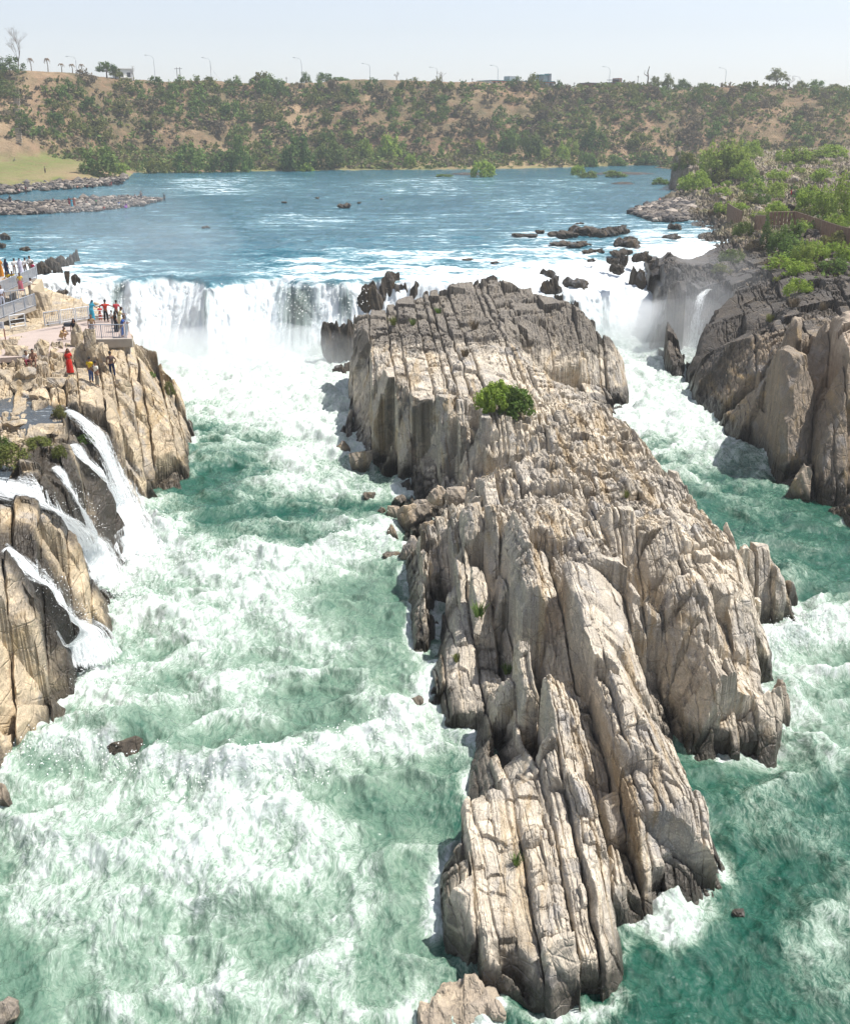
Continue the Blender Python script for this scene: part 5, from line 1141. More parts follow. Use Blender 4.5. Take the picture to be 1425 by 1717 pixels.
def rock(px, py, wp, hp, z, lab, v=0, black=True, sink=.3, depth=.8, group=None, tilt=0.0, name='river_rock', base=None):
    """px, py: the middle of the waterline; wp, hp: its size in the photograph's pixels"""
    q = base or P(px, py, z); s = size_at(q, 1); w_ = wp * s; h_ = hp * s
    me = OUTC[(v * 3 + int(px)) % 5] if black and v < 8 and wp > 9 else (CHL if name == 'boulder' else CH if black else CHB)[v % 8 if v < 8 else v]; bb = [max(c.co[k] for c in me.vertices) - min(c.co[k] for c in me.vertices) for k in range(3)]
    sc = (w_ / bb[0], w_ * depth / bb[1], h_ * (1 + sink) / (bb[2] * .95))
    o = link(name, me); top = max(c.co.z for c in me.vertices) * sc[2]
    o.location = (q[0], q[1] + w_ * depth * .25, q[2] + h_ - top); o.scale = sc; o.rotation_euler = (0, tilt, 0); return tag(o, lab, 'rock', group)
RK = [  # upper river: z = 0
 (72, 462, 26, 24, 'jagged black rock touching the upper railing, nearest in the dark row'), (88, 455, 26, 24, 'jagged black rock in the middle of the dark row by the lip'), (104, 450, 22, 22, 'jagged black rock at the far end of the dark row by the lip'), (97, 458, 16, 18, 'small jagged black rock in front of the dark row by the lip'),
 (118, 446, 13, 20, 'thin black rock standing apart from the dark row, left one'), (128, 440, 12, 22, 'thin black rock standing apart from the dark row, right one'), (113, 472, 9, 18, 'dark squared block like a post at the lip of the left waterfall'), (127, 474, 15, 15, 'small wedge of dark rock in the white water beside the squared block'),
 (104, 494, 20, 9, 'flat dark rock awash in the white water behind the platform railing'), (8, 402, 17, 12, 'black rock in the river at the left edge, upper one'), (3, 415, 12, 8, 'black rock in the river at the left edge, lower one'), (42, 420, 18, 7, 'low black rock out in the river above the upper walkway'),
 (577, 348, 24, 8, 'black double rock in the middle of the upper river'), (476, 340, 10, 3, 'flat dark rock left of the double rock in midriver'), (602, 341, 7, 3, 'small dark rock just beyond the double rock'), (345, 382, 14, 4, 'low dark rock awash in the plain blue water left of centre'), (640, 334, 6, 2, 'tiny far rock in the upper river'), (532, 332, 8, 2, 'tiny flat rock beyond the left of the double rock'),
 (880, 398, 36, 7, 'low flat rock at the left end of the black reef'), (905, 391, 13, 7, 'small black rock just beyond the left end of the reef'), (972, 376, 12, 4, 'small black rock beyond the middle of the reef'), (950, 398, 44, 12, 'long brown black rock in the left middle of the reef'), (985, 395, 44, 18, 'large black rock with a brown top in the middle of the reef'), (1015, 396, 40, 18, 'large jagged black rock right of the middle of the reef'),
 (1040, 391, 30, 16, 'black rock at the far right end of the reef'), (940, 411, 30, 8, 'flat rock in front of the left middle of the reef'), (972, 413, 36, 10, 'dark flat rock in front of the middle of the reef'), (1058, 416, 38, 18, 'big black rock at the near right of the reef'), (1042, 428, 32, 12, 'dark rock with wet brown edge below the big reef rock'), (1078, 436, 28, 17, 'bluish black boulder in the chute right of the reef'),
 (988, 425, 20, 9, 'small black rock below the middle of the reef, left of two'), (1005, 424, 16, 9, 'small black rock below the middle of the reef, right of two'), (1028, 442, 18, 12, 'black rock at the head of the chute, left of two'), (1044, 442, 15, 18, 'upright black rock at the head of the chute'), (1038, 457, 22, 16, 'black rock lowest at the head of the chute'), (992, 438, 12, 6, 'tiny rock awash above the chute'),
 (1060, 404, 20, 9, 'dark rock tucked behind the big reef rock'), (1128, 400, 26, 10, 'black rock against the right bank beyond the chute'), (1135, 385, 20, 12, 'black rock heap against the right bank beside the open water'),
 (785, 436, 22, 3, 'flat rock awash in the foam above the island, far one'), (830, 441, 16, 3, 'flat rock awash in the foam above the island, right one')]
for k, (px, py, wp, hp, lab) in enumerate(RK):
    if px > 860: wp *= 1.25; hp *= .85
    gr = 'black rocks along the left lip' if px < 135 and py > 430 else 'rocks of the black reef' if px > 860 else 'rocks in the upper river'
    rock(px, py, wp, hp, 0, lab, (k * 3 + 1) % 8, True, .35, .9, gr)
for k, (px, py, wp, hp, d, lab) in enumerate([(642, 500, 92, 44, 107.5, 'broad brown rock on the lip between the left waterfall and the island'), (680, 506, 50, 36, 106.5, 'rounded brown rock on the lip touching the back of the island'), (626, 488, 40, 20, 110, 'low black rock on the lip left of the broad brown one'),
    (921, 464, 28, 12, 122, 'black rock in the chute, the farther of a pair'), (925, 492, 40, 30, 118, 'black rock in the chute, the nearer and larger of a pair'), (970, 484, 48, 16, 119, 'long black rock lying slantwise in the chute'), (936, 512, 16, 18, 114, 'small dark rock poking from the white chute, left one'), (962, 522, 16, 16, 112, 'small dark rock poking from the white chute, right one'), (1073, 486, 32, 38, 121, 'grey upright boulder in the chute beside the dark right cliff'), (1097, 462, 22, 30, 126, 'grey rock behind the upright boulder in the chute')]):
    q = PD(px, py, d) if k < 3 else tuple(hit(px, py, lambda X, Y: (surf_z(X.ravel(), Y.ravel()).reshape(X.shape), 0), 95, 160)); rock(px, py, wp, hp, 0, lab, (k * 5 + 2) % 8, True, 1.6 if k < 3 else .7, .8, 'rocks standing in the falling water', base=q)
SPK = chunk_mesh(31, 4, 9, .3, (1, .8, 1.0)); SPK.materials.append(M_BLACK)
for v_ in SPK.vertices: k_ = .5 + .5 * min(1, max(-1, v_.co.z / .8)); v_.co.x = v_.co.x * (1.15 - .85 * k_) + .12 * k_; v_.co.y *= 1.1 - .7 * k_
CH.append(SPK); CH.append(CH[4]); rock(566, 610, 60, 76, LOW, 'black pointed rock standing at the foot of the left waterfall', 5, True, .3, .8); rock(580, 626, 46, 18, LOW, 'flat dark rock in front of the pointed one at the waterfall foot', 6, True, .5, .9)
for k, (px, py, wp, hp, lab) in enumerate([(575, 764, 30, 22, 'brown boulder at the water edge, farthest left of the island'), (604, 790, 40, 34, 'brown boulder beside the tall front wall of the island'), (640, 866, 20, 16, 'small round boulder at the left foot of the island'), (660, 872, 24, 26, 'upright boulder at the left foot of the island'), (688, 890, 46, 46, 'largest round boulder at the left foot of the island'),
    (705, 862, 36, 24, 'boulder behind the largest one at the island foot'), (672, 850, 26, 20, 'dark boulder behind the upright one at the island foot'), (656, 905, 20, 24, 'small leaning boulder in the foam by the island'), (692, 946, 44, 44, 'dark cracked block at the water edge of the island'), (655, 940, 30, 12, 'low wet rock in front of the dark cracked block'), (735, 838, 34, 24, 'boulder high in the rubble against the island wall'),
    (765, 842, 40, 26, 'flat topped boulder high in the rubble of the island'), (720, 912, 34, 40, 'block wedged between the dark cracked block and the island'), (616, 836, 22, 10, 'brown stone awash left of the island'), (700, 1190, 30, 22, 'low dark rock at the left foot of the island below the shaded wall'), (700, 1222, 24, 12, 'low wet rock next to the dark low one at the island foot'), (1306, 1215, 44, 76, 'rounded grey rock against the right foot of the island')]):
    zz = LOW + (.9 if k in (5, 10, 11) else 0) + (1.2 if k in (10, 11) else 0)
    rock(px, py, wp, hp, zz, lab, (k * 3) % 8, False, .45, .9, 'boulders at the foot of the island')
OB = OUTC[2].copy(); OB.materials.clear(); OB.materials.append(rock_mat('pale_wet_rock', (.44, .36, .26), (.28, .24, .20), (.10, .085, .07), .05, -20)); CHB.append(OB); rock(775, 1728, 150, 44, LOW, 'flat topped brown rock washed by water at the bottom of the picture', 8, False, .4, .8); rock(8, 1735, 70, 60, LOW, 'brown rock in the bottom left corner', 2, False, .4, .8); rock(2, 1358, 36, 42, LOW, 'small brown rock at the left edge below the cliff', 5, False, .4, .8)
rock(216, 1268, 84, 26, LOW, 'drowned dark rock with water pouring over it', 9, True, .9, .9); rock(1240, 1536, 22, 8, LOW, 'brown rock just awash off the right tip of the island', 1, False, .6, .9)
rock(1345, 838, 44, 62, LOW, 'block of dark rock standing in the water before the right cliff', 6, False, .4, .8)
# rocks on the left bank
for k, (px, py, wp, hp, lab) in enumerate([(28, 604, 38, 26, 'large tan boulder with a dark underside at the path edge'), (130, 575, 22, 34, 'tall leaning slab beside the platform, left one'), (152, 596, 20, 46, 'tall leaning slab beside the platform, middle one'), (136, 602, 26, 30, 'blocky slab under the leaning ones'), (172, 612, 22, 34, 'leaning slab nearest the platform wall'), (46, 640, 40, 22, 'squared tan boulder at the stream edge'), (30, 652, 42, 14, 'low flat boulder beside the stream'), (205, 655, 26, 20, 'round boulder at the feet of the men on the rocks'),
    (95, 650, 34, 18, 'tan boulder in the middle of the rocky ground'), (70, 588, 26, 18, 'brown boulder on the edge of the path'), (15, 585, 26, 16, 'dark boulder at the left edge of the path'), (110, 632, 28, 14, 'pale boulder behind the person in red'), (60, 668, 40, 12, 'low dark slab of rock at the stream'), (28, 720, 44, 10, 'low dark rock in the stream, upper one'), (72, 722, 46, 9, 'low dark rock in the stream, right one'), (22, 745, 30, 8, 'low dark rock in the stream, lower one')]):
    q = hit(px, py, h_left, 40, 110); rock(px, py, wp, hp, 0, lab, (k * 5 + 1) % 8, False, .5, .9, 'boulders on the left bank', .0, 'boulder', (q.x, q.y, q.z))
# cobbles heaped on the spit and along the left shore
def cobbles(name, n, seed, poly_px, z, size):
    rg = np.random.default_rng(seed); Vs, Qs = [], []; ico = bmesh.new(); bmesh.ops.create_icosphere(ico, subdivisions=1, radius=1)
    iv = np.array([v.co[:] for v in ico.verts]); it = np.array([[v.index for v in f.verts] for f in ico.faces]); ico.free(); nv = 0
    W_ = np.array([P(*q, 0) for q in poly_px])[:, :2]; lo, hi = W_.min(0), W_.max(0); k = 0; bl = []
    while k < n:
        x, y = rg.uniform(lo, hi); ins = False; j = len(W_) - 1
        for i in range(len(W_)):
            if (W_[i, 1] > y) != (W_[j, 1] > y) and x < (W_[j, 0] - W_[i, 0]) * (y - W_[i, 1]) / (W_[j, 1] - W_[i, 1]) + W_[i, 0]: ins = not ins
            j = i
        if not ins: continue
        k += 1; s = size * rg.lognormal(0, .45); a = rg.uniform(0, 6.28); v = iv * (1 + rg.uniform(-.25, .25, (len(iv), 1))) * np.array([s * rg.uniform(.8, 1.5), s, s * rg.uniform(.5, .9)])
        c_, s_ = math.cos(a), math.sin(a); v = np.stack([v[:, 0] * c_ - v[:, 1] * s_ + x, v[:, 0] * s_ + v[:, 1] * c_ + y, v[:, 2] + z + rg.uniform(0, .45)], 1)
        Vs.append(v); Qs.append(it + nv); nv += len(v); bl.append(np.full(len(v), rg.random()))
    me = raw_mesh(name, np.concatenate(Vs), np.concatenate(Qs), {'blk': np.concatenate(bl)}); return tag(link(name, me, M_COB), kind='stuff')
t = NT('cobble'); b_ = t.attr('blk'); cc = t.mix(t.ramp(b_, .25, .6), (.05, .045, .045), (.15, .128, .108)); cc = t.mix(t.ramp(b_, .78, .95), cc, (.33, .28, .235)); t.bsdf(cc, .8); M_COB = t.m
cobbles('cobbles', 3600, 3, [(-40, 336), (60, 341), (110, 338), (160, 332), (220, 330), (272, 336), (240, 345), (160, 354), (60, 359), (-40, 361)], .0, .27)
cobbles('shore_stones', 2200, 4, [(-40, 306), (60, 304), (110, 296), (170, 292), (215, 300), (205, 309), (140, 315), (60, 321), (-40, 331)], .25, .36)
cobbles('bank_stones', 1500, 6, [(1050, 358), (1090, 344), (1130, 336), (1165, 345), (1150, 372), (1100, 372)], .1, .38)

rgb_ = np.random.default_rng(12); nb_ = 0
while nb_ < 90:
    px = rgb_.uniform(1130, 1425); py = rgb_.uniform(290, 445); q = hit(px, py, h_right, 90, 330)
    if q.z < 1.0: continue
    s_ = rgb_.uniform(.35, 1.25); o = link('boulder', (CH if rgb_.random() < .6 else CHB)[int(rgb_.integers(0, 8))]); o.location = (q.x, q.y, q.z + s_ * .15); o.scale = (s_ * 1.3, s_, s_ * .75); o.rotation_euler = (0, 0, rgb_.uniform(0, 6.28))
    tag(o, 'weathered boulder strewn over the stony scrubby ground of the right bank', 'boulder', 'boulders strewn over the right bank'); nb_ += 1
# ------------------------------------------------------------------ viewing platform, walkways and railings on the left bank
M_CONC = simple_mat('concrete', (.40, .36, .31), .85, .18, 1.2, .2, .5); M_PATH = simple_mat('pinkish_paving', (.42, .345, .305), .85, .1, .8, .2, .3); M_STEEL = simple_mat('painted_steel', (.30, .34, .40), .45, .1, 5, .5)
M_WSTEEL = simple_mat('pale_steel', (.62, .66, .70), .45, .08, 5, .5); M_MESH = simple_mat('grey_infill', (.33, .35, .38), .6, .1, 3, .4)
Z = .65
top = [P(x, y, Z) for x, y in ((-90, 612), (-90, 582), (0, 566), (81, 548), (151, 537), (208, 533), (215, 545), (222, 569), (151, 570), (118, 588), (60, 596), (0, 600))]
pl = empty('viewing_platform', top[7]); tag(pl, 'pinkish concrete viewing platform with a low kerb at the brink of the left falls', 'platform')
def loc_(pts, o): return [(p[0] - o.location.x, p[1] - o.location.y, p[2] - o.location.z) for p in pts]
m = MB(); lp = loc_(top, pl); m.prism(lp[::-1] if False else lp, -.35, 0); o_ = m.build('deck', M_PATH, pl)
bm_ = bmesh.new(); bm_.from_mesh(o_.data); bmesh.ops.recalc_face_normals(bm_, faces=bm_.faces); bm_.to_mesh(o_.data); bm_.free()
def beam(m, a, b, w, h, z0=0.0):
    a = Vector(a); b = Vector(b); d = b - a; L_ = d.length; R = d.to_track_quat('X', 'Z').to_matrix()
    m.box((a + b) / 2 + Vector((0, 0, z0 + h / 2)), (L_, w, h), R=R)
k_ = loc_([P(x, y, Z) for x, y in ((81, 547), (120, 541), (151, 536.5), (193, 533.5))], pl); m = MB()
for a, b in zip(k_[:-1], k_[1:]): beam(m, a, b, .35, .34)
m.build('kerb', M_CONC, pl)
f_ = loc_([P(151, 570.5, Z), P(222, 569.5, Z)], pl); m = MB(); beam(m, f_[0], f_[1], .3, .62, -.52); m.build('front_beam', M_CONC, pl)
m = MB(); a, b = Vector(f_[0]), Vector(f_[1]); beam(m, a + Vector((.5, .3, 0)), b + Vector((-.3, .3, 0)), .5, 2.6, -3.1); m.build('support_wall', M_CONC, pl)
def railing(name, pts, h, npost, lab, infill='bars', mat=None, group=None, gap=.14, base=.12):
    mat = mat or M_STEEL; c = Vector(pts[0]); r = empty(name, c); P_ = [Vector(p) - c for p in pts]; up = Vector((0, 0, 1))
    seg = [(P_[i], P_[i + 1]) for i in range(len(P_) - 1)]
    for a, b in seg:
        for k in range(npost + 1):
            q = a.lerp(b, k / npost); m = MB(); m.box(q + up * h / 2, (.06, .06, h)); m.build('post', mat, r)
    m = MB()
    for a, b in seg: m.tube([a + up * h, b + up * h], .035, 6)
    m.build('top_rail', mat, r); m = MB()
    for a, b in seg: m.tube([a + up * base, b + up * base], .025, 5)
    m.build('bottom_rail', mat, r); m = MB()
    for a, b in seg:
        if infill == 'bars':
            n = max(2, int((b - a).length / gap))
            for k in range(1, n): q = a.lerp(b, k / n); m.box(q + up * (h + base) / 2, (.022, .022, h - base))
        elif infill == 'panel':
            n = max(2, int((b - a).length / .085))
            for k in range(1, n): q = a.lerp(b, k / n); m.box(q + up * (h * .5 + base * .5), (.05, .02, h - base * 1.8), rz=math.atan2((b - a).y, (b - a).x))
        else:
            for z_ in (.35, .65): m.tube([a + up * h * z_, b + up * h * z_], .02, 5)
    m.build('infill', M_MESH if infill == 'panel' else mat, r); return tag(r, lab, 'railing', group)
RG = 'steel railings round the platform and walkways'
railing('railing', [P(152, 567.5, Z), P(209, 567.5, Z)], 1.05, 3, 'low barred railing along the front edge of the platform', 'bars', M_STEEL, RG)
railing('railing', [P(212, 567, Z), P(215, 556, Z), P(209, 538, Z)], 1.05, 2, 'barred railing on the brink side of the platform beside the falls', 'bars', M_STEEL, RG)
railing('railing', [P(150, 535.5, Z + .3), P(207, 532.5, Z + .1)], 1.05, 2, 'railing at the back of the platform that the people lean on', 'two', M_WSTEEL, RG)
railing('railing', [P(129, 538.5, Z + .34), P(149, 535.8, Z + .34)], 1.05, 1, 'pale framed railing panel on the kerb, nearest the people', 'bars', M_WSTEEL, RG)
railing('railing', [P(103, 542.5, Z + .34), P(126, 539, Z + .34)], 1.05, 1, 'pale framed railing panel on the kerb, second from the people', 'bars', M_WSTEEL, RG)
railing('railing', [P(76, 547, Z + .34), P(100, 543, Z + .34)], 1.05, 1, 'grey railing panel on the kerb in front of the rock wall', 'bars', M_STEEL, RG)
railing('railing', [P(18, 551, Z + .1), P(43, 547, Z + .1)], 1.0, 1, 'free standing framed railing panel at the foot of the ramp', 'two', M_WSTEEL, RG)
# ramps
def ramp(name, a, b, wdt, th, lab):
    a = Vector(a); b = Vector(b); r = empty(name, a); m = MB(); d = (b - a); n = Vector((-d.y, d.x, 0)).normalized() * wdt
    v = [Vector((0, 0, 0)), d, d + n, n]; m.v = [p for p in v] + [p - Vector((0, 0, th)) for p in v]
    m.f = [[0, 1, 2, 3], [7, 6, 5, 4], [0, 4, 5, 1], [1, 5, 6, 2], [2, 6, 7, 3], [3, 7, 4, 0]]; m.build('deck', M_CONC, r)
    m = MB(); m.box(d * .04 + n * .5 + Vector((0, 0, -th - 1.0)), (.5, .5, 2)); m.build('pier', M_CONC, r); m = MB(); m.box(d * .9 + n * .5 + Vector((0, 0, -th - .9)), (.5, .5, 2.2)); m.build('pier', M_CONC, r); return tag(r, lab, 'walkway')
A0, A1 = PD(-30, 546, 78), PD(60, 513, 83)
ramp('walkway', A0, A1, 2.2, .3, 'lower concrete ramp climbing from the path at the left edge'); railing('railing', [A0, A1], 1.0, 5, 'grey panelled railing along the lower ramp', 'panel', M_STEEL, RG)
B0, B1 = PD(-20, 502, 86), PD(62, 466, 93)
ramp('walkway', B0, B1, 4.5, .35, 'upper concrete walkway where the crowd stands, above the lower ramp'); railing('railing', [B0, B1], 1.0, 6, 'grey panelled railing along the upper walkway below the crowd', 'panel', M_STEEL, RG)
railing('railing', [PD(8, 510, 83.5), PD(44, 505, 84.5)], 1.0, 3, 'thin barred railing between the two walkways', 'bars', M_STEEL, RG)
railing('railing', [PD(-15, 462, 98.5), PD(62, 459, 98.5)], 1.0, 4, 'white railing behind the crowd on the upper walkway', 'two', M_WSTEEL, RG)
# retaining wall and rock shoulder below the upper walkway
w0, w1 = PD(40, 500, 88), PD(66, 473, 92.5); m = MB(); beam(m, (w0[0], w0[1] + .3, w0[2]), (w1[0], w1[1] + .3, w1[2]), .5, 2.2, -1.9); o_ = m.build('retaining_wall', simple_mat('tan_plaster', (.50, .42, .30), .9, .15, 1.5, .2, .4)); tag(o_, 'tan plastered retaining wall holding up the upper walkway', 'wall')
for k, (px, py, wp, hp, d, lab) in enumerate([(72, 530, 34, 44, 88, 'steep tan rock shoulder under the end of the upper walkway'), (88, 546, 40, 24, 86, 'grey slabby rock behind the kerb railing'), (57, 545, 26, 30, 84, 'shaded rock under the lower ramp')]):
    q = PD(px, py, d); rock(px, py, wp, hp, 0, lab, k + 1, False, .8, .9, 'rocks behind the platform', 0, 'boulder', q)
# notice board
q = P(4, 572, .6); sb = empty('notice_board', q); s_ = size_at(q, 1)
for dx in (-.25, .25): m = MB(); m.box((dx, 0, .65), (.06, .06, 1.3)); m.build('post', simple_mat('rust_red', (.22, .07, .05)), sb)
m = MB(); m.box((0, -.05, 1.2), (.62, .04, .5)); m.build('board', simple_mat('white_board', (.72, .74, .78), .5, .05), sb)
m = MB()
for i in range(4): m.box((-.02, -.075, 1.36 - i * .1), (.44 - .06 * (i % 2), .008, .035))
m.build('lettering', simple_mat('dark_paint', (.12, .12, .16)), sb); tag(sb, 'small white notice board on two rust red posts at the left edge', 'sign')

# ------------------------------------------------------------------ brown board fences on the right bank
M_FENCE = simple_mat('weathered_brown_boards', (.27, .17, .115), .85, .25, 4, .15, .3); M_FPOST = simple_mat('fence_posts', (.34, .25, .18), .85, .2, 4)
def board_fence(pxs, h, lab, pitch=2.4):
    pts = []
    for (x, y) in pxs: pts.append(hit(x, y, H_R, 80, 300))
    for i in range(1, len(pts) - 1): pts[i].z = (pts[i - 1].z + pts[i].z + pts[i + 1].z) / 3
    c = pts[0].copy(); r = empty('board_fence', c); P_ = [p - c for p in pts]
    for a, b in zip(P_[:-1], P_[1:]):
        n = max(1, round((b - a).length / pitch)); yaw = math.atan2((b - a).y, (b - a).x)
        for k in range(n):
            q0 = a.lerp(b, k / n); q1 = a.lerp(b, (k + 1) / n); m = MB(); m.box(q0 + Vector((0, 0, h / 2 - .3)), (.12, .12, h + .75), rz=yaw); m.build('post', M_FPOST, r)
            m = MB(); w_ = (q1 - q0).length; nb = 7
            for j in range(nb):
                q = q0.lerp(q1, (j + .5) / nb); hh = h * (.95 + .05 * ((j * 7 + k * 3) % 5) / 4); m.box(q + Vector((0, 0, hh / 2 + .08)), (w_ / nb * .72, .03, hh), rz=yaw)
            m.build('board_panel', M_FENCE, r)
        m = MB(); m.tube([a + Vector((0, 0, h + .08)), b + Vector((0, 0, h + .08))], .045, 5); m.build('top_rail', M_FPOST, r)
    return tag(r, lab, 'fence')
board_fence([(1218, 362), (1228, 368), (1242, 379)], 1.9, 'short leaning brown board fence on the right bank, left of the gap', 1.6)
board_fence([(1264, 386), (1281, 387)], 1.9, 'single low stretch of brown boards between the short and the long fence', 2)
board_fence([(1288, 379), (1331, 377), (1352, 385), (1375, 394), (1398, 405), (1440, 418)], 1.75, 'long curving brown board fence below the tall willows on the right bank')

# ------------------------------------------------------------------ things along the rim of the plateau
M_LAMP = simple_mat('grey_lamp_steel', (.50, .53, .57), .5); M_POLE = simple_mat('dark_pole', (.12, .11, .11), .8); M_WHITE = simple_mat('whitewash', (.72, .71, .68), .9, .08, .4); M_DARKW = simple_mat('dark_opening', (.06, .06, .07), .4); M_RED = simple_mat('red_trim', (.48, .17, .12), .8)
M_BRICK = simple_mat('raw_brick', (.30, .165, .125), .9, .2, 2); M_GREYW = simple_mat('grey_render', (.42, .42, .43), .9, .12, .6); M_TEAL = simple_mat('teal_sheet_roof', (.06, .22, .24), .6, .1); M_SLATE = simple_mat('slate_roof', (.16, .17, .2), .7)
def rimd(px): return float(np.interp(px, [0, 60, 110, 170, 240, 330, 430, 520, 700, 850, 1000, 1250, 1425], [370, 372, 380, 392, 402, 412, 420, 424, 428, 432, 438, 446, 452])) + 4
def rimp(px, py, back=0):
    d = rimd(px) + back; p = PD(px, py, d); zz = float(H_HILL(np.array([[p[0]]]), np.array([[d]]))[0][0, 0]); return (p[0], d, zz), p[2]
LAMP = [(126, 95, 'street lamp among the withered palms at the left'), (257, 93, 'tall street lamp right of the small white house'), (352, 97, 'street lamp with a slanting stay wire, left of centre'), (505, 97, 'street lamp rising behind a round rim bush'), (620, 107, 'street lamp right of the round rim bushes'), (733, 113, 'street lamp beside a twiggy tree at centre'), (835, 110, 'street lamp in front of the left end of the long white building'), (1023, 112, 'street lamp between the low brick house and the unfinished house'), (1218, 114, 'street lamp right of the row of dead trees'), (1342, 128, 'far short street lamp right of the round rim tree')]
for px, py, lab in LAMP:
    b, zt = rimp(px, py, 3); h = zt - b[2]; o = empty('street_lamp', b); m = MB(); m.tube([(0, 0, -.5), (0, 0, h * .82), (-.25, 0, h * .94), (-1.0, 0, h)], [.11, .09, .07, .055], 6); m.build('pole', M_LAMP, o)
    m = MB(); m.tube([(-1.0, 0, h), (-2.6, 0, h + .25)], .05, 5); m.build('arm', M_LAMP, o); m = MB(); m.box((-2.8, 0, h + .24), (.9, .35, .16)); m.build('lamp_head', M_LAMP, o)
    if px == 352: m = MB(); m.tube([(0, 0, h * .62), (3.6, 0, 0)], .05, 4); m.build('stay', M_LAMP, o)
    tag(o, lab, 'street lamp', 'street lamps along the rim')
for px, py, lab in ((296, 112, 'left one of the twin utility poles on the rim'), (301, 112, 'right one of the twin utility poles on the rim'), (1070, 126, 'dark utility pole right of the unfinished house'), (480, 128, 'short plain pole left of the round rim bushes'), (792, 130, 'short thin pole left of the long white building'), (963, 137, 'thin pole over the low flat building')):
    b, zt = rimp(px, py, 6); h = zt - b[2]; o = empty('utility_pole', b); m = MB(); m.tube([(0, 0, -.5), (0, 0, h)], [.14, .10], 6); m.build('pole', M_POLE, o); m = MB(); m.box((0, 0, h - .5), (1.8 if px < 400 else .9, .1, .14)); m.build('crossarm', M_POLE, o); tag(o, lab, 'utility pole', 'poles on the rim')
def house(px0, px1, ytop, lab, wall, roofmat, cat='building', depth=9, back=3, wins=4, parapet=.35, roof=None, ybot=None, extras=None):
    pm = (px0 + px1) / 2; back = 2.5; b, zt = rimp(pm, ytop, back); s = size_at(b, 1); w_ = (px1 - px0) * s; h = zt - b[2]; o = empty('house' if cat == 'house' else 'building', b, .55)
    m = MB(); m.box((0, depth / 2, h / 2 - 1), (w_, depth, h + 2)); m.build('wall', wall, o)
    m = MB(); m.box((0, depth / 2, h + .12), (w_ + .6, depth + .6, .24)); m.build('roof', roofmat, o)
    for k in range(wins):
        x = w_ * ((k + .5) / wins - .5); f = MB(); f.box((x, -.03, h * .5), (1.3, .1, 1.5)); fo_ = f.build('window', M_DARKW, o)
        g = MB(); g.box((x, -.06, h * .5 - .82), (1.6, .25, .12)); g.build('sill', wall, fo_)
    if extras: extras(o, w_, h, depth)
    tag(o, lab, cat); return o
def ex_white(o, w_, h, d): m = MB(); m.box((0, -.5, h * .45 - .8), (w_ * .9, 1.0, .3)); m.build('porch', M_WHITE, o)
house(197, 221, 115, 'small white house at the rim with dark windows, beside a dark tree', M_WHITE, M_WHITE, 'house', 7, 3, 2, extras=ex_white)
def ex_long(o, w_, h, d):
    m = MB(); m.box((0, -.05, h - .25), (w_ + .1, .3, .3)); m.build('red_band', M_RED, o); m = MB(); m.box((w_ * .42, d * .4, h + .9), (4.5, 4, 2.0)); m.build('roof_room', M_GREYW, o)
house(820, 876, 135, 'long low white building with a red band under its roof', M_WHITE, M_TEAL, 'building', 10, 12, 6, extras=ex_long)
def ex_tower(o, w_, h, d):
    m = MB(); m.box((w_ * .36, d * .5, h + 1.2), (w_ * .24, 5, 2.6)); t0 = m.build('tower', M_GREYW, o); m = MB(); m.box((w_ * .32, d * .5, h + 2.62), (w_ * .36, 6, .25)); m.build('tower_roof', M_TEAL, t0); m = MB(); m.box((w_ * .47, d * .35, h * .5 + 1.4), (w_ * .10, 3, h + 3.4)); m.build('stair_shaft', simple_mat('dark_render', (.20, .20, .22)), o)
    m = MB(); m.box((0, -.05, h - .25), (w_ + .1, .3, .3)); m.build('red_band', M_RED, o)
house(880, 934, 136, 'grey building with a raised tower and teal roofs right of the white one', M_GREYW, M_TEAL, 'building', 10, 14, 4, extras=ex_tower)
house(947, 972, 147, 'low flat pale building right of the tower building', M_GREYW, M_WHITE, 'building', 6, 10, 2)
house(989, 1006, 139, 'small brick house with a grey roof right of the low flat building', M_BRICK, M_SLATE, 'house', 7, 10, 1)
def ex_unf(o, w_, h, d): m = MB(); m.box((w_ * .3, d * .5, h + .9), (w_ * .35, 4, 1.8)); m.build('upper_room', M_BRICK, o); m = MB(); m.box((-w_ * .15, d * .4, h + 1.1), (w_ * .9, 5, .18)); m.build('slab', M_SLATE, o)
house(1031, 1049, 138, 'unfinished brick house with an open upper slab on the rim', M_BRICK, M_SLATE, 'house', 7, 10, 1, extras=ex_unf)
# trees of the rim
def rim_tree(px, ytop, wp, kind, var, lab, trunk=.35, back=2, n=1600):
    b, zt = rimp(px, ytop, back); s = size_at(b, 1); h = zt - b[2] + .5; w_ = wp * s; o = empty('tree', (b[0], b[1], b[2] - .3)); ch = h * (1 - trunk)
    cr, _ = proto(kind, var, n, .085, 34); top = {0: 1.25, 1: 1.5, 2: 1.05, 3: 1.8}[var % 4]; c = link('crown', cr, None, o, (0, 0, h * trunk)); c.scale = (w_ / 2, w_ / 2, ch / top)
    m = MB(); m.tube([(0, 0, -.3), (.1, 0, h * trunk * .6), (0, 0, h * (trunk + .3))], [.3, .24, .12], 6)
    for k in range(5): a = k * 1.26; m.tube([(0, 0, h * trunk * (.7 + .1 * k)), (math.cos(a) * w_ * .28, math.sin(a) * w_ * .28, h * (trunk + .3))], [.12, .05], 5)
    m.build('trunk', M_BARK, o); return tag(o, lab, 'tree')
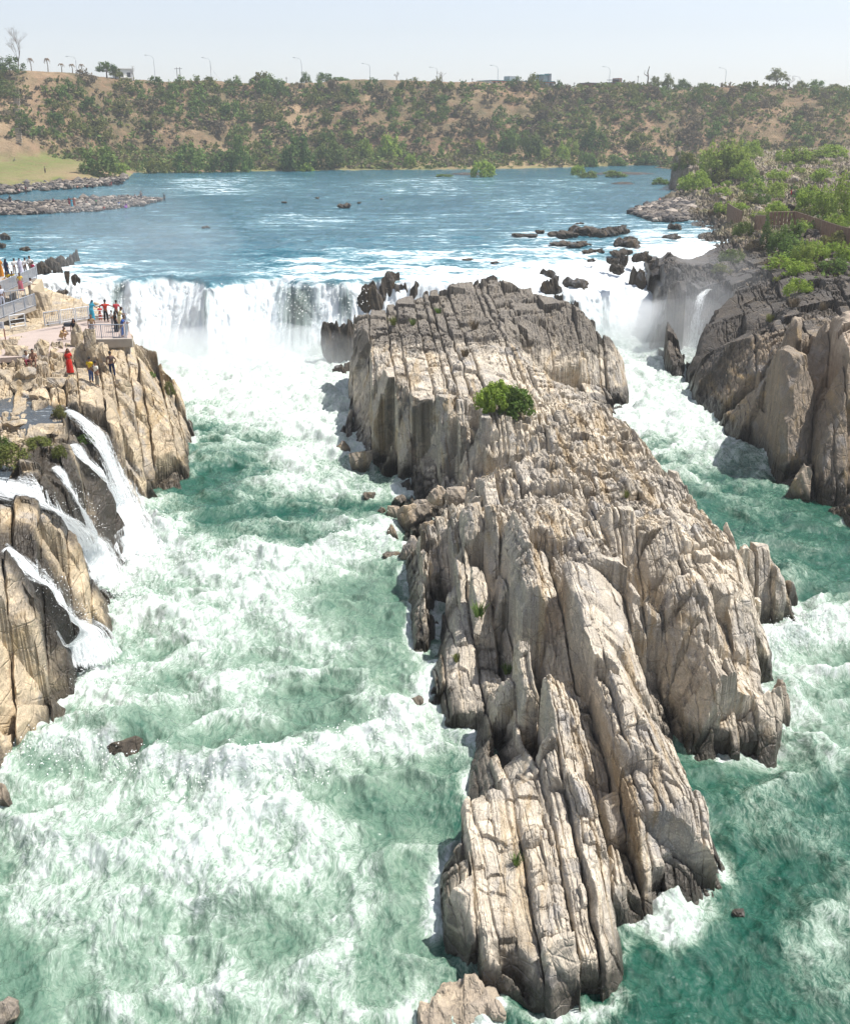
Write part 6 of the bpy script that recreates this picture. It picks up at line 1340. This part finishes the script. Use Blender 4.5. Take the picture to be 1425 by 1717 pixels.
rim_tree(176, 100, 36, 'dark', 2, 'dark spreading tree standing left of the small white house', .4); rim_tree(192, 110, 24, 'olive', 0, 'smaller olive tree right against the small white house', .25); rim_tree(512, 118, 22, 'dark', 1, 'left one of the two round rim bushes left of centre', .05); rim_tree(545, 118, 34, 'dark', 0, 'right and wider one of the two round rim bushes', .1); rim_tree(570, 127, 34, 'mid', 2, 'low green bush right of the round rim bushes', .02)
rim_tree(1305, 111, 38, 'olive', 1, 'round rim tree with a bare trunk near the right edge', .32); rim_tree(1372, 128, 36, 'mid', 0, 'domed tree on the rim near the right edge', .05, 8); rim_tree(1343, 132, 26, 'olive', 2, 'low olive tree between the round and the domed rim trees', .1); rim_tree(938, 132, 14, 'dark', 1, 'small dark tree right of the tower building', .15); rim_tree(1122, 120, 24, 'olive', 1, 'thin foliage tree right of the broken dead tree', .3); rim_tree(1100, 124, 20, 'olive', 0, 'thin foliage tree close to the broken dead tree', .3); rim_tree(1145, 128, 30, 'dark', 2, 'low dark trees on the rim left of a lamp', .05); rim_tree(1015, 136, 22, 'dark', 2, 'low dark tree behind the small brick house', .05, 12); rim_tree(1180, 136, 40, 'mid', 2, 'low green bush on the rim under a lamp', .02); rim_tree(1400, 138, 40, 'olive', 2, 'low olive bush at the right end of the rim', .02)
rim_tree(12, 88, 56, 'dark', 3, 'dense dark tree at the far left end of the rim', .05, -8); rim_tree(2, 130, 60, 'dark', 1, 'dark bushes under the dense left tree', .02, -22)
def bare(px, ytop, wp, lab, seed, lean=0.0, dense=3, back=2, mat=None):
    b, zt = rimp(px, ytop, back); s = size_at(b, 1); h = zt - b[2]; w_ = wp * s; rg = random.Random(seed); o = empty('tree', b); m = MB(); m.tube([(0, 0, -.3), (lean * .3, 0, h * .3), (lean * .7, 0, h * .55)], [.2, .15, .1], 5); m.build('trunk', mat or M_TWIG, o); m = MB()
    def br(p, d, l, r, g):
        e = p + d * l; m.tube([p, e], [r, r * .6], 4, False)
        if g <= 0: return
        for _ in range(dense): br(p + d * l * rg.uniform(.45, 1), (d + Vector((rg.uniform(-.9, .9), rg.uniform(-.9, .9), rg.uniform(-.25, .6)))).normalized(), l * rg.uniform(.5, .75), r * .55, g - 1)
    for k in range(6): br(Vector((lean * (.3 + .07 * k), 0, h * (.3 + .05 * k))), Vector((rg.uniform(-1, 1) * w_ / h + lean * .1, rg.uniform(-.5, .5), 1)).normalized(), h * .32, .06, 3)
    m.build('branches', mat or M_TWIG, o); return tag(o, lab, 'tree')
bare(665, 120, 24, 'leafless sapling on the rim right of centre lamp', 3); bare(741, 119, 26, 'twiggy leafless tree beside a centre lamp', 4); bare(905, 128, 30, 'bare grey tree in front of the tower building', 6, 0, 3, 1); bare(20, 50, 56, 'tall grey leafless tree at the left end of the rim', 7, 2.5, 4, -8); bare(1325, 125, 26, 'bare scrubby tree between two leafy rim trees', 8); bare(1060, 134, 26, 'bare brush beside the unfinished house', 9); bare(222, 110, 14, 'slender sparse tree right of the small white house', 11, 0, 2)
b, zt = rimp(1087, 110, 2); h = zt - b[2]; o = empty('tree', b); m = MB(); m.tube([(0, 0, -.3), (.3, 0, h * .45), (-.1, 0, h * .7), (.5, 0, h)], [.35, .3, .24, .12], 6); m.build('trunk', M_TWIG, o); m = MB(); m.tube([(.2, 0, h * .5), (-1.4, 0, h * .62), (-1.3, 0, h * .8)], [.2, .15, .08], 5); m.build('limb', M_TWIG, o); tag(o, 'broken dead tree with a stub limb on the rim', 'tree')
for px, py, lab in ((50, 97, 'leftmost withered palm on the rim, upright'), (78, 97, 'withered palm with a drooping head, second from the left'), (102, 106, 'short withered palm arching to both sides'), (120, 107, 'withered palm just left of the first street lamp'), (136, 107, 'withered palm just right of the first street lamp')):
    b, zt = rimp(px, py, 2); h = zt - b[2]; o = empty('palm', b); m = MB(); m.tube([(0, 0, -.3), (.1, 0, h * .5), (0, 0, h * .85)], [.16, .13, .11], 6); m.build('trunk', M_BARK, o); m = MB(); rg = random.Random(px)
    for k in range(9): a = k * .7; m.tube([(0, 0, h * .82), (math.cos(a) * .5, math.sin(a) * .5, h), (math.cos(a) * 1.2, math.sin(a) * 1.0, h * rg.uniform(.55, .85))], [.12, .14, .03], 4)
    m.build('fronds', simple_mat('dead_fronds', (.24, .17, .11), .9) if px == 50 else bpy.data.materials['dead_fronds'], o); tag(o, lab, 'palm', 'withered palms on the rim')
# stairs down the bluff at the left
s0, s1 = hit(33, 240, H_HILL, 250, 420), hit(28, 148, H_HILL, 250, 420); o = empty('stairway', s0); m = MB(); d = s1 - s0
for k in range(34): m.box(d * (k / 34) + Vector((0, -.2, .35)), (1.7, .55, .3))
m.build('steps', simple_mat('stone_steps', (.40, .34, .27), .9, .2, 2), o); tag(o, 'steep stone stairway climbing the bare bluff at the left', 'stairs')
# ------------------------------------------------------------------ people
def mat_cloth(c): 
    k = 'cloth_%02x%02x%02x' % tuple(int(255 * v) for v in c)
    return bpy.data.materials.get(k) or simple_mat(k, c, .9, .1, 12, .1)
M_SKIN = simple_mat('brown_skin', (.22, .115, .07), .6, .06, 20, .3); M_HAIR = simple_mat('black_hair', (.012, .010, .010), .5, .1, 30); M_EYE = simple_mat('eyes', (.03, .02, .02), .3)
def skin(name, chains, root, sub=1):
    """chains: lists of (x, y, z, radius); a chain starts on an existing vertex when its first point repeats it"""
    vs = []; es = []; rs = []
    def vid(p):
        for i, q in enumerate(vs):
            if (Vector(q) - Vector(p[:3])).length < 1e-4: return i
        vs.append(p[:3]); rs.append(p[3]); return len(vs) - 1
    for ch in chains:
        ids = [vid(p) for p in ch]; es += [(a, b) for a, b in zip(ids[:-1], ids[1:])]
    me = bpy.data.meshes.new(name); me.from_pydata(vs, es, []); o = bpy.data.objects.new(name, me); COL.objects.link(o)
    sm = o.modifiers.new('s', 'SKIN'); sm.use_smooth_shade = True
    for i, sv in enumerate(me.skin_vertices[0].data): sv.radius = (rs[i], rs[i]); sv.use_root = (i == root)
    su = o.modifiers.new('u', 'SUBSURF'); su.levels = sub; su.render_levels = sub
    dg = bpy.context.evaluated_depsgraph_get(); dg.update(); ev = o.evaluated_get(dg); out = bpy.data.meshes.new_from_object(ev); bpy.data.objects.remove(o); bpy.data.meshes.remove(me); out.name = name; return out
def rp(p, q, t, r): return (p[0] + (q[0] - p[0]) * t, p[1] + (q[1] - p[1]) * t, p[2] + (q[2] - p[2]) * t, r)
POSES = {  # joints; the figure faces -Y
 'stand': dict(pel=(0, 0, .92), ch=(0, .01, 1.30), nk=(0, .0, 1.46), hd=(0, -.02, 1.60), sh=.18, el=((-.24, .03, 1.12), (.24, .03, 1.12)), wr=((-.25, -.06, .88), (.25, -.06, .88)), kn=((-.10, -.02, .50), (.11, -.03, .50)), an=((-.10, .03, .08), (.13, .0, .08))),
 'hips':  dict(pel=(0, 0, .92), ch=(.01, .01, 1.30), nk=(0, .0, 1.46), hd=(.02, -.02, 1.60), sh=.18, el=((-.36, .06, 1.16), (.26, .03, 1.12)), wr=((-.20, -.04, .98), (.24, -.10, .90)), kn=((-.13, -.02, .50), (.10, -.05, .50)), an=((-.15, .03, .08), (.10, .0, .08))),
 'lean':  dict(pel=(0, .06, .92), ch=(0, -.06, 1.28), nk=(0, -.13, 1.42), hd=(0, -.19, 1.55), sh=.18, el=((-.27, -.20, 1.10), (.27, -.20, 1.10)), wr=((-.25, -.42, 1.08), (.25, -.42, 1.08)), kn=((-.10, .03, .50), (.10, .0, .50)), an=((-.11, .10, .08), (.11, .08, .08))),
 'wide':  dict(pel=(0, .04, .92), ch=(0, -.02, 1.30), nk=(0, -.06, 1.45), hd=(0, -.10, 1.59), sh=.19, el=((-.42, -.10, 1.24), (.42, -.10, 1.24)), wr=((-.64, -.22, 1.14), (.64, -.22, 1.14)), kn=((-.11, .01, .50), (.11, .0, .50)), an=((-.13, .07, .08), (.13, .06, .08))),
 'squat': dict(pel=(0, .12, .24), ch=(0, -.10, .60), nk=(0, -.18, .74), hd=(0, -.25, .86), sh=.17, el=((-.26, -.30, .50), (.26, -.30, .50)), wr=((-.10, -.46, .46), (.12, -.46, .46)), kn=((-.19, -.30, .48), (.19, -.30, .48)), an=((-.15, -.06, .08), (.15, -.06, .08))),
 'sit':   dict(pel=(0, .10, .30), ch=(0, .04, .68), nk=(0, -.02, .83), hd=(0, -.06, .96), sh=.17, el=((-.25, -.06, .52), (.25, -.06, .52)), wr=((-.16, -.30, .46), (.16, -.28, .46)), kn=((-.15, -.36, .46), (.14, -.36, .46)), an=((-.14, -.42, .08), (.13, -.46, .08))),
 'walk':  dict(pel=(0, 0, .92), ch=(0, -.02, 1.30), nk=(0, -.04, 1.46), hd=(0, -.07, 1.60), sh=.18, el=((-.24, .12, 1.13), (.24, -.10, 1.12)), wr=((-.24, .06, .90), (.23, -.28, .98)), kn=((-.09, -.16, .52), (.10, .08, .50)), an=((-.09, -.20, .08), (.11, .28, .12)))}
PCACHE = {}
def pose_meshes(pose):
    if pose in PCACHE: return PCACHE[pose]
    J = POSES[pose]; pel, ch, nk, hd, sw = J['pel'], J['ch'], J['nk'], J['hd'], J['sh']; mid = rp(pel, ch, .5, .115); low = pose in ('squat', 'sit')
    S = [(ch[0] + s * sw, ch[1] + .01, ch[2] + .07) for s in (-1, 1)]; Hp = [(pel[0] + s * .09, pel[1], pel[2] - (.0 if low else .05)) for s in (-1, 1)]
    up = [tuple(pel) + (.125,), mid, tuple(ch) + (.13,), tuple(nk) + (.05,), (hd[0], hd[1] + .01, hd[2] - .05, .075), (hd[0], hd[1], hd[2] + .05, .085), (hd[0], hd[1] + .01, hd[2] + .11, .05)]
    body = [up, [(hd[0], hd[1], hd[2] + .05, .085), (hd[0], hd[1] - .105, hd[2] - .01, .016)]]      # the nose
    for s in (-1, 1): body.append([(hd[0], hd[1], hd[2] + .05, .085), (hd[0] + s * .092, hd[1] + .01, hd[2] + .0, .02)])   # ears
    top = [[tuple(pel) + (.135,), rp(pel, ch, .5, .128), tuple(ch) + (.145,), rp(ch, nk, .55, .085)]]; trou = [[rp(pel, ch, .12, .13), tuple(pel) + (.14,)]]
    for i in (0, 1):
        e, w_, k, a = J['el'][i], J['wr'][i], J['kn'][i], J['an'][i]; s = (-1, 1)[i]
        body.append([tuple(ch) + (.13,), S[i] + (.06,), tuple(e) + (.042,), tuple(w_) + (.028,)])
        d = (Vector(w_) - Vector(e)).normalized(); pm = Vector(w_) + d * .075; body.append([tuple(w_) + (.028,), tuple(pm) + (.030,)])
        sd_ = d.cross(Vector((0, 1, .2))).normalized(); bend = Vector((-s * .3, -.35, 0))
        for f, (o_, l_) in enumerate(((-.030, .075), (-.010, .085), (.010, .08), (.030, .062))):
            b0 = pm + sd_ * o_ + d * .012; b1 = b0 + d * l_ * .55; b2 = b1 + (d + bend * .6).normalized() * l_ * .45; body.append([tuple(pm) + (.030,), tuple(b0) + (.011,), tuple(b1) + (.009,), tuple(b2) + (.007,)])
        tb = Vector(w_) + d * .03 - sd_ * .04; body.append([tuple(w_) + (.028,), tuple(tb) + (.012,), tuple(tb + d * .04 - sd_ * .012) + (.009,)])
        body.append([tuple(pel) + (.125,), Hp[i] + (.095,), tuple(k) + (.062,), tuple(a) + (.040,), (a[0], a[1] - .06, .045, .042), (a[0] + s * .015, a[1] - .17, .03, .03)])
        top.append([tuple(ch) + (.145,), (S[i][0] * .98, S[i][1], S[i][2], .080), rp(S[i], e, .75, .058)])
        trou.append([tuple(pel) + (.14,), Hp[i] + (.112,), tuple(k) + (.080,), rp(k, a, .9, .066)])
    R = {'body': skin('body', body, 0), 'top': skin('shirt', top, 0), 'trousers': skin('trousers', trou, 1)}
    # wrapped skirt: rings from the waist to the ankles
    m = MB(); n = 14; rings = []; foot = Vector(((J['an'][0][0] + J['an'][1][0]) / 2, (J['an'][0][1] + J['an'][1][1]) / 2, .06)); knm = Vector(((J['kn'][0][0] + J['kn'][1][0]) / 2, (J['kn'][0][1] + J['kn'][1][1]) / 2, (J['kn'][0][2] + J['kn'][1][2]) / 2))
    for c_, rx, ry in ((Vector(pel) + Vector((0, 0, .1)), .15, .12), (Vector(pel) + Vector((0, 0, -.04)), .19, .15), (knm, .215 if not low else .30, .17), (foot, .25 if not low else .3, .20)): rings.append((c_, rx, ry))
    for c_, rx, ry in rings:
        for k in range(n): a = 6.283 * k / n; f = 1 + .07 * (k % 2); m.v.append(c_ + Vector((math.cos(a) * rx * f, math.sin(a) * ry * f, 0)))
    for i in range(len(rings) - 1):
        for k in range(n): m.f.append([i * n + k, i * n + (k + 1) % n, (i + 1) * n + (k + 1) % n, (i + 1) * n + k])
    me = bpy.data.meshes.new('skirt'); me.from_pydata([tuple(v) for v in m.v], [], m.f); me.polygons.foreach_set('use_smooth', [True] * len(me.polygons)); R['skirt'] = me
    def cap(long):
        bm = bmesh.new(); bmesh.ops.create_uvsphere(bm, u_segments=14, v_segments=9, radius=1)
        for v in bm.verts: v.co = Vector((hd[0] + v.co.x * .098, hd[1] + .022 + v.co.y * .108, hd[2] + .055 + v.co.z * (.115 if v.co.z > 0 or not long else .115)))
        bmesh.ops.delete(bm, geom=[v for v in bm.verts if v.co.y < hd[1] - .04 and v.co.z < hd[2] + .085 or v.co.z < hd[2] - (.01 if not long else .08)], context='VERTS')
        if long: bmesh.ops.create_uvsphere(bm, u_segments=8, v_segments=6, radius=.05, matrix=Matrix.Translation((hd[0], hd[1] + .12, hd[2] - .03)) @ Matrix.Diagonal((1, .8, 1.8, 1)))
        me = bpy.data.meshes.new('hair'); bm.to_mesh(me); bm.free(); me.polygons.foreach_set('use_smooth', [True] * len(me.polygons)); return me
    R['short'] = cap(False); R['long'] = cap(True)
    m = MB()
    for s in (-1, 1): m.box((hd[0] + s * .035, hd[1] - .082, hd[2] + .025), (.024, .014, .012)); m.box((hd[0] + s * .035, hd[1] - .083, hd[2] + .047), (.034, .012, .007))
    m.box((hd[0], hd[1] - .080, hd[2] - .055), (.042, .012, .010)); me = bpy.data.meshes.new('face'); me.from_pydata([tuple(v) for v in m.v], [], m.f); R['face'] = me
    # veil or shawl end hanging over the back
    m = MB(); c0 = Vector(nk); pts = []
    for i, (z_, w2, y_) in enumerate(((hd[2] + .13, .07, hd[1] + .02), (hd[2] + .03, .12, hd[1] + .13), (nk[2] - .05, .17, nk[1] + .13), (ch[2] - .15, .19, ch[1] + .17), (pel[2] + .02, .18, pel[1] + .18))):
        for j in (-1, -.4, .4, 1): pts.append(Vector((nk[0] + j * w2, y_ - abs(j) ** 2 * .06, z_)))
    m.v = pts
    for i in range(4):
        for j in range(3): m.f.append([i * 4 + j, i * 4 + j + 1, i * 4 + j + 5, i * 4 + j + 4])
    me = bpy.data.meshes.new('veil'); me.from_pydata([tuple(v) for v in m.v], [], m.f); me.polygons.foreach_set('use_smooth', [True] * len(me.polygons)); R['veil'] = me
    PCACHE[pose] = R; return R
def person(loc, pose, h, rz, top, bottom, label, skirt=False, hair='short', veil=None, group=None):
    R = pose_meshes(pose); o = empty('person', loc, rz); s = h / 1.72; o.scale = (s, s, s)
    def part(name, key, mat):
        c = bpy.data.objects.new(name, R[key]); COL.objects.link(c); c.parent = o
        if not R[key].materials: R[key].materials.append(mat)
        c.material_slots[0].link = 'OBJECT'; c.material_slots[0].material = mat
    part('body', 'body', M_SKIN); part('face', 'face', M_EYE); part('hair', hair, M_HAIR)
    if top: part('shirt', 'top', mat_cloth(top))
    if bottom: part('skirt' if skirt else 'trousers', 'skirt' if skirt else 'trousers', mat_cloth(bottom))
    if veil: part('veil', 'veil', mat_cloth(veil))
    return tag(o, label, 'person', group)
RED = (.55, .035, .025); ORG = (.62, .24, .03); BLU = (.05, .12, .40); CYN = (.05, .30, .42); WHT = (.74, .73, .70); BLK = (.02, .02, .024); NAV = (.025, .035, .08); YEL = (.65, .45, .03); GRY = (.28, .28, .29); KHA = (.30, .27, .22); TAN = (.50, .34, .17); PNK = (.5, .15, .2); PUR = (.2, .07, .3); GRN = (.06, .2, .08); MAR = (.22, .03, .05)
pi = math.pi; GP = 'people on the platform'
# on the platform (feet in pixels)
for px, py, pose, h, rz, tp, bt, lab, sk, hr, ve, dz in [
 (156, 537, 'lean', 1.6, pi * .9, CYN, CYN, 'person in a bright blue dress leaning on the back railing', True, 'long', CYN, .34), (169, 537, 'lean', 1.2, pi, RED, RED, 'child in red leaning on the railing beside the man with spread arms', False, 'short', None, .0),
 (179, 540, 'wide', 1.78, pi * 1.02, (.50, .05, .03), BLK, 'person in red shirt and black trousers with arms spread along the railing', False, 'short', None, 0), (197, 539, 'lean', 1.72, pi, (.45, .05, .06), BLK, 'person in a dark red shirt at the railing right of the one with spread arms', False, 'short', None, 0),
 (189, 546, 'stand', 1.2, pi * .8, WHT, GRY, 'small child in white standing behind the adults at the railing', False, 'short', None, 0), (196, 556, 'stand', 1.55, pi * .7, BLK, BLK, 'person in black dress beside the pale yellow one on the platform', True, 'long', BLK, 0),
 (203, 550, 'lean', 1.68, pi * .6, (.66, .58, .32), (.60, .52, .30), 'person in pale yellow leaning over the brink side railing', True, 'long', None, 0), (207, 565, 'lean', 1.66, pi * .55, BLU, (.06, .14, .42), 'person in blue shirt and jeans in the corner of the platform', False, 'short', None, 0),
 (156, 565, 'stand', 1.68, .4, (.30, .19, .10), GRY, 'person in a brown top behind the left end of the front railing', False, 'short', None, 0), (105, 569, 'squat', 1.7, pi * .4, TAN, TAN, 'person in orange brown crouching on the paving', False, 'short', None, 0),
 (127, 571, 'stand', 1.6, .2, BLK, BLK, 'person in black standing bent beside the crouching one', False, 'long', BLK, 0)]:
    q = P(px, py, Z + dz); person(q, pose, h, rz, tp, bt, lab, sk, hr, ve, GP)
# on the walkways
def on_ramp(px, py, d): q = PD(px, py, d); return q
for px, py, d, pose, h, rz, tp, bt, lab, sk, hr, ve in [
 (3, 464, 94.5, 'stand', 1.7, pi, ORG, ORG, 'person wrapped in an orange yellow robe at the left edge of the crowd', True, 'short', ORG), (13, 465, 94, 'stand', 1.66, pi * .9, NAV, NAV, 'person in a dark navy robe beside the orange one', True, 'long', NAV), (26, 463, 95, 'lean', 1.65, pi, WHT, WHT, 'person in white between the navy robe and the middle of the crowd', False, 'short', None),
 (36, 463, 95, 'stand', 1.62, pi * 1.1, (.6, .6, .72), (.5, .5, .62), 'person in pale lilac in the middle of the crowd', True, 'long', (.6, .6, .72)), (44, 461, 96, 'lean', 1.6, pi, WHT, GRY, 'person in white further back in the crowd', False, 'short', None), (53, 460, 96, 'hips', 1.68, pi, WHT, KHA, 'person in a white shirt at the right end of the crowd', False, 'short', None), (57, 463, 95, 'stand', 1.3, pi, (.45, .04, .10), BLK, 'child with a red top at the right end of the crowd', False, 'short', None),
 (14, 474, 92, 'sit', 1.6, -.4, YEL, TAN, 'person in mustard yellow sitting on the walkway behind the railing', True, 'long', YEL), (22, 473, 92, 'sit', 1.55, .2, (.5, .35, .05), BLK, 'person with a brown yellow top sitting next to the mustard one', True, 'long', None),
 (36, 488, 88, 'walk', 1.55, .5, (.6, .42, .08), PNK, 'person in yellow top and pink cloth climbing over the walkway railing', True, 'long', None), (52, 497, 88, 'lean', 1.6, pi * .8, WHT, KHA, 'person in white squeezed beside the tan retaining wall', False, 'short', None), (5, 514, 82, 'stand', 1.7, .5, (.62, .66, .74), (.52, .54, .62), 'person in pale bluish white clothes on the lower ramp', False, 'short', None)]:
    person(on_ramp(px, py, d), pose, h, rz, tp, bt, lab, sk, hr, ve, 'people on the walkways')
# on the rocks
for px, py, pose, h, rz, tp, bt, lab, sk, hr, ve in [
 (118, 625, 'stand', 1.58, .5, RED, RED, 'person draped in a bright red sari standing on the rocks', True, 'long', RED), (46, 613, 'sit', 1.65, .6, WHT, MAR, 'person in white and maroon sitting on the rocks, left of two', False, 'short', None), (58, 618, 'sit', 1.7, .3, (.30, .17, .12), (.2, .11, .08), 'person in brown sitting on the rocks, right of two', False, 'short', None),
 (154, 641, 'stand', 1.68, pi * .9, YEL, (.07, .11, .24), 'person in a yellow vest and blue jeans seen from behind', False, 'short', None), (164, 648, 'stand', 1.7, pi * .8, (.72, .70, .62), KHA, 'person in a cream shirt beside the yellow vest', False, 'short', None), (189, 632, 'hips', 1.76, pi * 1.05, (.13, .09, .08), NAV, 'person in a dark shirt and navy trousers standing apart on the rocks', False, 'short', None)]:
    q = hit(px, py, h_left, 40, 110); person((q.x, q.y, q.z - .02), pose, h, rz, tp, bt, lab, sk, hr, ve, 'people on the rocks')
# on the cobble spit
for px, py, pose, h, rz, tp, bt, lab, sk, hr in [
 (18, 342, 'stand', 1.7, 0, BLK, NAV, 'dark figure standing on the left part of the far cobble spit', False, 'short'), (117, 345, 'stand', 1.65, 0, MAR, MAR, 'person in maroon on the spit, left of the turquoise one', True, 'long'), (121, 347, 'stand', 1.6, .5, CYN, CYN, 'person in turquoise on the cobble spit', True, 'long'), (125, 345, 'stand', 1.65, 0, (.4, .12, .08), (.3, .1, .08), 'person in brick red on the spit, right of the turquoise one', True, 'long'),
 (162, 347, 'stand', 1.6, 1, GRN, BLK, 'person in dark green on the cobble spit', True, 'long'), (175, 353, 'squat', 1.6, 0, RED, MAR, 'person in red crouching at the near edge of the spit', False, 'long'), (200, 345, 'sit', 1.6, 0, BLU, WHT, 'person in blue and white sitting on the spit', False, 'short'), (212, 348, 'sit', 1.6, 0, PUR, PUR, 'person in purple sitting on the near edge of the spit', True, 'long'),
 (237, 334, 'hips', 1.75, 0, GRY, NAV, 'grey figure standing on the far end of the spit', False, 'short'), (227, 333, 'sit', 1.6, 0, (.6, .5, .5), BLK, 'person in pale pink sitting left of the grey figure on the spit', False, 'short'), (215, 333, 'sit', 1.6, 0, BLK, BLK, 'dark crouched figure on the far side of the spit', False, 'short'), (276, 338, 'stand', 1.65, 0, (.07, .12, .12), BLK, 'person wading off the tip of the cobble spit', False, 'short'),
 (90, 340, 'sit', 1.6, 0, (.4, .25, .3), BLK, 'person in dusty pink sitting on the left middle of the spit', False, 'short'), (146, 344, 'squat', 1.6, 0, (.22, .05, .05), BLK, 'person in dark red crouching left of the green one', False, 'short')]:
    q = P(px, py, .35 if px != 276 else -.25); person(q, pose, h, rz, tp, bt, lab, sk, hr, None, 'people on the cobble spit')
for px, py, pose, tp, bt, lab in [(44, 325, 'stand', MAR, BLK, 'figure in maroon at the water edge of the left shore'), (33, 323, 'squat', (.5, .3, .3), BLK, 'pinkish crouched figure on the left shore stones'), (28, 318, 'sit', BLK, BLK, 'dark seated figure on the left shore stones'), (130, 317, 'squat', (.4, .2, .15), BLK, 'brown crouched figure on the pale left shore rock'), (146, 316, 'squat', MAR, BLK, 'dark red crouched figure on the left shore, left of two'), (155, 316, 'squat', NAV, BLK, 'dark blue crouched figure on the left shore, right of two'), (187, 311, 'sit', (.35, .03, .05), MAR, 'figure in crimson sitting at the right end of the left shore'), (76, 290, 'stand', KHA, BLK, 'figure walking on the grass of the left shore'), (25, 270, 'sit', GRY, BLK, 'figure sitting at the foot of the stairway')]:
    q = hit(px, py, H_HILL, 230, 420) if py < 300 else P(px, py, .5); person((q[0], q[1], q[2]), pose, 1.7, px * .7, tp, bt, lab, False, 'short', None, 'people on the left shore')
for px, py, pose, tp, bt, lab in [(1105, 345, 'stand', (.75, .10, .02), (.7, .09, .02), 'figure in vivid orange red on the dark rocks of the right bank'), (1067, 354, 'squat', (.5, .5, .55), BLK, 'pale crouched figure near the tip of the right bank rocks'), (1326, 327, 'stand', NAV, RED, 'dark figure with red walking on the stony right bank')]:
    q = hit(px, py, h_right, 80, 340); person((q.x, q.y, q.z), pose, 1.7, px * .7, tp, bt, lab, False, 'short', None, 'people on the right bank')
# floating dark bag on the kerb
q = P(117, 547, Z + .34); m = MB(); m.box((0, 0, .15), (.9, .45, .3)); o = m.build('bag', simple_mat('dark_bag', (.035, .04, .05), .7), None, q); bv = o.modifiers.new('b', 'BEVEL'); bv.width = .14; bv.segments = 3; tag(o, 'dark bundle lying on the kerb behind the crouching person', 'bag')

# ------------------------------------------------------------------ the air between the camera and the far bank
m = MB(); m.box((0, 400, 34), (2600, 1100, 86)); hz = m.build('haze', None)
hm = bpy.data.materials.new('haze'); hm.use_nodes = True; n = hm.node_tree; n.nodes.clear(); out = n.nodes.new('ShaderNodeOutputMaterial'); v = n.nodes.new('ShaderNodeVolumePrincipled')
v.inputs['Color'].default_value = (.90, .95, 1, 1); v.inputs['Density'].default_value = .00030; v.inputs['Anisotropy'].default_value = .2; n.links.new(v.outputs[0], out.inputs['Volume']); hz.data.materials.append(hm); tag(hz, kind='stuff')
